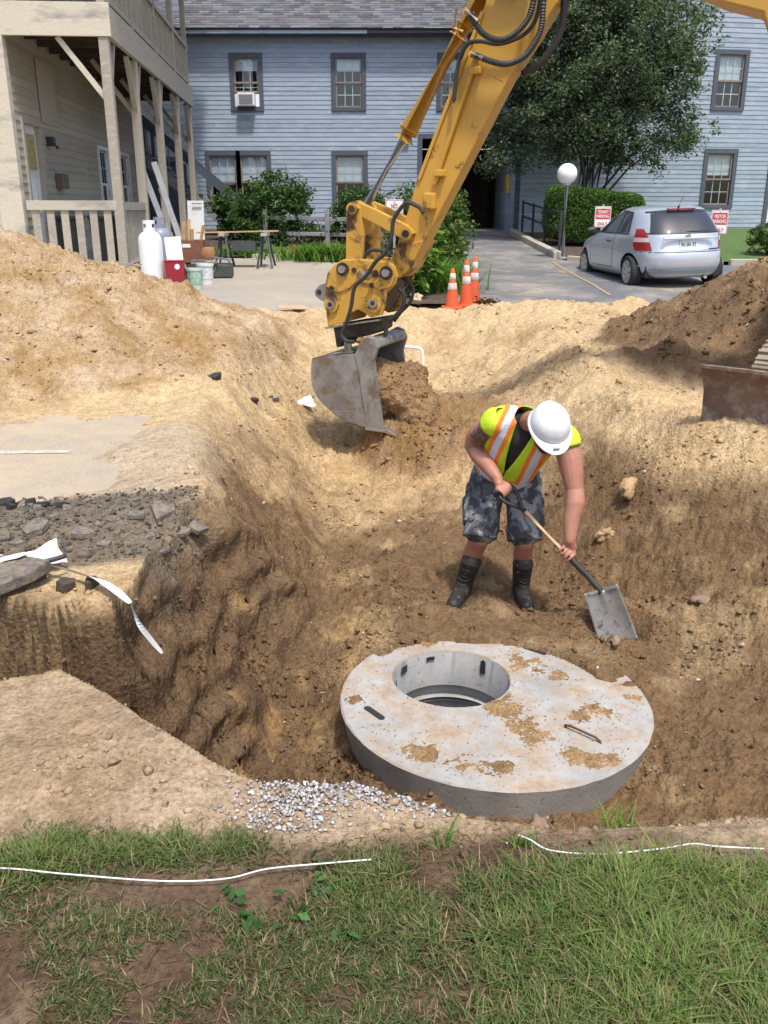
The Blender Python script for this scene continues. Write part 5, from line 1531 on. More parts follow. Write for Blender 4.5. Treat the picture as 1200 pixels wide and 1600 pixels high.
M['dark_steel'] = simple('dark_greasy_steel', (.05, .042, .036), .55, .4, 8, .3, .3)
M['hose'] = simple('black_hose', (.035, .035, .037), .55, .2, 30, bmp=0)
M['chrome'] = simple('chrome_rod', (.42, .50, .66), .22, .04, 5, .75, bmp=0)
AU = Vector((.92, -.392, 0)).normalized(); AN = Vector((.392, .92, 0)).normalized(); AO = Vector((0, 8.4, 0)); ZZ = Vector((0, 0, 1))
def AP(u, z, n=0.0): return AO + AU * u + ZZ * z + AN * n

def excavator():
    base = Vector((4.2, 6.6, 0))
    T_ = thing('excavator', 'yellow tracked excavator reaching in from the right with its bucket over the trench', 'excavator', base)
    inv = Matrix.Translation(-base)
    def pl(poly, n0, n1, name, mat, bevel=.006, parent=None):
        mb = MB(); mb.prism(poly, AO, AU, ZZ, AN, n0, n1)
        o = mb.build(name, M[mat], parent or T_, bevel=bevel); o.matrix_parent_inverse = inv if parent is None else Matrix(); return o
    def tb(pts, r, name, mat, seg=12, parent=None, smooth=True, rs=None):
        mb = MB(); mb.tube(pts, r, seg, rs=rs); o = mb.build(name, M[mat], parent or T_, smooth=40); o.matrix_parent_inverse = inv if parent is None else Matrix(); return o
    def pin(u, z, r, n0, n1, name='pin', mat='dark_steel', parent=None):
        return tb([AP(u, z, n0), AP(u, z, n1)], r, name, mat, 18, parent)
    # --- stick: box section with edge flanges
    st = [(.866, 3.124), (.80, 3.33), (1.08, 3.62), (1.50, 3.34), (1.452, 3.079), (1.30, 2.85), (1.087, 2.549), (.659, 1.778), (.235, 1.02), (.12, .93), (.0, .99), (.051, 1.096), (.132, 1.32), (.293, 1.782), (.372, 1.93), (.758, 2.852)]
    stick = pl(st, .07, .29, 'stick', 'yel', .012)
    # raised edge plates along the near face
    def strip_(p0, p1, w, n0, n1, name, mat, parent):
        d = Vector((p1[0] - p0[0], p1[1] - p0[1])).normalized(); s_ = Vector((-d.y, d.x)) * w / 2
        return pl([(p0[0] - s_.x, p0[1] - s_.y), (p1[0] - s_.x, p1[1] - s_.y), (p1[0] + s_.x, p1[1] + s_.y), (p0[0] + s_.x, p0[1] + s_.y)], n0, n1, name, mat, .003, parent)
    strip_((.31, 1.78), (.845, 3.05), .03, .048, .071, 'edge_flange', 'yel', stick)
    tb([AP(.81, 2.737, .045), AP(.80, 2.65, .04), AP(.77, 2.59, .04), AP(.495, 1.834, .04), AP(.46, 1.74, .045)], .020, 'steel_pipe', 'yel', 10, stick)
    for u, z in ((.80, 2.62), (.50, 1.83)):
        mb = MB(); mb.box(AP(u + .01, z, .045), (.09, .07, .055), Euler((0, 0, math.atan2(AU.y, AU.x))).to_matrix()); o = mb.build('pipe_clamp', M['yel'], stick, bevel=.008); o.matrix_parent_inverse = Matrix()
    mb = MB(); mb.box(AP(.425, 1.60, .04), (.11, .09, .14), Euler((0, 0, math.atan2(AU.y, AU.x))).to_matrix()); o = mb.build('valve_block', M['yel_worn'], stick, bevel=.015); o.matrix_parent_inverse = Matrix()
    pl([(.90, 2.60), (1.04, 2.53), (1.045, 2.54), (.905, 2.612)], .066, .0715, 'weld_seam', 'yel', .002, stick)
    # --- lower stick nose, worn
    pl([(.235, 1.02), (.12, .93), (0, .99), (.051, 1.096), (.10, 1.235), (.37, 1.265)], .055, .365, 'stick_nose', 'yel_worn', .008)
    # --- bucket cylinder
    tb([AP(.139, 2.174, .21), AP(.80, 3.22, .21)], .088, 'cylinder_barrel', 'yel', 18)
    tb([AP(.105, 2.12, .21), AP(.16, 2.207, .21)], .096, 'cylinder_gland', 'yel', 18)
    tb([AP(-.272, 1.56, .21), AP(.12, 2.145, .21)], .042, 'piston_rod', 'chrome', 16)
    tb([AP(.60, 2.905, .21), AP(.655, 2.992, .21)], .098, 'cylinder_band', 'yel', 18)
    pin(-.298, 1.538, .075, .12, .30, 'rod_eye', 'yel_worn')
    tb([AP(.60, 3.1, .12), AP(.58, 2.96, .12), AP(.66, 2.93, .13)], .014, 'cylinder_pipe', 'yel', 8)
    # --- links
    for n0, n1 in ((-.005, .05), (.37, .425)):
        q = pl([(-.375, 1.52), (-.298, 1.60), (-.225, 1.55), (-.205, 1.3), (-.225, 1.02), (-.30, .98), (-.39, 1.0)], n0, n1, 'bucket_link', 'yel_worn', .01)
        q = pl([(-.32, 1.60), (-.26, 1.60), (-.10, 1.54), (.22, 1.40), (.275, 1.35), (.26, 1.27), (.20, 1.265), (-.02, 1.37), (-.24, 1.47)], n0 + .006, n1 + .006 if n0 < 0 else n1 - .006, 'guide_link', 'yel_worn', .01)
    pin(-.298, 1.538, .055, -.05, .47, 'link_pin', 'yel_worn'); pin(-.298, 1.538, .03, -.062, .482, 'pin_head')
    pin(.224, 1.327, .058, -.03, .45, 'link_pin', 'yel_worn'); pin(.224, 1.327, .032, -.045, .465, 'pin_head')
    # --- quick coupler, two side plates
    cp = [(-.402, 1.093), (-.231, 1.102), (.051, 1.085), (.114, 1.042), (.14, .952), (.115, .883), (.03, .80), (.02, .706), (-.016, .60), (-.131, .572), (-.209, .621), (-.262, .637), (-.329, .604), (-.384, .518), (-.575, .467), (-.593, .575), (-.595, .683), (-.60, .849), (-.571, .967), (-.495, 1.044)]
    for n0, n1 in ((-.02, .02), (.40, .44)):
        c_ = pl(cp, n0, n1, 'coupler_plate', 'yel_worn', .008)
        if n0 < 0:
            pl([(-.593, .873), (-.661, .853), (-.715, .798), (-.712, .75), (-.665, .716), (-.597, .689)], -.01, .015, 'lifting_eye', 'rust_steel', .004, c_)
            pin(-.668, .785, .026, -.013, .018, 'eye_hole', 'dark_steel', c_)
            # raised upper doubler plate
            pl([(-.402, 1.082), (-.231, 1.09), (.045, 1.074), (.10, 1.035), (.125, .952), (.08, .86), (-.02, .83), (-.15, .88), (-.26, .90), (-.36, .82), (-.47, .79), (-.575, .84), (-.555, .96), (-.49, 1.033)], -.034, -.0205, 'doubler_plate', 'yel_worn', .004, c_)
            for u, z, r_ in ((-.40, 1.006, .062), (.041, .983, .062)):
                pin(u, z, r_, -.052, -.033, 'boss', 'dark_steel', c_); pin(u, z, .036, -.075, -.05, 'pin_end', 'bright_steel', c_)
            for u, z, r_ in ((-.53, .679, .075), (-.091, .708, .085)):
                pin(u, z, r_, -.045, -.019, 'boss', 'yel_worn', c_); pin(u, z, .04, -.06, -.043, 'pin_end', 'bright_steel', c_); pin(u, z, .022, -.07, -.058, 'pin_bolt', 'dark_steel', c_)
            for u, z in ((-.285, 1.0), (-.11, .87), (-.065, .985), (-.52, .83)):
                pin(u, z, .024, -.045, -.032, 'bolt', 'dark_steel', c_)
            pl([(-.235, 1.0), (-.12, .985), (-.125, .92), (-.19, .93)], -.0375, -.0345, 'worn_decal', 'bright_steel', 0, c_)
    pl([(-.57, .95), (.1, .99), (.08, .9), (-.05, .62), (-.3, .62), (-.57, .55)], .03, .39, 'coupler_core', 'dark_steel', .01)
    for u, z, r_ in ((-.40, 1.006, .04), (.041, .983, .045), (-.53, .679, .045), (-.091, .708, .045)): pin(u, z, r_, -.015, .435, 'cross_pin', 'dark_steel')
    # --- tilt hitch below the coupler
    pl([(-.56, .455), (-.42, .50), (-.05, .565), (-.06, .45), (-.16, .40), (-.27, .37), (-.40, .36), (-.47, .27), (-.53, .26)], .06, .36, 'hitch', 'dark_steel', .01)
    for n0 in (.0, .38): pl([(-.60, .462), (-.05, .56), (-.045, .545), (-.60, .444)], n0 - .03, n0 + .05, 'hitch_flange', 'rust_steel', .003)
    tb([AP(-.46, .33, .05), AP(-.15, .33, .05)], .035, 'hitch_cylinder', 'dark_steel', 10)
    pl([(-.29, .36), (-.24, .385), (-.20, .26), (-.26, .24)], .02, .06, 'hitch_lug', 'yel_worn', .005)
    pl([(-.42, .33), (-.36, .34), (-.35, .22), (-.42, .20)], .0, .05, 'hitch_lug', 'rust_steel', .005)
    # --- bucket
    n0, n1 = -.13, .60
    side = [(-.701, .164), (-.54, .205), (-.28, .24), (-.246, .242), (-.171, .385), (-.105, .423), (-.033, .399), (0, .317), (-.04, .194), (.007, -.171), (.054, -.469), (-.136, -.459), (-.342, -.416), (-.508, -.328), (-.661, -.199), (-.716, -.038)]
    def catmull(P, sub=4):
        q = smooth_path([Vector((u, z, 0)) for u, z in P], sub); return [(v.x, v.y) for v in q]
    side = side[:10] + catmull([(.054, -.469), (-.136, -.459), (-.342, -.416), (-.508, -.328), (-.661, -.199), (-.716, -.038), (-.701, .164)], 4)
    side = side[1:]
    b0 = pl(side, n0, n0 + .03, 'bucket', 'rust_steel', .004)
    pl(side, n1 - .03, n1, 'bucket_side', 'rust_steel', .004, b0)
    cur = [(.06, -.475), (-.136, -.466), (-.342, -.423), (-.508, -.335), (-.661, -.206), (-.72, -.038), (-.706, .168), (-.54, .212), (-.28, .248), (-.20, .30), (-.15, .39)]
    inn = [(.06, -.445), (-.13, -.436), (-.33, -.393), (-.49, -.31), (-.632, -.19), (-.69, -.035), (-.676, .142), (-.53, .184), (-.27, .22), (-.18, .28), (-.125, .385)]
    cur = catmull(cur[:7], 4) + cur[7:]; inn = catmull(inn[:7], 4) + inn[7:]
    mb = MB()
    m_ = len(cur)
    V = [AP(u, z, n) for n in (n0 + .012, n1 - .012) for (u, z) in cur + inn]
    k = 2 * m_
    F = [(i, i + 1, k + i + 1, k + i) for i in range(m_ - 1)] + [(m_ + i, k + m_ + i, k + m_ + i + 1, m_ + i + 1) for i in range(m_ - 1)] + [(0, k, k + m_, m_), (m_ - 1, 2 * m_ - 1, k + 2 * m_ - 1, k + m_ - 1)]
    mb.add(V, F); o = mb.build('bucket_shell', M['rust_steel'], b0, smooth=40); o.matrix_parent_inverse = Matrix()
    # side cutter strip and hub doubler on both sides
    strip_poly = [(-.239, .242), (-.213, .158), (-.162, -.172), (-.115, -.453), (.054, -.469), (.007, -.171), (-.04, .194), (-.004, .317), (-.037, .395), (-.105, .417), (-.168, .38)]
    pl(strip_poly, n0 - .016, n0 - .0005, 'side_cutter', 'rust_steel', .004, b0)
    pl(strip_poly, n1 + .0005, n1 + .016, 'side_cutter', 'rust_steel', .004, b0)
    pl([(-.50, -.33), (-.135, -.29), (-.12, -.29), (-.115, -.30), (-.10, -.455), (-.136, -.457), (-.342, -.414)], n0 - .010, n0 - .0008, 'wear_plate', 'rust_steel', .003, b0)
    pl([(-.13, .40), (-.02, .385), (.0, .31), (-.05, .29), (-.14, .31)], n0 + .02, n1 - .02, 'torque_tube', 'rust_steel', .02, b0)
    pl([(-.14, -.478), (.075, -.486), (.078, -.462), (-.13, -.45)], n0 - .02, n1 + .02, 'cutting_lip', 'bright_steel', .004, b0)
    for i in range(5):
        n = n0 + .04 + i * (n1 - n0 - .08) / 4
        pl([(.05, -.455), (.06, -.495), (.19, -.53), (.20, -.52), (.09, -.455)], n - .035, n + .035, 'tooth', 'bright_steel', .006, b0)
    # --- hoses
    hs = [([(.787, 3.03), (.836, 2.938), (.919, 2.855), (1.035, 2.813), (1.146, 2.84), (1.253, 2.929), (1.30, 3.058), (1.32, 3.3)], -.09, .026, 'hose', True),
          ([(.843, 2.716), (.972, 2.664), (1.11, 2.636), (1.243, 2.678), (1.327, 2.77), (1.375, 2.882), (1.382, 3.052), (1.40, 3.3)], -.09, .026, 'hose', True),
          ([(.64, 2.38), (.651, 2.556), (.683, 2.718), (.751, 2.815), (.855, 2.828), (.995, 2.80), (1.13, 2.821), (1.25, 2.881), (1.321, 3.01), (1.34, 3.3)], -.0, .017, 'hose', False),
          ([(1.16, 2.60), (1.30, 2.66), (1.42, 2.80), (1.475, 2.95), (1.48, 3.15)], .20, .03, 'hose', False),
          ([(.43, 1.50), (.40, 1.54), (.367, 1.561), (.281, 1.587), (.204, 1.531), (.144, 1.431), (.126, 1.293), (.073, 1.167), (-.025, 1.086), (-.126, .955), (-.238, .854), (-.278, .671), (-.34, .50), (-.377, .414), (-.33, .36), (-.25, .355)], -.13, .019, 'hose', False),
          ([(-.2, 1.1), (-.15, 1.17), (-.02, 1.175), (.06, 1.13)], .0, .016, 'hose', False),
          ([(.10, .84), (.16, .78), (.14, .66), (.06, .57), (.0, .53), (-.03, .40)], .10, .022, 'hose', False),
          ([(.06, .95), (.20, .86), (.19, .72), (.08, .60), (.02, .52)], .2, .016, 'hose', False),
          ([(.85, 3.3), (.93, 3.22), (1.1, 3.19), (1.25, 3.24)], .0, .03, 'hose', False)]
    for pts, n, r_, nm, ribbed in hs:
        P = smooth_path([AP(u, z, n) for u, z in pts], 10 if ribbed else 6)
        if ribbed:
            P = smooth_path([AP(u, z, n) for u, z in pts], 16)
            rs = [r_ * (1.0 if i % 2 else .80) for i in range(len(P))]
            tb(P, r_, nm, 'hose', 10, rs=rs)
        else: tb(P, r_, nm, 'hose', 8)
    for u, z in ((.787, 3.03), (.843, 2.716)):
        tb([AP(u - .03, z + .012, -.088), AP(u + .07, z - .075 if u < .8 else z - .03, -.09)], .03, 'hose_fitting', 'bright_steel', 10)
        tb([AP(u - .035, z + .01, -.09), AP(u - .04, z + .01, .08)], .028, 'elbow', 'yel', 10)
    # --- boom: rises out of frame and comes down to the machine
    bm_ = [(.95, 3.28), (1.10, 3.42), (1.6, 3.95), (2.3, 4.05), (3.1, 3.55), (4.0, 1.75), (4.15, 1.15), (3.80, 1.05), (3.55, 1.6), (2.98, 2.89), (2.70, 2.975), (2.0, 3.30), (1.45, 3.28), (1.05, 3.13)]
    pl(bm_, .04, .38, 'boom', 'yel', .015)
    pin(1.08, 3.28, .09, .0, .42, 'boom_pin')
    tb([AP(3.75, 1.0, .21), AP(3.3, 2.3, .21)], .085, 'boom_cylinder', 'yel', 16)
    # --- undercarriage
    ph = R(48)
    e = Vector((math.cos(ph), math.sin(ph), 0)); l = Vector((-math.sin(ph), math.cos(ph), 0))
    for s_ in (1, -1):
        c_ = base + l * (.78 * s_) + Vector((0, 0, .02))
        rad, hl = .29, .98
        path = []
        L_ = 2 * 2 * hl + 2 * PI * rad
        N_ = 46
        def tp(t):
            t = (t % 1) * L_
            if t < 2 * hl: return -hl + t, 0.0, 0.0
            t -= 2 * hl
            if t < PI * rad: a = t / rad; return hl + rad * math.sin(a), rad - rad * math.cos(a), a
            t -= PI * rad
            if t < 2 * hl: return hl - t, 2 * rad, PI
            t -= 2 * hl
            a = t / rad; return -hl - rad * math.sin(a), rad + rad * math.cos(a), PI + a
        prof = [tp(i / 60) for i in range(60)]
        mb = MB(); mb.prism([(a * .97, .02 + b_ * .96 + .01) for a, b_, _ in prof], c_, e, ZZ, l, -.12, .12)
        tr = mb.build('track_frame', M['dark_steel'], T_, bevel=.01); tr.matrix_parent_inverse = inv
        shoe = None
        for i in range(N_):
            a, z, ang = tp((i + .5) / N_)
            if shoe is None:
                q = MB(); q.box((0, 0, 0), (.118, .40, .022)); q.box((-.045, 0, -.018), (.022, .40, .03)); q.box((.02, 0, -.014), (.016, .40, .022)); shoe = q.mesh('track_shoe', bevel=.004); shoe.materials.append(M['track'])
            m4 = Matrix((e.to_4d(), l.to_4d(), ZZ.to_4d())).to_3x3().transposed() if False else Matrix(((e.x, l.x, 0), (e.y, l.y, 0), (0, 0, 1)))
            rot = m4 @ Euler((0, -ang, 0)).to_matrix()
            o = link('track_shoe', shoe, None, tr)
            o.matrix_world = Matrix.Translation(c_ + e * a + ZZ * (z + .01)) @ rot.to_4x4()
            o.matrix_parent_inverse = Matrix()
            o.matrix_basis = o.matrix_basis
        for a in (-hl, hl):
            tbw = MB(); tbw.tube([c_ + e * a + ZZ * (rad + .01) - l * .14, c_ + e * a + ZZ * (rad + .01) + l * .14], rad * .72, 20); o = tbw.build('sprocket', M['dark_steel'], T_, smooth=40); o.matrix_parent_inverse = inv
    mb = MB(); mb.box(base + Vector((0, 0, .38)), (1.6, 1.2, .3), Euler((0, 0, ph)).to_matrix()); o = mb.build('car_body', M['dark_steel'], T_, bevel=.04); o.matrix_parent_inverse = inv
    # blade: concave plate on two arms
    bc = base - e * 1.72
    prof = [(.10, -.06), (.02, .05), (-.005, .2), (.01, .36), (.06, .48), (.10, .525)]
    mb = MB()
    V = []
    for s_ in (-1.12, 1.12):
        for d_ in (0, .025):
            for a, z in prof: V.append(bc - e * (.06 - a) * -1 + e * (a * -1 + d_ + .0) + l * s_ + ZZ * z)
    V = []
    for s_ in (-1.12, 1.12):
        for d_ in (0.0, .028):
            for a, z in prof: V.append(bc + e * (-a + d_) + l * s_ + ZZ * z)
    k = len(prof)
    F = []
    for i in range(k - 1):
        F += [(i, i + 1, 2 * k + i + 1, 2 * k + i), (k + i, 3 * k + i, 3 * k + i + 1, k + i + 1), (i, k + i, k + i + 1, i + 1), (2 * k + i, 2 * k + i + 1, 3 * k + i + 1, 3 * k + i)]
    F += [(0, 2 * k, 3 * k, k), (k - 1, 2 * k - 1, 4 * k - 1, 3 * k - 1)]
    mb.add(V, F); bl = mb.build('blade', M['blade'], T_, smooth=35); bl.matrix_parent_inverse = inv
    mb = MB()
    for s0, s1 in ((-1.12, -.42), (-.41, .40), (.41, 1.13)):
        mb = MB(); mb.prism([(-.13, -.095), (-.08, -.005), (-.065, -.005), (-.112, -.095)], bc, e, ZZ, l, s0, s1); o = mb.build('cutting_edge', M['rust_steel'], bl); o.matrix_parent_inverse = Matrix()
    mb = MB()
    mb.bar(bc - e * .085 + l * 1.12 + ZZ * .532, bc - e * .085 - l * 1.12 + ZZ * .532, .05, .02); o = mb.build('blade_top_bar', M['blade'], bl); o.matrix_parent_inverse = Matrix()
    for s_ in (-.45, .45):
        mb = MB(); mb.bar(bc + e * .03 + l * s_ + ZZ * .18, bc + e * 1.1 + l * s_ + ZZ * .30, .1, .12); o = mb.build('blade_arm', M['yel_worn'], T_); o.matrix_parent_inverse = inv
    # --- upper structure (beyond the right edge of the picture)
    mu = Matrix(((AU.x, AN.x, 0), (AU.y, AN.y, 0), (0, 0, 1)))
    def ub(c, s_, name, mat, bev=.05):
        mb = MB(); mb.box(AP(4.5 + c[0], c[2], .21 + c[1]), s_, mu); o = mb.build(name, M[mat], T_, bevel=bev); o.matrix_parent_inverse = inv; return o
    tb([base + ZZ * .5, base + ZZ * .74], .55, 'slew_ring', 'dark_steel', 28)
    ub((.15, 0, .84), (1.7, 1.75, .2), 'deck', 'yel', .03)
    ub((.65, 0, 1.35), (.9, 1.7, .8), 'engine_cover', 'yel', .1)
    ub((.98, 0, 1.15), (.35, 1.72, .75), 'counterweight', 'dark_steel', .12)
    cab = ub((-.25, .52, 1.75), (.95, .72, 1.6), 'cab', 'yel', .06)
    for n_, s_ in ((.158, (.7, .012, .85)), (.885, (.7, .012, .85))):
        mb = MB(); mb.box(AP(4.25, 2.0, .21 + n_ - .0), s_, mu); o = mb.build('cab_window', M['glass'], cab); o.matrix_parent_inverse = Matrix()
    return T_

def smooth_path(P, sub):
    out = []
    n = len(P)
    for i in range(n - 1):
        p0, p1, p2, p3 = P[max(i - 1, 0)], P[i], P[i + 1], P[min(i + 2, n - 1)]
        for k in range(sub):
            t = k / sub
            out.append(.5 * ((2 * p1) + (p2 - p0) * t + (2 * p0 - 5 * p1 + 4 * p2 - p3) * t * t + (3 * p1 - p0 - 3 * p2 + p3) * t ** 3))
    out.append(P[-1])
    return out
M['track'] = simple('dusty_track_steel', (.30, .26, .20), .7, .25, 8, .2, .3, dirt=(.36, .27, .17), dirt_amt=.7)
M['blade'] = simple('rusty_blade', (.185, .115, .085), .6, .35, 4, .2, .3, dirt=(.32, .25, .20), dirt_amt=.6)
excavator()
def remeshed(mb, name, voxel, smooth_it=6, fac=.5):
    me = mb.mesh(name)
    o = bpy.data.objects.new(name, me); C.objects.link(o)
    m = o.modifiers.new('r', 'REMESH'); m.mode = 'VOXEL'; m.voxel_size = voxel; m.use_smooth_shade = True
    s_ = o.modifiers.new('s', 'SMOOTH'); s_.iterations = smooth_it; s_.factor = fac
    bpy.context.view_layer.update()
    dg = bpy.context.evaluated_depsgraph_get()
    out = bpy.data.meshes.new_from_object(o.evaluated_get(dg))
    bpy.data.objects.remove(o); bpy.data.meshes.remove(me)
    for p in out.polygons: p.use_smooth = True
    out.materials.clear()
    return out
def blob(mb, c, r, m=None, seg=18):
    """ellipsoid"""
    prof = [(math.sin(PI * i / 12), -math.cos(PI * i / 12)) for i in range(13)]
    mm = Matrix.Diagonal(Vector(r))
    if m is not None: mm = m @ mm
    mb.lathe(prof, seg, c, mm)
def bucket_load():
    # the soil filling the bucket mouth and pouring out of it
    b = MB()
    mm = Matrix((AU, AN, ZZ)).transposed()
    for u, z, n, ru, rn, rz in ((-.28, -.08, .235, .36, .33, .26), (-.05, -.12, .235, .28, .32, .24), (-.1, -.26, .235, .22, .32, .15), (.16, -.22, .25, .24, .31, .22), (.30, -.40, .26, .26, .34, .24), (.42, -.60, .28, .30, .38, .26), (.22, -.60, .24, .26, .36, .22), (.10, -.02, .40, .2, .16, .14)):
        blob(b, AP(u, z, n), (ru, rn, rz), mm, 20)
    me = remeshed(b, 'falling_soil', .016, 4)
    co = np.zeros(len(me.vertices) * 3); me.vertices.foreach_get('co', co); co = co.reshape(-1, 3)
    nn = np.zeros(len(me.vertices) * 3); me.vertices.foreach_get('normal', nn); nn = nn.reshape(-1, 3)
    d = .035 * fbm3(co[:, 0], co[:, 1], co[:, 2], 5, 3, .55, 2) - .030 * fbm3(co[:, 0], co[:, 1], co[:, 2], 11, 3, .6, 4, True) - .015
    co += nn * d[:, None]
    me.vertices.foreach_set('co', co.ravel())
    col = np.array([.27, .17, .088]) * (1 + .35 * fbm3(co[:, 0], co[:, 1], co[:, 2], 5, 4, .6, 3)[:, None])
    at = me.color_attributes.new("Col", 'FLOAT_COLOR', 'POINT'); c4 = np.ones((len(co), 4), dtype=np.float32); c4[:, :3] = np.clip(col, .03, .6); at.data.foreach_set("color", c4.ravel())
    me.update()
    o = link('falling_soil', me, M['soil'])
    tag(o, 'brown soil filling and pouring out of the excavator bucket', 'soil', kind='stuff')
    r = np.random.RandomState(4)
    ok = np.where((nn[:, 2] > -.2) & (((Vector(AU)[0] * (co[:, 0] - AO.x) + Vector(AU)[1] * (co[:, 1] - AO.y))) > .0))[0]
    k = r.choice(ok, 1100)
    P = co[k] + nn[k] * .004
    c = np.array([.26, .165, .085]) * (.65 + .6 * r.rand(len(k), 1))
    s2 = .006 + .022 * r.rand(len(k)) ** 4
    o = scatter('falling_clods', P[:, 0], P[:, 1], s2, c, M['clod'], 3, zoff=P[:, 2]); tag(o, 'clods in the soil pouring out of the bucket', 'clods', kind='stuff')
bucket_load()
# ------------------------------------------------------------------ small silver hatchback
def car():
    T_ = thing('hatchback_car', 'silver blue three door hatchback parked facing the hedge', 'car', (5.36, 16.1, .175))
    T_.rotation_euler = (R(-1.9), 0, R(90 + 5.5)); T_.scale = (1.02, 1.03, .965)
    # local: X forward from the rear bumper, Y left, Z up
    L_, W_ = 4.02, .845
    zs = [.20, .26, .34, .45, .56, .64, .70, .78, .86, .93, .97, 1.02, 1.10, 1.18, 1.26, 1.33, 1.38, 1.42, 1.445, 1.46]
    rear = [.16, .06, .02, .0, .0, .015, .05, .08, .10, .115, .13, .16, .22, .285, .36, .44, .53, .66, .85, 1.15]
    front = [3.90, 3.97, 4.0, 4.02, 4.0, 3.97, 3.93, 3.80, 3.45, 3.08, 2.98, 2.88, 2.72, 2.56, 2.40, 2.24, 2.10, 1.95, 1.80, 1.60]
    hw = [.74, .80, .83, .845, .845, .845, .843, .838, .83, .815, .80, .778, .745, .712, .678, .645, .615, .57, .49, .32]
    ex = [3.6, 3.6, 3.7, 3.8, 3.8, 3.8, 3.8, 3.8, 3.7, 3.6, 3.6, 3.6, 3.5, 3.4, 3.3, 3.2, 3.1, 3.0, 2.8, 2.5]
    def par(z):
        return [float(np.interp(z, zs, q)) for q in (rear, front, hw, ex)]
    def ypos(X, z):
        x0, x1, w, n = par(z)
        a = (x1 - x0) / 2; t = abs((X - (x0 + x1) / 2) / a)
        return w * max(0, 1 - min(t, 1) ** n) ** (1 / n)
    def xrear(y, z):
        x0, x1, w, n = par(z)
        a = (x1 - x0) / 2; t = min(abs(y) / w, .999)
        return (x0 + x1) / 2 - a * (1 - t ** n) ** (1 / n)
    k = 280
    rings = []
    for z in zs:
        x0, x1, w, n = par(z)
        a = (x1 - x0) / 2; c = (x0 + x1) / 2
        q = []
        for i in range(k):
            t = 2 * PI * i / k
            ct, st = math.cos(t), math.sin(t)
            q.append((c + a * math.copysign(abs(ct) ** (2 / n), ct), w * math.copysign(abs(st) ** (2 / n), st), z))
        rings.append(q)
    mb = MB()
    V = [p for q in rings for p in q]
    F = [(i * k + j, i * k + (j + 1) % k, (i + 1) * k + (j + 1) % k, (i + 1) * k + j) for i in range(len(zs) - 1) for j in range(k)]
    top = len(V); c_ = (1.38, 0, 1.468); V.append(c_)
    F += [((len(zs) - 1) * k + j, (len(zs) - 1) * k + (j + 1) % k, top) for j in range(k)]
    F.append(tuple(range(k))[::-1])
    mb.add(V, F)
    paint, nt, b = newmat('silver_blue_paint')
    b.inputs['Base Color'].default_value = (.36, .42, .49, 1); b.inputs['Metallic'].default_value = .45; b.inputs['Roughness'].default_value = .34; b.inputs['Coat Weight'].default_value = .7; b.inputs['Coat Roughness'].default_value = .06
    cn = ramp(nt, noise(nt, 2.5, 6, .6, objc(nt)), [(.35, (.54, .58, .63)), (.65, (.60, .64, .69))]); nt.links.new(cn, b.inputs['Base Color'])
    dark = simple('black_trim', (.025, .026, .028), .5, .1, bmp=0)
    tint, nt2, b2 = newmat('tinted_glass'); b2.inputs['Base Color'].default_value = (.035, .04, .05, 1); b2.inputs['Roughness'].default_value = .06; b2.inputs['Specular IOR Level'].default_value = .9
    body = mb.build('body', paint, T_, smooth=50)
    # wheel arches: the body faces inside each arch are cut away along a clean circle
    wheels = [(.72, .30), (3.20, .30)]
    bm = bmesh.new(); bm.from_mesh(body.data)
    for wx, wz in wheels:
        for i in range(28):
            a0 = PI * (i - 2) / 24
            d = Vector((math.cos(a0), 0, math.sin(a0)))
            geo = [g for g in bm.faces if abs(g.calc_center_median().x - wx) < .6 and g.calc_center_median().z < .85 and abs(g.calc_center_median().y) > .5]
            es = {e for g in geo for e in g.edges}; vs_ = {v for g in geo for v in g.verts}
            bmesh.ops.bisect_plane(bm, geom=geo + list(es) + list(vs_), plane_co=Vector((wx, 0, wz)) + d * .345, plane_no=d, dist=1e-5)
    dead = []
    for g in bm.faces:
        c = g.calc_center_median()
        for wx, wz in wheels:
            if abs(c.y) > .45 and all((c.x - wx) * math.cos(PI * (i - 2) / 24) + (c.z - wz) * math.sin(PI * (i - 2) / 24) < .345 for i in range(28)) and c.z < .75 and abs(c.x - wx) < .36: dead.append(g)
    bmesh.ops.delete(bm, geom=list(set(dead)), context='FACES')
    bm.to_mesh(body.data); bm.free()
    for p in body.data.polygons: p.use_smooth = True
    body.data.set_sharp_from_angle(angle=R(50))
    for wx, wz in wheels:      # dark liners inside the arches
        for s in (1, -1):
            q = MB(); V = []
            for i in range(25):
                a0 = PI * (i - 1) / 22
                for y in (.82, .5): V.append((wx + .352 * math.cos(a0), s * (y if y < .8 else ypos(wx + .352 * math.cos(a0), max(.2, wz + .352 * math.sin(a0))) - .004), wz + .352 * math.sin(a0)))
            q.add(V, [(2 * i, 2 * i + 1, 2 * i + 3, 2 * i + 2) for i in range(24)]); q.build('arch_liner', dark, T_, smooth=True)
    # inner arches and floor pan, dark
    mb = MB(); mb.box((2.0, 0, .36), (3.5, 1.32, .3)); mb.build('underbody', dark, T_)
    # patches on the side and rear surfaces
    def side_patch(corners, name, mat, s, off=.004, nx=14, nz=8, parent=None, curve=0.0):
        (xa, za), (xb, zb), (xc, zc), (xd, zd) = corners      # lower rear, lower front, upper front, upper rear
        q = MB(); V = []
        for j in range(nz + 1):
            v = j / nz
            for i in range(nx + 1):
                u = i / nx
                X = (xa * (1 - u) + xb * u) * (1 - v) + (xd * (1 - u) + xc * u) * v
                Z = (za * (1 - u) + zb * u) * (1 - v) + (zd * (1 - u) + zc * u) * v + curve * math.sin(PI * u) * v
                V.append((X, s * (ypos(X, Z) + off), Z))
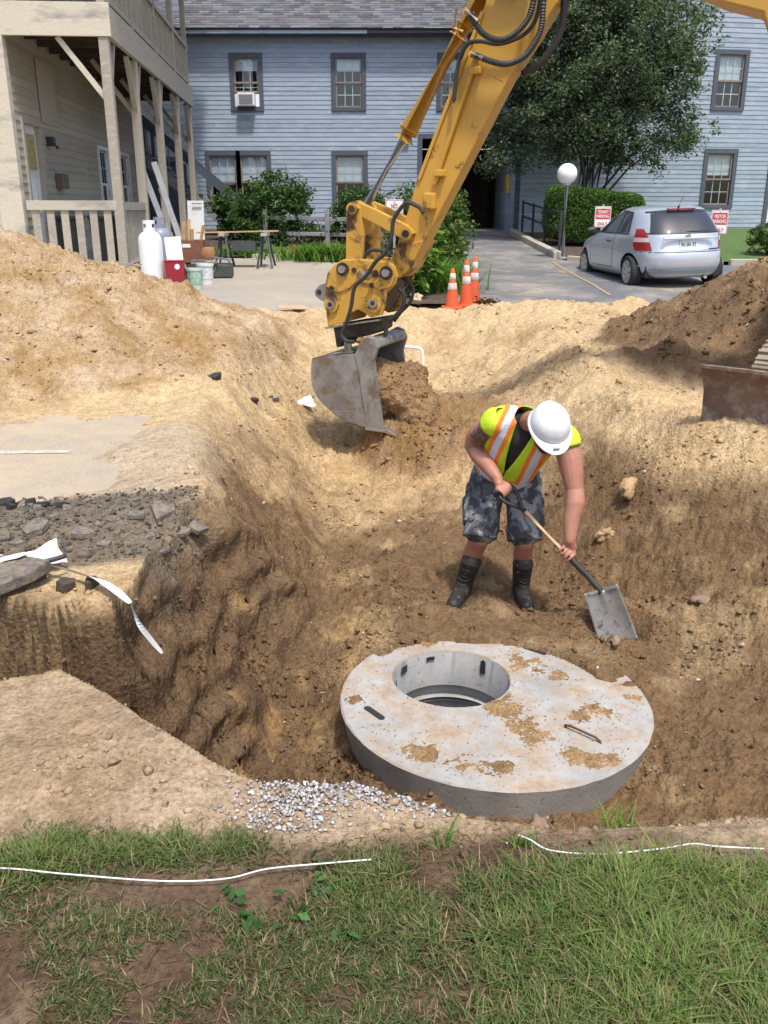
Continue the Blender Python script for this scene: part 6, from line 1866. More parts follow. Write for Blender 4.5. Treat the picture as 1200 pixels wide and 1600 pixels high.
        F = [(j * (nx + 1) + i, j * (nx + 1) + i + 1, (j + 1) * (nx + 1) + i + 1, (j + 1) * (nx + 1) + i) for j in range(nz) for i in range(nx)]
        q.add(V, F); return q.build(name, mat, parent or T_, smooth=True)
    def rear_patch(y0, y1, z0, z1, name, mat, off=.004, ny=18, nz=8, parent=None, taper=0.0, bow=0.0, round_=0.0):
        q = MB(); V = []
        for j in range(nz + 1):
            v = j / nz
            for i in range(ny + 1):
                u = i / ny
                yy = y0 + (y1 - y0) * u
                yy = yy * (1 - taper * v)
                z = z0 + (z1 - z0) * v + bow * (1 - (2 * u - 1) ** 2) * (v - .0)
                V.append((xrear(yy, z) - off, yy, z))
        F = [(j * (ny + 1) + i, (j + 1) * (ny + 1) + i, (j + 1) * (ny + 1) + i + 1, j * (ny + 1) + i + 1) for j in range(nz) for i in range(ny)]
        q.add(V, F); return q.build(name, mat, parent or T_, smooth=True)
    for s in (1, -1):
        side_patch([(1.42, .985), (2.78, .985), (2.16, 1.335), (1.40, 1.375)], 'side_window', tint, s, .005, curve=.02)
        side_patch([(.82, 1.0), (1.36, .985), (1.34, 1.375), (.98, 1.30)], 'side_window', tint, s, .005)
        side_patch([(.78, .965), (2.86, .965), (2.82, .985), (.80, .985)], 'window_trim', dark, s, .0045, nz=1)
        side_patch([(1.36, .98), (1.42, .98), (1.40, 1.38), (1.34, 1.38)], 'pillar', dark, s, .006, nx=2)
        side_patch([(1.0, 1.30), (2.1, 1.345), (2.08, 1.37), (1.02, 1.355)], 'window_trim', dark, s, .0045, nz=2, curve=.03)
        # door seam, moulding, handle, mirror
        side_patch([(1.48, .34), (1.492, .34), (1.432, .97), (1.42, .97)], 'door_seam', dark, s, .004, nx=1, nz=10)
        side_patch([(2.70, .34), (2.712, .34), (2.83, .96), (2.815, .96)], 'door_seam', dark, s, .004, nx=1, nz=10)
        side_patch([(1.48, .335), (2.70, .335), (2.70, .345), (1.48, .345)], 'door_seam', dark, s, .004, nz=1)
        q = MB(); y = ypos(1.68, .83); q.tube([(1.56, s * (y + .012), .83), (1.62, s * (y + .03), .83), (1.72, s * (y + .03), .83), (1.78, s * (y + .012), .83)], .015, 8); q.build('door_handle', dark, T_, smooth=True)
        q = MB(); q.lathe([(0, -.09), (.05, -.085), (.07, -.04), (.075, .02), (.06, .07), (0, .085)], 14, (2.62, s * .87, 1.0), Euler((R(90), 0, 0)).to_matrix() @ Matrix.Diagonal((.75, 1, 1))); q.box((2.64, s * .80, .96), (.06, .12, .04)); q.build('wing_mirror', dark, T_, smooth=50)
    # fuel flap seam line as body crease
    rear_patch(-.60, .60, 1.0, 1.33, 'rear_window', tint, .009, taper=.16, bow=.03)
    rear_patch(-.635, .635, .975, 1.0, 'window_trim', dark, .009, nz=1, taper=.0)
    rear_patch(-.55, .55, 1.34, 1.365, 'spoiler_gap', dark, .012, nz=1, bow=.03)
    rl = simple('brake_light_red', (.32, .02, .025), .25, .05, bmp=0)
    wl = simple('lamp_clear', (.75, .6, .58), .2, .05, bmp=0)
    q = MB(); q.box((.49, 0, 1.400), (.09, .48, .022)); q.build('high_brake_light', rl, T_, bevel=.006)
    # licence recess and plate
    rear_patch(-.43, .43, .69, .885, 'plate_recess', paint, .010)
    q = MB(); q.box((.055, 0, .895), (.05, .9, .03)); q.build('hatch_grip', paint, T_, bevel=.01)
    q = MB(); q.box((.062, 0, .79), (.010, .31, .155), (0, R(8), 0)); pl_ = q.build('number_plate', simple('plate_white', (.66, .69, .70), .5, .06, 30, bmp=0), T_, bevel=.004)
    tp = text_part('96184 ST', 0, 0, .075, .27, 0, 'plate_number', simple('plate_green', (.05, .16, .13), .5, bmp=0), pl_)
    tp.location = (.052, 0, .79); tp.rotation_euler = (0, 0, R(-90)); tp.rotation_euler = (R(0), R(0), R(-90))
    # tail lamps: tall, wrapping the corner
    def tail(s):
        q = MB(); V = []
        ny, nz = 8, 10
        for j in range(nz + 1):
            v = j / nz; z = .69 + .38 * v
            for i in range(ny + 1):
                u = i / ny
                y = (.59 + .06 * v) + (.195 - .10 * v - .12 * (v - .45) ** 2) * u
                x0, x1, w, n = par(z)
                y = min(y, w * .975)
                V.append((xrear(y, z) - .012, s * (y + .004 * u), z))
        F = [(j * (ny + 1) + i, (j + 1) * (ny + 1) + i, (j + 1) * (ny + 1) + i + 1, j * (ny + 1) + i + 1) for j in range(nz) for i in range(ny)]
        lo = [f for f in F if f[0] // (ny + 1) < 4]; mi = [f for f in F if 4 <= f[0] // (ny + 1) < 6]; hi = [f for f in F if f[0] // (ny + 1) >= 6]
        a = MB(); a.add(V, lo + hi); t_ = a.build('tail_light', rl, T_, smooth=True)
        a = MB(); a.add(V, mi); a.build('reversing_lamp', wl, t_, smooth=True)
    tail(1); tail(-1)
    # bumper crease and lower valance
    rear_patch(-.74, .74, .405, .43, 'bumper_crease', paint, .008, nz=2)
    rear_patch(-.62, .62, .27, .38, 'rear_valance', simple('grey_valance', (.28, .31, .34), .5, .1, bmp=0), .006, nz=4)
    rear_patch(-.80, .80, .655, .668, 'hatch_seam', dark, .006, nz=1)
    rear_patch(-.62, -.36, .692, .712, 'name_badge', dark, .012, nz=1)
    rear_patch(.27 * -1 - .31, -.52, .86, .885, 'model_badge', M['steel'], .008, nz=1)
    # wipers, aerial, emblem
    q = MB(); q.tube([(.145, .02, 1.01), (.135, -.22, 1.035), (.15, -.42, 1.05)], .008, 6); q.build('rear_wiper', dark, T_)
    q = MB(); q.tube([(.62, 0, 1.41), (.58, 0, 1.45)], .018, 8); q.tube([(.6, 0, 1.44), (.42, 0, 1.62)], .005, 6); q.build('aerial', dark, T_)
    q = MB(); q.lathe([(0, .004), (.045, .003), (.05, 0)], 18, (.095, 0, .94), Euler((0, R(-90), 0)).to_matrix() @ Matrix.Diagonal((.6, 1, 1))); q.build('emblem', M['bright_steel'], T_)
    # wheels
    rub = simple('tyre_rubber', (.03, .03, .032), .85, .2, 20, bmp=.3)
    rim = simple('wheel_trim', (.50, .52, .54), .35, .05, metal=.6, bmp=0)
    for wx, wz in wheels:
        for s in (1, -1):
            mt = Euler((R(-90 * s), 0, 0)).to_matrix()
            q = MB(); q.lathe([(.20, -.09), (.275, -.09), (.295, -.07), (.295, .07), (.275, .09), (.20, .092)], 40, (wx, s * .735, .295), mt); ty = q.build('wheel', rub, T_, smooth=40)
            q = MB(); q.lathe([(.205, .085), (.20, .06), (.19, .05), (0, .045)], 32, (wx, s * .735, .295), mt); q.build('hub_plate', dark, ty)
            q = MB(); q.lathe([(.21, .080), (.212, .094), (.195, .094), (.185, .07)], 32, (wx, s * .735, .295), mt); q.build('rim', rim, ty, smooth=True)
            for i in range(7):
                a = 2 * PI * i / 7
                q = MB(); d = Vector((math.cos(a), math.sin(a), 0)); t_ = Vector((-d.y, d.x, 0))
                V = [d * .03 - t_ * .025, d * .03 + t_ * .025, d * .195 + t_ * .052, d * .195 - t_ * .052]
                V = [p + Vector((0, 0, z)) for z in (.055, .088) for p in V]
                V = [mt @ p + Vector((wx, s * .735, .295)) for p in V]
                q.add(V, [(0, 1, 2, 3), (7, 6, 5, 4), (0, 4, 5, 1), (1, 5, 6, 2), (2, 6, 7, 3), (3, 7, 4, 0)]); q.build('spoke', rim, ty)
            q = MB(); q.lathe([(.05, .06), (.05, .092), (0, .098)], 16, (wx, s * .735, .295), mt); q.build('hub_cap', rim, ty, smooth=40)
    q = MB(); q.tube([(.08, -.35, .2), (.4, -.35, .2)], .03, 10); q.build('exhaust', M['steel'], T_)
    # windscreen (front, away from the camera) and headlights
    def front_patch(y0, y1, z0, z1, name, mat, off, ny=14, nz=8, taper=0):
        q = MB(); V = []
        for j in range(nz + 1):
            v = j / nz
            for i in range(ny + 1):
                y = (y0 + (y1 - y0) * i / ny) * (1 - taper * v); z = z0 + (z1 - z0) * v
                x0, x1, w, n = par(z); a = (x1 - x0) / 2; t = min(abs(y) / w, .999)
                V.append(((x0 + x1) / 2 + a * (1 - t ** n) ** (1 / n) + off, y, z))
        F = [(j * (ny + 1) + i, j * (ny + 1) + i + 1, (j + 1) * (ny + 1) + i + 1, (j + 1) * (ny + 1) + i) for j in range(nz) for i in range(ny)]
        q.add(V, F); q.build(name, mat, T_, smooth=True)
    front_patch(-.66, .66, .99, 1.36, 'windscreen', tint, .006, taper=.15)
    for s in (1, -1): front_patch(s * .45, s * .74, .62, .74, 'headlight', wl, .008)
car()
# ------------------------------------------------------------------ worker bending over a shovel
def limb(mb, pts, rs, seg=16):
    """tapered tube with rounded ends"""
    P = [Vector(p) for p in pts]
    Q, RR = [], []
    for i in range(len(P) - 1):
        for k in range(6):
            t = k / 6
            Q.append(P[i].lerp(P[i + 1], t)); RR.append(rs[i] * (1 - t) + rs[i + 1] * t)
    Q.append(P[-1]); RR.append(rs[-1])
    Q = smooth_path(P, 6)
    mb.tube(Q, 0, seg, rs=RR)
    for p, r in ((P[0], rs[0]), (P[-1], rs[-1])): blob(mb, p, (r * .98,) * 3, None, 12)

def worker():
    base = Vector((.66, 5.22, -.86))
    T_ = thing('person', 'worker in a neon vest, camouflage shorts and white hard hat bending over a shovel', 'person', base)
    inv = Matrix.Translation(-base)
    def put(me, name, mat, parent=None):
        o = link(name, me, mat, parent or T_)
        if parent is None: o.matrix_parent_inverse = inv
        return o
    pel = Vector((.77, 5.38, -.03)); neck = Vector((.855, 5.05, .375))
    shR = Vector((.655, 5.13, .335)); shL = Vector((1.055, 4.99, .25))
    # torso frame: x towards his left (picture right), z up the spine, -y out of the chest
    tz = (neck - pel).normalized(); tx = (shL - shR).normalized(); tx = (tx - tz * tx.dot(tz)).normalized(); ty = tz.cross(tx).normalized()
    TM = Matrix(((tx.x, ty.x, tz.x, pel.x), (tx.y, ty.y, tz.y, pel.y), (tx.z, ty.z, tz.z, pel.z), (0, 0, 0, 1)))
    L = lambda x, y, z: TM @ Vector((x, y, z))
    # ---- skin body, one surface
    b = MB()
    limb(b, [L(0, 0, 0), L(0, -.0, .2), L(0, 0, .36)], [.11, .11, .105])
    blob(b, L(0, 0.01, .36), (.15, .085, .12), TM.to_3x3())
    limb(b, [L(0, .0, .44), L(0, -.02, .54), neck + Vector((.03, -.12, .03))], [.075, .062, .06])
    # head: bowed, crown towards the camera and up
    hc = Vector((.925, 4.86, .365))
    al = R(36)
    hz_ = Vector((.06, -math.sin(al), math.cos(al))).normalized()
    hf = Vector((.10, -math.cos(al), -math.sin(al))).normalized(); hf = (hf - hz_ * hf.dot(hz_)).normalized(); hx_ = hf.cross(hz_).normalized()
    HM = Matrix((hx_, hf, hz_)).transposed()       # columns: side, face, crown
    H = lambda x, y, z: hc + HM @ Vector((x, y, z))
    blob(b, H(0, -.01, .03), (.074, .094, .098), HM); blob(b, H(0, .03, -.045), (.058, .066, .075), HM)
    blob(b, H(0, .082, -.10), (.028, .02, .02), HM)                      # chin
    limb(b, [H(0, .092, -.005), H(0, .112, -.038)], [.010, .015], 10)        # nose
    for s in (-1, 1):
        blob(b, H(s * .076, -.01, -.01), (.012, .022, .034), HM, 10)          # ears
        blob(b, H(s * .03, .088, .012), (.022, .012, .010), HM, 10)           # brow
    blob(b, H(0, .088, -.066), (.024, .012, .008), HM, 10)                    # mouth
    # arms
    elR = Vector((.545, 5.27, .165)); wrR = Vector((.675, 5.035, .025))
    elL = Vector((1.105, 4.90, .005)); wrL = Vector((1.078, 4.80, -.275))
    limb(b, [shR, shR.lerp(elR, .5) + Vector((-.02, 0, .01)), elR], [.074, .071, .052])
    limb(b, [elR, elR.lerp(wrR, .3), elR.lerp(wrR, .65), wrR], [.051, .059, .046, .033])
    limb(b, [shL, shL.lerp(elL, .35) + Vector((.008, 0, 0)), shL.lerp(elL, .7) + Vector((.004, 0, 0)), elL], [.072, .075, .064, .052]); blob(b, elL + Vector((.004, .012, 0)), (.054, .056, .06))
    limb(b, [elL, elL.lerp(wrL, .28) + Vector((.010, 0, 0)), elL.lerp(wrL, .65), wrL], [.051, .060, .047, .033])
    # shovel line
    G = Vector((.715, 4.985, -.035)); Bt = Vector((1.256, 4.70, -.543))
    sd_ = (Bt - G).normalized()
    # left hand closed round the shaft
    hp = G + sd_ * ((Vector((1.062, 4.80, -.358)) - G).dot(sd_))
    a1 = (Vector((0, -1, 0)) - sd_ * Vector((0, -1, 0)).dot(sd_)).normalized(); a2 = sd_.cross(a1).normalized()
    def around(c, ax, u, v, ang, r): return c + (u * math.cos(ang) + v * math.sin(ang)) * r
    # knuckles sit on the upper-right of the shaft, fingers wrap under towards the left
    up_ = (Vector((.35, -.15, .9))); u_ = (up_ - sd_ * up_.dot(sd_)).normalized(); v_ = sd_.cross(u_).normalized()
    def fist(c, ax, u, v, wr, spread, rbar, turn, thumb_dir):
        blob(b, c + u * .034, (.024, .024, .045), Matrix((v, u, ax)).transposed(), 14)
        limb(b, [wr, c + u * .052], [.031, .027], 12)
        for i, (o, r) in enumerate(((-.037, .0090), (-.013, .0096), (.011, .0094), (.034, .0080))):
            cc = c + ax * (o * spread)
            pts = [around(cc, ax, u, v, turn * t, rbar + .012) for t in (-.15, .55, 1.25, 1.95, 2.65, 3.2 - .12 * i)]
            limb(b, pts, [r * 1.1, r * 1.12, r * 1.05, r, r * .95, r * .85], 8)
        t0 = c + u * .042 + ax * thumb_dir * .022
        limb(b, [t0, around(c + ax * thumb_dir * .052, ax, u, v, -turn * .7, rbar + .014), around(c + ax * thumb_dir * .066, ax, u, v, -turn * 1.5, rbar + .012), around(c + ax * thumb_dir * .074, ax, u, v, -turn * 2.1, rbar + .011)], [.014, .0125, .0115, .0095], 8)
    up_ = Vector((.75, .10, .65)); u_ = (up_ - sd_ * up_.dot(sd_)).normalized(); v_ = sd_.cross(u_).normalized()
    if v_.y > 0: v_ = -v_
    fist(hp, sd_, u_, v_, wrL, 1.06, .018, 1, -1)
    # right hand over the D grip bar
    gx = Vector((.92, .35, .10)); gx = (gx - sd_ * gx.dot(sd_)).normalized()
    gc = G - sd_ * .005
    u2 = (Vector((-.25, .45, .85))); u2 = (u2 - gx * u2.dot(gx)).normalized(); v2 = gx.cross(u2).normalized()
    if v2.y > 0: v2 = -v2
    fist(gc, gx, u2, v2, wrR, .95, .015, 1, 1)
    # legs
    hipR, knR, anR = Vector((.665, 5.40, -.05)), Vector((.60, 5.21, -.42)), Vector((.52, 5.30, -.76))
    hipL, knL, anL = Vector((.875, 5.38, -.06)), Vector((.882, 5.18, -.43)), Vector((.888, 5.27, -.76))
    for h_, k_, a_ in ((hipR, knR, anR), (hipL, knL, anL)):
        limb(b, [h_, h_.lerp(k_, .5), k_], [.105, .092, .066])
        limb(b, [k_, k_.lerp(a_, .38) + Vector((0, .03, 0)), a_], [.062, .062, .042])
    blob(b, pel + Vector((0, .02, -.02)), (.17, .13, .12))
    skin, nt, bs = newmat('skin')
    p = pos(nt)
    c = ramp(nt, noise(nt, 9, 4, .6, p), [(.3, (.36, .155, .10)), (.7, (.47, .225, .155))])
    # tattoo ink on the right upper arm
    dv = N(nt, 'ShaderNodeVectorMath', operation='DISTANCE'); nt.links.new(p, dv.inputs[0]); dv.inputs[1].default_value = tuple(shR.lerp(elR, .52) + Vector((.0, -.06, .0)))
    near = ramp(nt, dv.outputs['Value'], [(.075, (1, 1, 1)), (.10, (0, 0, 0))])
    ink = ramp(nt, noise(nt, 36, 5, .7, p, 1.5), [(.42, (0, 0, 0)), (.50, (.85, .85, .85))])
    fm = N(nt, 'ShaderNodeMath', operation='MULTIPLY'); nt.links.new(near, fm.inputs[0]); nt.links.new(ink, fm.inputs[1])
    c = mixc(nt, fm.outputs[0], c, (.07, .055, .05))
    nt.links.new(c, bs.inputs['Base Color']); bs.inputs['Roughness'].default_value = .5
    bs.inputs['Subsurface Weight'].default_value = .12; bs.inputs['Subsurface Radius'].default_value = (.01, .004, .002)
    bump(nt, bs, noise(nt, 220, 3, .6, p), .12, .002)
    put(remeshed(b, 'body', .0048, 3), 'body', skin)
    # ---- eyes as small dark almonds (the face looks down)
    for s in (-1, 1):
        q = MB(); blob(q, H(s * .03, .0935, -.004), (.012, .006, .006), HM, 10); o = q.build('eye', simple('eye_dark', (.03, .025, .02), .3, bmp=0), T_, smooth=True); o.matrix_parent_inverse = inv
    # ---- hair and beard
    q = MB(); blob(q, H(0, -.03, .02), (.079, .086, .088), HM); blob(q, H(0, .05, -.082), (.056, .052, .05), HM); blob(q, H(-.05, .02, -.05), (.028, .045, .05), HM); blob(q, H(.05, .02, -.05), (.028, .045, .05), HM)
    put(remeshed(q, 'hair', .009, 2), 'hair', simple('brown_hair', (.06, .033, .018), .8, .4, 90, bmp=.6, bscale=250))
    # ---- black shirt
    q = MB()
    limb(q, [L(0, 0, .02), L(0, -.005, .2), L(0, 0, .38)], [.14, .142, .145]); blob(q, L(0, 0, .37), (.178, .112, .15), TM.to_3x3()); limb(q, [L(0, 0, .42), L(0, -.01, .52)], [.085, .072])
    put(remeshed(q, 'shirt', .010, 6), 'shirt', simple('black_cotton', (.022, .021, .022), .9, .3, 14, bmp=.5, bscale=30, bdist=.01))
    # ---- shorts
    q = MB()
    blob(q, pel + Vector((.0, .0, -.03)), (.195, .155, .135)); limb(q, [pel + Vector((0, 0, -.02)), L(0, 0, .09)], [.15, .148])
    for h_, k_, sx in ((hipR, knR, -1), (hipL, knL, 1)):
        e_ = h_.lerp(k_, .98)
        limb(q, [h_, h_.lerp(k_, .5) + Vector((.01 * sx, 0, 0)), h_.lerp(k_, .86)], [.118, .116, .108])
        q.tube([h_.lerp(k_, .3), h_.lerp(k_, .7), e_ + Vector((0, 0, -.005))], 0, 20, rs=[.112, .112, .113])
        d = (k_ - h_).normalized()
        q.box(h_.lerp(k_, .58) + Vector((sx * .108, .01, 0)), (.035, .13, .17), Euler((R(-25), 0, 0)).to_matrix())
    me = remeshed(q, 'shorts', .008, 4)
    co = np.zeros(len(me.vertices) * 3); me.vertices.foreach_get('co', co); co = co.reshape(-1, 3)
    wr_ = .010 * fbm(co[:, 0] * 1.0 + co[:, 1] * .5, co[:, 2] * 1.0 + co[:, 1], 14, 3, .5, 2)      # cloth folds
    nn = np.zeros(len(me.vertices) * 3); me.vertices.foreach_get('normal', nn); nn = nn.reshape(-1, 3)
    co += nn * wr_[:, None]; me.vertices.foreach_set('co', co.ravel()); me.update()
    cam_, nt, bc = newmat('grey_camouflage')
    p = pos(nt)
    c = ramp(nt, noise(nt, 9, 2, .5, p, 1.0), [(0, (.05, .052, .058)), (.45, (.11, .113, .12)), (.56, (.25, .255, .265))], 'CONSTANT')
    c2 = ramp(nt, noise(nt, 16, 2, .5, N(nt, 'ShaderNodeTexCoord').outputs['Object'], 1.0), [(.0, (0, 0, 0)), (.62, (1, 1, 1))], 'CONSTANT')
    c = mixc(nt, c2, c, (.045, .045, .048))
    nt.links.new(c, bc.inputs['Base Color']); bc.inputs['Roughness'].default_value = .9
    bump(nt, bc, noise(nt, 24, 5, .6, p), .6, .012)
    sh = put(me, 'shorts', cam_)
    # ---- boots
    leather = simple('black_boot_leather', (.022, .021, .021), .6, .4, 12, bmp=.5, bscale=60, dirt=(.16, .11, .07), dirt_amt=.25)
    sole_m = simple('boot_sole', (.05, .045, .04), .8, .3, 20, bmp=.4)
    for a_, k_, toe in ((anR, knR, Vector((.425, 5.065, -.825))), (anL, knL, Vector((.905, 5.05, -.835)))):
        q = MB()
        topp = a_.lerp(k_, .50)
        limb(q, [topp, a_.lerp(k_, .2), a_ + Vector((0, 0, -.01))], [.066, .06, .056])
        q.tube([a_.lerp(k_, .35), topp + (topp - a_) * .02], 0, 18, rs=[.066, .071])
        d = (toe - a_); d.z = 0; d.normalize()
        heel = Vector((a_.x, a_.y, -.815)) - d * .045
        limb(q, [heel, heel + d * .10 + Vector((0, 0, .012)), Vector((toe.x, toe.y, -.825)) - d * .03], [.048, .052, .046])
        limb(q, [a_ + Vector((0, 0, -.02)), a_ + d * .09 + Vector((0, 0, -.045)), Vector((toe.x, toe.y, -.81)) - d * .05], [.054, .047, .036])
        bo = put(remeshed(q, 'boot', .007, 4), 'boot', leather)
        q = MB(); s_ = Vector((-d.y, d.x, 0)); out = []
        for t, w in ((-.06, .03), (-.045, .042), (.05, .040), (.13, .048), (.20, .046), (.235, .030), (.245, .01)): out.append((t, w))
        poly = [(t, w) for t, w in out] + [(t, -w) for t, w in reversed(out)]
        q.prism(poly, Vector((a_.x, a_.y, -.872)), d, s_, Vector((0, 0, 1)), 0, .026); q.build('sole', sole_m, bo, bevel=.004)
        fr_ = d
        for i in range(6):
            c0 = a_.lerp(k_, .06 + i * .075) + d * (.060 + .012 * max(0, 2 - i)); q = MB()
            q.tube([c0 + s_ * .03 - d * .014, c0 + d * .006, c0 - s_ * .03 - d * .014 + Vector((0, 0, .012))], .0035, 6); q.build('lace', sole_m, bo)
    # ---- hi-vis vest, built in the torso frame so that its tapes follow the body
    rings = [(-.01, .178, .150, .0), (.04, .182, .154, 0), (.12, .186, .160, 0), (.22, .192, .162, 0), (.31, .205, .158, 0), (.38, .215, .142, 0), (.43, .222, .128, 0), (.47, .212, .110, .0), (.50, .178, .097, .0), (.525, .125, .088, .0), (.545, .088, .082, 0)]
    k = 96
    V, F = [], []
    zs = np.linspace(rings[0][0], rings[-1][0], 58)
    ra = np.array(rings)
    for z in zs:
        rx = np.interp(z, ra[:, 0], ra[:, 1]); ry = np.interp(z, ra[:, 0], ra[:, 2])
        gap = .004 if z < .2 else .004 + .056 * ((z - .2) / .345) ** .8        # open front, V neck
        n_ = 2.5
        g0 = math.asin(min(1, gap / rx) ** (n_ / 2))
        for j in range(k + 1):
            t = -PI / 2 + g0 + (2 * PI - 2 * g0) * j / k
            ct, st = math.cos(t), math.sin(t)
            x = rx * math.copysign(abs(ct) ** (2 / n_), ct); y = ry * math.copysign(abs(st) ** (2 / n_), st)
            w = 1 + .035 * math.sin(7 * t + 9 * z) * max(0, .35 - z) + .02 * math.sin(15 * t - 30 * z) * max(0, .4 - z)
            V.append((x * w - .012, y * w, z))
    for i in range(len(zs) - 1):
        for j in range(k):
            F.append((i * (k + 1) + j, i * (k + 1) + j + 1, (i + 1) * (k + 1) + j + 1, (i + 1) * (k + 1) + j))
    # cap sleeves round the shoulders
    TMi = TM.inverted()
    n0 = len(V)
    for sh_, el_ in ((shR, elR), (shL, elL)):
        a = TMi @ sh_; e_ = TMi @ el_; d = (e_ - a).normalized(); u, w, _ = basis(d)
        m_ = len(V); ks = 28
        for i, (t, r) in enumerate(((-.10, .055), (-.05, .084), (-.01, .092), (.008, .090), (.022, .091))):
            for j in range(ks):
                an = 2 * PI * j / ks
                V.append(tuple(a + d * t + (u * math.cos(an) + w * math.sin(an)) * r * (1 + .03 * math.sin(3 * an + i))))
        for i in range(4):
            for j in range(ks): F.append((m_ + i * ks + j, m_ + i * ks + (j + 1) % ks, m_ + (i + 1) * ks + (j + 1) % ks, m_ + (i + 1) * ks + j))
    q = MB(); q.add(V, F); me = q.mesh('vest', smooth=True)
    vm, nt, bv = newmat('hi_vis_vest')
    p = objc(nt)
    sx = N(nt, 'ShaderNodeSeparateXYZ'); nt.links.new(p, sx.inputs[0])
    ab = N(nt, 'ShaderNodeMath', operation='ABSOLUTE'); nt.links.new(sx.outputs[0], ab.inputs[0])
    wob = N(nt, 'ShaderNodeMath', operation='MULTIPLY_ADD'); nt.links.new(noise(nt, 9, 2, .5, p), wob.inputs[0]); wob.inputs[1].default_value = .02; nt.links.new(ab.outputs[0], wob.inputs[2])
    O, S = (1, 1, 1), (1, 1, 1)
    def bandmask(val, stops):
        return ramp(nt, val, stops, 'CONSTANT')
    K0, K1 = (0, 0, 0), (1, 1, 1)
    vo = bandmask(wob.outputs[0], [(0, K0), (.082, K1), (.178, K0)]); vsil = bandmask(wob.outputs[0], [(0, K0), (.106, K1), (.150, K0)])
    ho = bandmask(sx.outputs[2], [(0, K0), (.020, K1), (.125, K0)]); hs_ = bandmask(sx.outputs[2], [(0, K0), (.045, K1), (.10, K0)])
    c = ramp(nt, noise(nt, 12, 3, .6, p), [(.3, (.50, .70, .02)), (.7, (.62, .82, .03))])
    c = mixc(nt, vo, c, (.90, .22, .03)); c = mixc(nt, ho, c, (.90, .20, .03))
    c = mixc(nt, vsil, c, (.62, .64, .70)); c = mixc(nt, hs_, c, (.62, .64, .70))
    nt.links.new(c, bv.inputs['Base Color']); bv.inputs['Roughness'].default_value = .65
    mp2 = N(nt, 'ShaderNodeMapping'); mp2.inputs['Scale'].default_value = (1, 1, .5); nt.links.new(p, mp2.inputs['Vector'])
    bump(nt, bv, noise(nt, 18, 4, .6, mp2.outputs[0]), .55, .012)
    vest = link('vest', me, vm, T_)
    vest.matrix_parent_inverse = inv
    vest.matrix_basis = TM
    sm = vest.modifiers.new('thick', 'SOLIDIFY'); sm.thickness = .004; sm.offset = -1
    # ---- hard hat
    hat = MB()
    seg = 64
    prof = []
    nb = 16
    V, F = [], []
    for i in range(nb + 1):
        t = i / nb
        z = .108 * math.sin(t * PI / 2); r = math.cos(t * PI / 2) ** .72
        for j in range(seg):
            a = 2 * PI * j / seg
            rx, ry = .112 * r, .137 * r
            ridge = .004 * math.exp(-((a - PI / 2) / .25) ** 2) if t > .1 else 0
            cx = math.cos(a) * rx; cy = math.sin(a) * ry
            rd = .006 * math.exp(-(cx / .02) ** 2) * (1 if t > .2 else t * 5)
            V.append((cx, cy, z + rd))
    for i in range(nb):
        for j in range(seg): F.append((i * seg + j, i * seg + (j + 1) % seg, (i + 1) * seg + (j + 1) % seg, (i + 1) * seg + j))
    m0 = len(V)
    for (ex_, zz) in ((.0, .0), (.010, -.004), (.012, -.010), (.004, -.012)):
        for j in range(seg):
            a = 2 * PI * j / seg
            fr = max(0, math.sin(a)) ** 1.6
            V.append((math.cos(a) * (.112 + ex_ + .004 * fr), math.sin(a) * (.137 + ex_) + fr * ex_ * 4.2, zz - fr * ex_ * .9))
    for i in range(3):
        for j in range(seg): F.append((m0 + i * seg + j, m0 + i * seg + (j + 1) % seg, m0 + (i + 1) * seg + (j + 1) % seg, m0 + (i + 1) * seg + j))
    hat.add([tuple(H(0, .0, .045) + HM @ Vector(v)) for v in V], F)
    wm, nt, bw = newmat('white_hard_hat'); bw.inputs['Roughness'].default_value = .32
    c = ramp(nt, noise(nt, 14, 5, .6, pos(nt)), [(.35, (.66, .67, .68)), (.6, (.78, .78, .78))]); nt.links.new(c, bw.inputs['Base Color'])
    hh = hat.build('hard_hat', wm, T_, smooth=55); hh.matrix_parent_inverse = inv
    sm = hh.modifiers.new('thick', 'SOLIDIFY'); sm.thickness = .003; sm.offset = -1
    q = MB(); c0 = H(.0, .172, .047); q.box(c0, (.034, .012, .012), HM); q.build('hat_badge', simple('grey_badge', (.3, .31, .33), .5, bmp=0), hh)
    return G, sd_, Bt, gx

G_, sd_, Bt_, gx_ = worker()

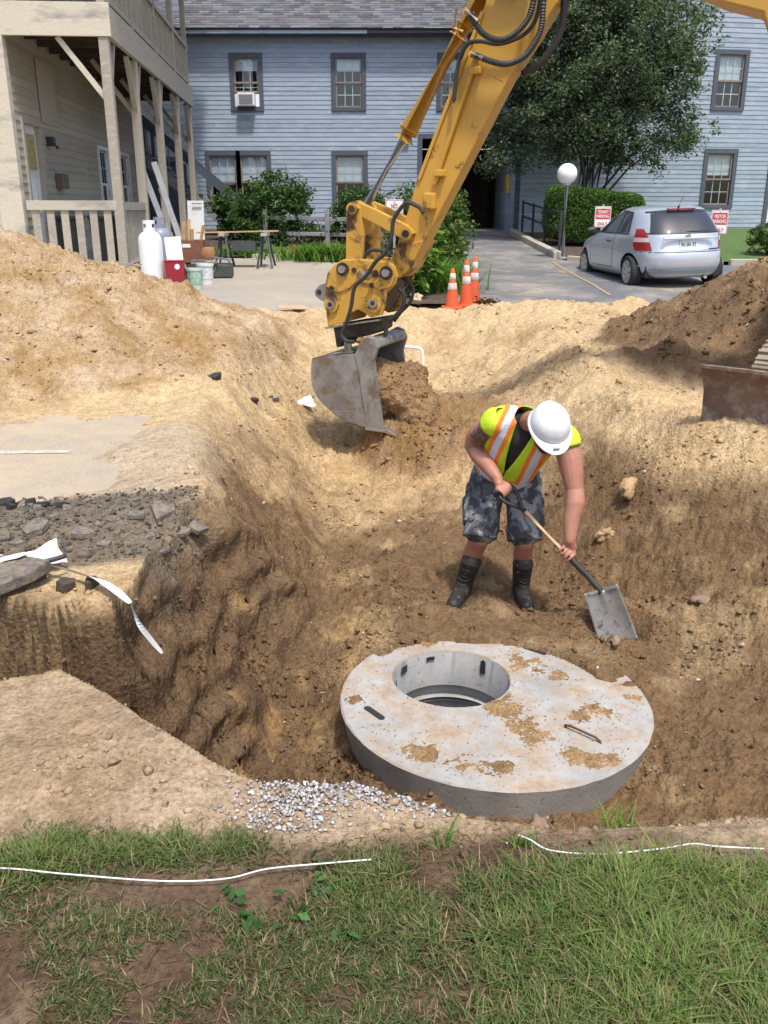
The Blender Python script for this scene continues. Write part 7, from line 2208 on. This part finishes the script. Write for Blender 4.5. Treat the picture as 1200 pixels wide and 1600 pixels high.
def shovel():
    T_ = thing('square_shovel', 'square point shovel with wooden shaft and black D grip held by the worker', 'shovel', Bt_)
    inv = Matrix.Translation(-Bt_)
    def put(mb, name, mat, **k):
        o = mb.build(name, mat, T_, **k); o.matrix_parent_inverse = inv; return o
    blk = simple('black_grip_plastic', (.02, .02, .021), .45, bmp=0)
    ash = simple('ash_shaft', (.60, .42, .25), .6, .14, 20, bmp=.1)
    up_ = gx_.cross(sd_).normalized()
    # D grip
    mb = MB(); mb.tube([G_ - gx_ * .052, G_ + gx_ * .052], .013, 12); put(mb, 'grip_bar', blk, smooth=40)
    for s in (-1, 1):
        mb = MB(); mb.tube(smooth_path([G_ + gx_ * .05 * s, G_ + gx_ * .056 * s + sd_ * .02, G_ + gx_ * .045 * s + sd_ * .065, G_ + gx_ * .018 * s + sd_ * .11, G_ + sd_ * .15], 5), .012, 10); put(mb, 'grip_arm', blk, smooth=40)
    mb = MB(); mb.tube([G_ + sd_ * .10, G_ + sd_ * .17], .0195, 14); put(mb, 'grip_socket', blk, smooth=40)
    mb = MB(); mb.tube([G_ + sd_ * .165, G_ + sd_ * .56], .0165, 14); put(mb, 'shaft', ash, smooth=40)
    steel = simple('shovel_steel', (.34, .335, .32), .42, .2, 9, .45, .3, dirt=(.16, .11, .065), dirt_amt=.3)
    mb = MB(); mb.tube(smooth_path([G_ + sd_ * .52, G_ + sd_ * .62, G_ + sd_ * .70, Bt_ + Vector((.004, -.005, -.015))], 5), .019, 14); put(mb, 'socket', M['dark_steel'], smooth=40)
    # blade: dished plate with folded shoulders
    tip = Vector((1.372, 4.615, -.855))
    d = (tip - Bt_).normalized(); wv = Vector((.86, -.12, .36)); wv = (wv - d * wv.dot(d)).normalized(); nv = d.cross(wv).normalized()
    if nv.y > 0: nv = -nv
    Lb = (tip - Bt_).length
    nx, ny = 16, 14
    V = []
    for j in range(ny + 1):
        v = j / ny
        for i in range(nx + 1):
            u = i / nx * 2 - 1
            hwid = .098 + .014 * v
            cup = .030 * abs(u) ** 2.2 * (1 - .45 * v) + .018 * math.exp(-(u / .18) ** 2) * max(0, 1 - v * 2.2) - .012 * math.sin(PI * v)
            V.append(Bt_ + d * (Lb * v + (.02 * (1 - abs(u)) - .012 if j == 0 else 0)) + wv * (u * hwid) + nv * cup)
    F = [(j * (nx + 1) + i, j * (nx + 1) + i + 1, (j + 1) * (nx + 1) + i + 1, (j + 1) * (nx + 1) + i) for j in range(ny) for i in range(nx)]
    mb = MB(); mb.add(V, F); o = put(mb, 'blade', steel, smooth=60)
    sm = o.modifiers.new('thick', 'SOLIDIFY'); sm.thickness = .0028
    for s in (-1, 1):
        mb = MB(); mb.bar(Bt_ + wv * (s * .02) + nv * .012, Bt_ + wv * (s * .092) + nv * .03, .018, .006, nv); put(mb, 'step', steel)
shovel()
# ------------------------------------------------------------------ lawn in the foreground
def lawn():
    r = np.random.RandomState(77)
    n = 150000
    y = 1.0 + .98 * r.rand(n) ** .9; x = r.uniform(-1.0, 1.0, n) * (.30 + .42 * y)
    n1 = fbm(x, y, 2.2, 3, .55, 3.9); n2 = fbm(x, y, 7, 3, .6, 1.7); n3 = fbm(x, y, 22, 2, .6, 5.0)
    # lush on the right, thin and worn on the left with a bare path between
    right = sstep(.02, .22, x + .06 * n2)
    path = np.exp(-((x - .13 - .12 * (1.75 - y)) / .06) ** 2) * sstep(1.2, 1.5, y)
    patchL = sstep(-.28, .12, n1 + .6 * n2 + .08) * .8 * sstep(1.70, 1.60, y + .05 * n2) * sstep(-.98, -.80, x + .1 * n2)
    tuftL = (np.exp(-(((x + .86) / .13) ** 2 + ((y - 1.80) / .09) ** 2)) + np.exp(-(((x + .60) / .15) ** 2 + ((y - 1.84) / .06) ** 2)) + .6 * np.exp(-(((x + .37) / .10) ** 2 + ((y - 1.86) / .05) ** 2)) + .8 * np.exp(-(((x + .03) / .11) ** 2 + ((y - 1.73) / .11) ** 2)))
    edge = sstep(1.83, 1.70, y + .08 * n2 + .05 * n1)
    strip_ = .7 * sstep(-.10, .0, x) * sstep(.14, .05, x) * sstep(1.8, 1.6, y)
    w = np.clip(right * (1 - .92 * path) * edge * (.75 + .5 * n2) + patchL * (1 - right) + tuftL * 1.3 + strip_ * edge, 0, 1)
    w *= .55 + .9 * sstep(-.35, .2, n3)
    ok = r.rand(n) < w * .54
    x, y, n1, n2 = x[ok], y[ok], n1[ok], n2[ok]
    right, tuftL = right[ok], np.clip(tuftL[ok], 0, 1)
    z = terrain(x, y)[0]
    m = len(x)
    lush = np.clip(right * (.55 + .55 * sstep(.25, .6, x)) + tuftL, 0, 1)
    h = (.024 + .040 * lush) * (.5 + .9 * r.rand(m)) * (1 + .5 * n2)
    wd = .0022 + .0028 * r.rand(m) * (.6 + .6 * lush)
    rr = r.rand(m)
    base = np.array([.075, .12, .04]) + (np.array([.195, .275, .075]) - np.array([.075, .12, .04])) * np.clip(lush * .8 + .4 * n2, 0, 1)[:, None]
    dry = rr < (.24 + .12 * (1 - lush))
    base[dry] = np.array([.30, .245, .13]) * (.6 + .6 * r.rand(dry.sum(), 1))
    cols = base * (.6 + .6 * r.rand(m, 1))
    segs = 3
    a = r.rand(m) * 2 * PI
    dx, dy = np.cos(a), np.sin(a); px, py = -dy, dx
    lean = .35 + 1.1 * r.rand(m) ** 1.5
    V = []
    for k in range(segs + 1):
        t = k / segs; b_ = t ** 1.7
        cx = x + dx * lean * h * b_; cy = y + dy * lean * h * b_; cz = z - .004 + h * (t - .38 * np.minimum(lean, 1.2) * b_)
        ww = wd * (1 - t ** 1.8) * .5 + .0002
        V.append(np.stack([cx - px * ww, cy - py * ww, cz], 1)); V.append(np.stack([cx + px * ww, cy + py * ww, cz], 1))
    V = np.stack(V, 1).reshape(-1, 3)
    q = 2 * (segs + 1); b0 = (np.arange(m) * q)[:, None]
    F = np.concatenate([b0 + np.array([[2 * k, 2 * k + 1, 2 * k + 3, 2 * k + 2]]) for k in range(segs)])
    o = link('grass', np_mesh('grass', V, F, np.repeat(cols, q, 0)), M['leaf'])
    tag(o, 'patchy green lawn grass in the foreground', 'grass', kind='stuff')
    # dead straw lying flat
    n = 600
    y = 1.0 + .98 * r.rand(n); x = r.uniform(-1, 1, n) * (.30 + .42 * y)
    z = terrain(x, y)[0] + .003 + .01 * r.rand(n)
    a = r.rand(n) * PI; L_ = .012 + .035 * r.rand(n) ** 2; w_ = .0007 + .0007 * r.rand(n)
    d = np.stack([np.cos(a), np.sin(a), .25 * (r.rand(n) - .3)], 1); s_ = np.stack([-np.sin(a), np.cos(a), np.zeros(n)], 1)
    P = np.stack([x, y, z], 1)
    V = np.stack([P - d * L_[:, None] - s_ * w_[:, None], P + d * L_[:, None] - s_ * w_[:, None], P + d * L_[:, None] + s_ * w_[:, None], P - d * L_[:, None] + s_ * w_[:, None]], 1).reshape(-1, 3)
    K = np.repeat(np.array([.22, .17, .095]) * (.4 + .8 * r.rand(n, 1)), 4, 0)
    o = link('straw', np_mesh('straw', V, np.arange(4 * n).reshape(n, 4), K), M['leaf']); tag(o, 'dry straw lying between the grass blades', 'straw', kind='stuff')
    # crumbly earth in the bare parts
    n = 9000
    y = 1.0 + 1.05 * r.rand(n); x = r.uniform(-1, 1, n) * (.30 + .42 * y)
    k = r.rand(n) < (.25 + .75 * sstep(.0, .3, fbm(x, y, 5, 3, .6, 8)))
    x, y = x[k], y[k]
    T = terrain(x, y)
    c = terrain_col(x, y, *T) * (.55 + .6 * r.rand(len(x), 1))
    o = scatter('lawn_crumbs', x, y, .0015 + .0055 * r.rand(len(x)) ** 4, c, M['clod'], 9); tag(o, 'fine earth crumbs on the worn lawn', 'crumbs', kind='stuff')
lawn()
# single tufts at the pit edge
def tuft(label, x, y, n, h, seed):
    T_ = thing('grass_tuft', label, 'grass tuft', (x, y, hz(x, y)), 0, 'grass tufts at the pit edge')
    r = np.random.RandomState(seed)
    blades('blades', r.randn(n) * .02, r.randn(n) * .015, np.zeros(n) - .005, h * (.5 + .7 * r.rand(n)), .004, LG, seed, .9, T_)
tuft('small grass tuft sprouting by the front rim of the concrete slab', .63, 1.99, 30, .10, 1)
tuft('thin grass tuft beside the end of the left cord', .16, 1.90, 22, .08, 2)
tuft('grass tuft beside the start of the right cord', .36, 1.87, 26, .07, 3)
def weedling(label, x, y, n, s_, seed):
    T_ = thing('broadleaf_weed', label, 'weed', (x, y, hz(x, y)), 0, 'broadleaf weeds in the worn lawn')
    r = np.random.RandomState(seed)
    P = np.stack([r.randn(n) * s_, r.randn(n) * s_, .006 + .02 * r.rand(n)], 1)
    leaves('leaves', P, .032, [(.05, .13, .035), (.07, .16, .05), (.045, .10, .03)], seed, T_, up=1.2, aspect=.6)
for i, (x, y, l) in enumerate([(-.14, 1.72, 'broadleaf weed just below the right end of the left cord'), (-.20, 1.64, 'broadleaf weed in the bare patch left of the lush grass'), (-.37, 1.70, 'broadleaf weed under the middle of the left cord'), (-.08, 1.58, 'broadleaf weed beside the bare strip, nearest the bottom'), (-.30, 1.60, 'low broadleaf weed in the middle of the worn lawn'), (-.16, 1.78, 'broadleaf weed between the left cord and the gravel')]):
    weedling(l, x, y, 9, .025, 100 + i)

# ------------------------------------------------------------------ mason's cord, two lengths
def cord(label, pts, seed):
    r = random.Random(seed)
    P = [Vector((x, y, hz(x, y) + .022 + r.uniform(-.004, .010))) for x, y in pts]
    mb = MB(); mb.tube(smooth_path(P, 8), .0021, 7)
    tag(mb.build('cord', M['cord'], smooth=True), label, 'cord')
M['cord'] = simple('white_cord', (.74, .73, .70), .7, .1, 40, bmp=0)
cord('thin white cord lying across the worn lawn on the left', [(-1.2, 1.76), (-.931, 1.746), (-.768, 1.724), (-.536, 1.718), (-.386, 1.735), (-.282, 1.768), (-.127, 1.791), (-.032, 1.795)], 1)
cord('thin white cord sagging along the grass edge on the right', [(.345, 1.878), (.37, 1.85), (.415, 1.814), (.523, 1.795), (.62, 1.797), (.703, 1.814), (.78, 1.835), (.841, 1.842), (.963, 1.844)], 2)

# ------------------------------------------------------------------ gravel spilled at the lip
def gravel():
    r = np.random.RandomState(5)
    n = 7000
    x = r.uniform(-.46, .26, n); y = r.uniform(1.93, 2.32, n)
    f = lambda a, b, s1, s2: np.exp(-(((x - a) / s1) ** 2 + ((y - b) / s2) ** 2))
    w = f(-.27, 2.02, .10, .10) + f(-.08, 2.10, .16, .06) + .9 * f(.12, 2.06, .10, .045) + .6 * f(-.33, 2.1, .09, .08)
    ok = r.rand(n) < w * (.35 + .65 * sstep(-.25, .15, fbm(x, y, 9, 3, .6, 2))) * .8
    x, y = x[ok], y[ok]
    T = terrain(x, y)
    layer = .012 * r.rand(len(x)) * np.clip(w[ok], 0, 1)
    c = np.array([(.50, .49, .48), (.62, .61, .60), (.40, .39, .39), (.50, .46, .46), (.42, .36, .30)])[r.randint(0, 5, len(x))] * (.7 + .5 * r.rand(len(x), 1))
    o = scatter('gravel', x, y, .0058 + .0075 * r.rand(len(x)) ** 1.6, c, M['clod'], 6, zoff=T[0] + layer, sink=.1)
    tag(o, 'pale crushed gravel spilled at the front lip of the pit', 'gravel', kind='stuff')
gravel()

# ------------------------------------------------------------------ broken asphalt
M['asphalt_chunk'] = simple('broken_asphalt', (.15, .138, .125), .95, .45, 14, bmp=.9, bscale=110, bdist=.012, dirt=(.29, .225, .155), dirt_amt=.85)
M['asphalt_black'] = simple('fresh_black_asphalt', (.035, .034, .033), .85, .4, 18, bmp=1.0, bscale=90, bdist=.012)
def chunk_mesh(seed, w, d, h, mat):
    r = random.Random(seed)
    n = r.randint(4, 6)
    an = sorted(r.uniform(0, 2 * PI) for _ in range(n)) if False else [2 * PI * i / n + r.uniform(-.35, .35) for i in range(n)]
    top = [(math.cos(a) * w / 2 * r.uniform(.75, 1.1), math.sin(a) * d / 2 * r.uniform(.75, 1.1)) for a in an]
    mb = MB()
    V = []
    h *= .75
    for z, s_ in ((0, .8), (h * .45, 1.02), (h * .97, 1.0), (h, .985)):
        V += [(x * s_ * r.uniform(.95, 1.05), y * s_ * r.uniform(.95, 1.05), z + r.uniform(-.1, .1) * h * .4) for x, y in top]
    F = [tuple(range(n))[::-1], tuple(range(3 * n, 4 * n))] + [(l * n + i, l * n + (i + 1) % n, (l + 1) * n + (i + 1) % n, (l + 1) * n + i) for l in range(3) for i in range(n)]
    mb.add(V, F)
    me = mb.mesh('asphalt_chunk'); me.materials.append(mat)
    return me
def asphalt_rubble():
    G = 'broken asphalt chunks left of the pit'
    def put(x, y, w, d, h, seed, label, mat='asphalt_chunk', tilt=.25, dz=0.0, name='asphalt_chunk'):
        r = random.Random(seed)
        o = link(name, chunk_mesh(seed, w, d, h, M[mat]), None, None, (x, y, hz(x, y) - .012 + dz), (r.uniform(-tilt, tilt), r.uniform(-tilt, tilt), r.uniform(0, 6)))
        tag(o, label, 'asphalt chunk', G)
    put(-1.15, 4.34, .19, .15, .05, 1, 'largest flat asphalt chunk at the right end of the rubble')
    put(-1.02, 4.42, .16, .13, .05, 2, 'asphalt chunk perched at the pit corner beside the largest one')
    put(-1.27, 4.30, .13, .10, .05, 3, 'asphalt chunk just left of the largest flat one')
    put(-1.03, 4.22, .13, .10, .045, 4, 'asphalt chunk overhanging the pit edge below the corner')
    put(-1.72, 4.12, .2, .14, .06, 5, 'long grey asphalt chunk in the middle of the rubble', tilt=.12)
    put(-1.86, 4.02, .16, .12, .05, 6, 'grey asphalt chunk near the left frame edge in the rubble')
    put(-1.50, 4.12, .16, .12, .06, 7, 'blocky asphalt chunk between the middle one and the pit')
    put(-1.40, 3.86, .11, .09, .06, 8, 'lone asphalt chunk lying on the sand below the rubble')
    r = random.Random(44)
    for i in range(44):
        x = r.uniform(-2.05, -.98); y = r.uniform(3.95, 4.6)
        if x > -1.2 and r.random() < .5: y = r.uniform(4.1, 4.5)
        put(x, y, r.uniform(.03, .13), r.uniform(.03, .08), r.uniform(.015, .04), 200 + i, 'small broken grey asphalt chunk among the rubble left of the pit', tilt=.4)
    for i, (x, y, w) in enumerate([(-2.08, 4.62, .15), (-1.95, 4.58, .12), (-1.84, 4.52, .11), (-1.74, 4.53, .09), (-2.0, 4.48, .08)]):
        put(x, y, w, w * .75, .05, 300 + i, ['big black crumbly asphalt lump at the left frame edge', 'black asphalt lump second from the left frame edge', 'black asphalt lump third from the left frame edge', 'rightmost of the black asphalt lumps beside the road', 'small black asphalt lump in front of the big ones'][i], 'asphalt_black', .4)
    # tilted road slab by the white tape
    mb = MB(); mb.prism([(-.55, -.12), (-.1, -.15), (.02, .0), (.05, .10), (-.10, .14), (-.55, .16)], (0, 0, 0), (1, 0, 0), (0, 1, 0), (0, 0, 1), 0, .055)
    o = mb.build('road_slab', M['asphalt_chunk'], None, (-1.50, 3.46, .045), (R(7), R(-3), R(-6)), bevel=.008); tag(o, 'flat slab of old road asphalt jutting in under the white tape', 'asphalt slab')
    for i, (x, y, w, l) in enumerate([(-1.36, 3.46, .14, 'dark crumbling asphalt lump at the end of the road slab'), (-1.26, 3.50, .11, 'dark earthy lump on the brink of the side trench'), (-1.55, 3.56, .15, 'dark lump behind the road slab beside the white plastic')]):
        put(x, y, w, w * .6, .09, 400 + i, l, 'dark_lump', .3, -.02)
    put(-1.56, 8.1, .42, .13, .05, 501, 'black asphalt scrap half buried in the sand below the left pile', 'asphalt_black', .05, .01)
    put(-1.24, 8.35, .10, .08, .06, 502, 'small black asphalt bit right of the half buried scrap', 'asphalt_black', .2, .0)
    n = 1600
    q = np.random.RandomState(6)
    x = q.uniform(-2.15, -.95, n); y = q.uniform(3.8, 4.75, n)
    c = np.array([.13, .115, .095]) * (.5 + .9 * q.rand(n, 1))
    o = scatter('asphalt_crumbs', x, y, .006 + .018 * q.rand(n) ** 3, c, M['clod'], 8, sink=.2); tag(o, 'small asphalt crumbs in the rubble', 'crumbs', kind='stuff')
M['dark_lump'] = simple('dark_topsoil_lump', (.085, .062, .045), .95, .4, 15, bmp=1.0, bscale=70, bdist=.015)
asphalt_rubble()

# ------------------------------------------------------------------ white tape, paper and pipes
def ribbon(mb, P, w, tw):
    P = smooth_path([Vector(p) for p in P], 6)
    n = len(P); V = []
    for i, p in enumerate(P):
        d = (P[min(i + 1, n - 1)] - P[max(i - 1, 0)]).normalized(); s_ = d.cross(Vector((0, 0, 1))).normalized(); u = s_.cross(d)
        a = tw(i / (n - 1)); ww = w * (1 - .6 * (i / (n - 1)) ** 6)
        e = s_ * math.cos(a) + u * math.sin(a)
        V += [p - e * ww / 2, p + e * ww / 2]
    mb.add(V, [(2 * i, 2 * i + 1, 2 * i + 3, 2 * i + 2) for i in range(n - 1)])
M['white_plastic'] = simple('white_plastic', (.80, .80, .80), .5, .05, 12, bmp=.2, bscale=25)
mb = MB()
ribbon(mb, [(-1.52, 3.64, .05), (-1.42, 3.58, .06), (-1.32, 3.53, .055), (-1.22, 3.46, .06), (-1.12, 3.37, .05), (-1.03, 3.28, .03)], .042, lambda t: .35 + .5 * math.sin(5 * t))
ribbon(mb, [(-1.03, 3.28, .03), (-1.0, 3.27, -.06), (-.965, 3.30, -.15), (-.93, 3.32, -.22)], .022, lambda t: 1.0 + .8 * t)
tag(mb.build('white_tape', M['white_plastic'], fix=False), 'white plastic tape trailing over the brink of the pit', 'tape')
def sheet_scrap(label, c, w, d, seed, rz=0.0):
    r = random.Random(seed); mb = MB(); n = 6; V = []
    for j in range(n + 1):
        for i in range(n + 1):
            V.append(((i / n - .5) * w + r.uniform(-.006, .006), (j / n - .5) * d + r.uniform(-.006, .006), .03 * math.sin(3 * i / n + seed) * math.cos(2.5 * j / n) + .012 * r.random()))
    mb.add(V, [(j * (n + 1) + i, j * (n + 1) + i + 1, (j + 1) * (n + 1) + i + 1, (j + 1) * (n + 1) + i) for j in range(n) for i in range(n)])
    o = mb.build('plastic_sheet', M['white_plastic'], None, c, (.25, -.1, rz), fix=False)
    sm = o.modifiers.new('thick', 'SOLIDIFY'); sm.thickness = .002
    tag(o, label, 'plastic sheet')
sheet_scrap('folded square of white plastic lying above the tape', (-1.52, 3.70, .07), .14, .12, 2, .7)
sheet_scrap('long strip of white plastic at the left frame edge', (-1.70, 3.58, .09), .32, .09, 5, .25)
mb = MB(); mb.tube(smooth_path([Vector(p) for p in [(-1.75, 3.50, .08), (-1.58, 3.53, .085), (-1.46, 3.575, .095), (-1.40, 3.62, .10)]], 5), .012, 8); tag(mb.build('rubber_hose', M['hose'], smooth=True), 'black bent hose lying on the white plastic', 'hose')
mb = MB(); zt = hz(.45, 11.3)
mb.tube(smooth_path([Vector(p) for p in [(.18, 11.4, zt + .30), (.38, 11.3, zt + .30), (.45, 11.27, zt + .29), (.485, 11.26, zt + .24), (.49, 11.25, zt + .05), (.47, 11.2, zt - .05), (.38, 11.15, zt - .03)]], 6), .022, 10)
tag(mb.build('white_pipe', M['white_plastic'], smooth=True), 'thin bent white pipe standing in the trench behind the bucket', 'pipe')
mb = MB(); mb.lathe([(.05, 0), (.05, .26), (.062, .26), (.062, .34), (.044, .34), (.044, 0)], 16); tag(mb.build('pipe_stub', M['white_plastic'], None, (-.95, 15.6, .17), (R(50), R(52), .3), smooth=40), 'short white pipe stub lying on the pad beside the coupler', 'pipe')
sheet_scrap('white plastic scrap in the sand left of the bucket', (-.86, 9.35, hz(-.86, 9.35) + .04), .22, .16, 8, .4)

# ------------------------------------------------------------------ single stones and big clods
def stone(label, x, y, s, seed, mat, dz=0.0, name='stone', cat='stone'):
    v, f = rock_template(seed, 3)
    r = np.random.RandomState(seed)
    d = fbm(v[:, 0] * 1.3 + 4, v[:, 1] * 1.3 + v[:, 2] * 1.7, 2.0, 4, .6, seed)
    v = v * (1 + .16 * d[:, None]) * np.array(s)
    me = np_mesh(name, v, f, None, True)
    o = link(name, me, mat, None, (x, y, hz(x, y) + dz), (0, 0, seed * 1.3)); tag(o, label, cat)
M['sand_clod'] = simple('compacted_sand', (.42, .29, .15), .95, .25, 10, bmp=.9, bscale=60, bdist=.015)
M['brown_stone'] = simple('brown_stone', (.24, .165, .105), .8, .25, 12, bmp=.4)
M['grey_stone'] = simple('grey_stone', (.30, .28, .25), .8, .2, 12, bmp=.4)
stone('big wedge shaped clod of compacted sand on the bank right of the worker', 1.72, 5.85, (.21, .10, .11), 3, M['sand_clod'], .04, 'sand_clod', 'clod')
stone('rounded sand clod beside the big wedge shaped one', 1.50, 5.65, (.09, .08, .08), 5, M['sand_clod'], .02, 'sand_clod', 'clod')
stone('brown boulder half buried in the right bank above the shovel', 1.88, 4.70, (.085, .065, .05), 7, M['brown_stone'], .01)
stone('brown stone lying against the right rim of the slab', 1.28, 4.40, (.05, .04, .035), 8, M['brown_stone'], .02)
stone('smaller brown stone behind the slab rim stone', 1.40, 4.52, (.04, .03, .025), 9, M['brown_stone'], .01)
stone('tan boulder at the head of the trench below the lilies', .52, 14.75, (.20, .15, .15), 11, simple('tan_boulder', (.50, .38, .25), .8, .2), .12)
stone('long tan boulder left of the round one below the lilies', .18, 14.75, (.30, .14, .12), 12, simple('pink_boulder', (.45, .33, .24), .8, .2), .10)
stone('grey stone on the sand at the foot of the left pile', -1.10, 8.9, (.07, .045, .035), 13, M['grey_stone'], .01)
stone('pale stone high on the left sand pile', -2.85, 10.4, (.12, .09, .08), 14, M['sand_clod'], .04)
stone('dark stone low on the front of the left pile', -3.2, 8.2, (.07, .05, .045), 15, M['brown_stone'], .02)
stone('flat tan stone on the front of the left pile', -3.6, 8.35, (.14, .07, .06), 16, M['sand_clod'], .02)
stone('small clod lying between slab and gravel', .26, 2.03, (.022, .02, .018), 17, M['brown_stone'], .01)
stone('crumbly brown clod at the front rim of the slab', .43, 2.02, (.055, .04, .04), 18, M['brown_stone'], .015)
stone('brown pebble in front of the worker\'s boot', .52, 4.95, (.04, .03, .025), 19, M['sand_clod'], .01)
# heap of leaves by the cones
mb = MB()
r_ = np.random.RandomState(3)
T_ = thing('leaf_litter', 'small brown heap of dead leaves beside the cones', 'leaf heap', (1.62, 14.45, float(pv(14.45)) + .01))
leaves('dead_leaves', np.abs(r_.randn(220, 3)) * np.array([.10, .06, .035]) * np.sign(r_.randn(220, 3) * np.array([1, 1, 0]) + np.array([0, 0, 1])), .06, [(.14, .07, .035), (.10, .05, .03)], 4, T_, up=.6)
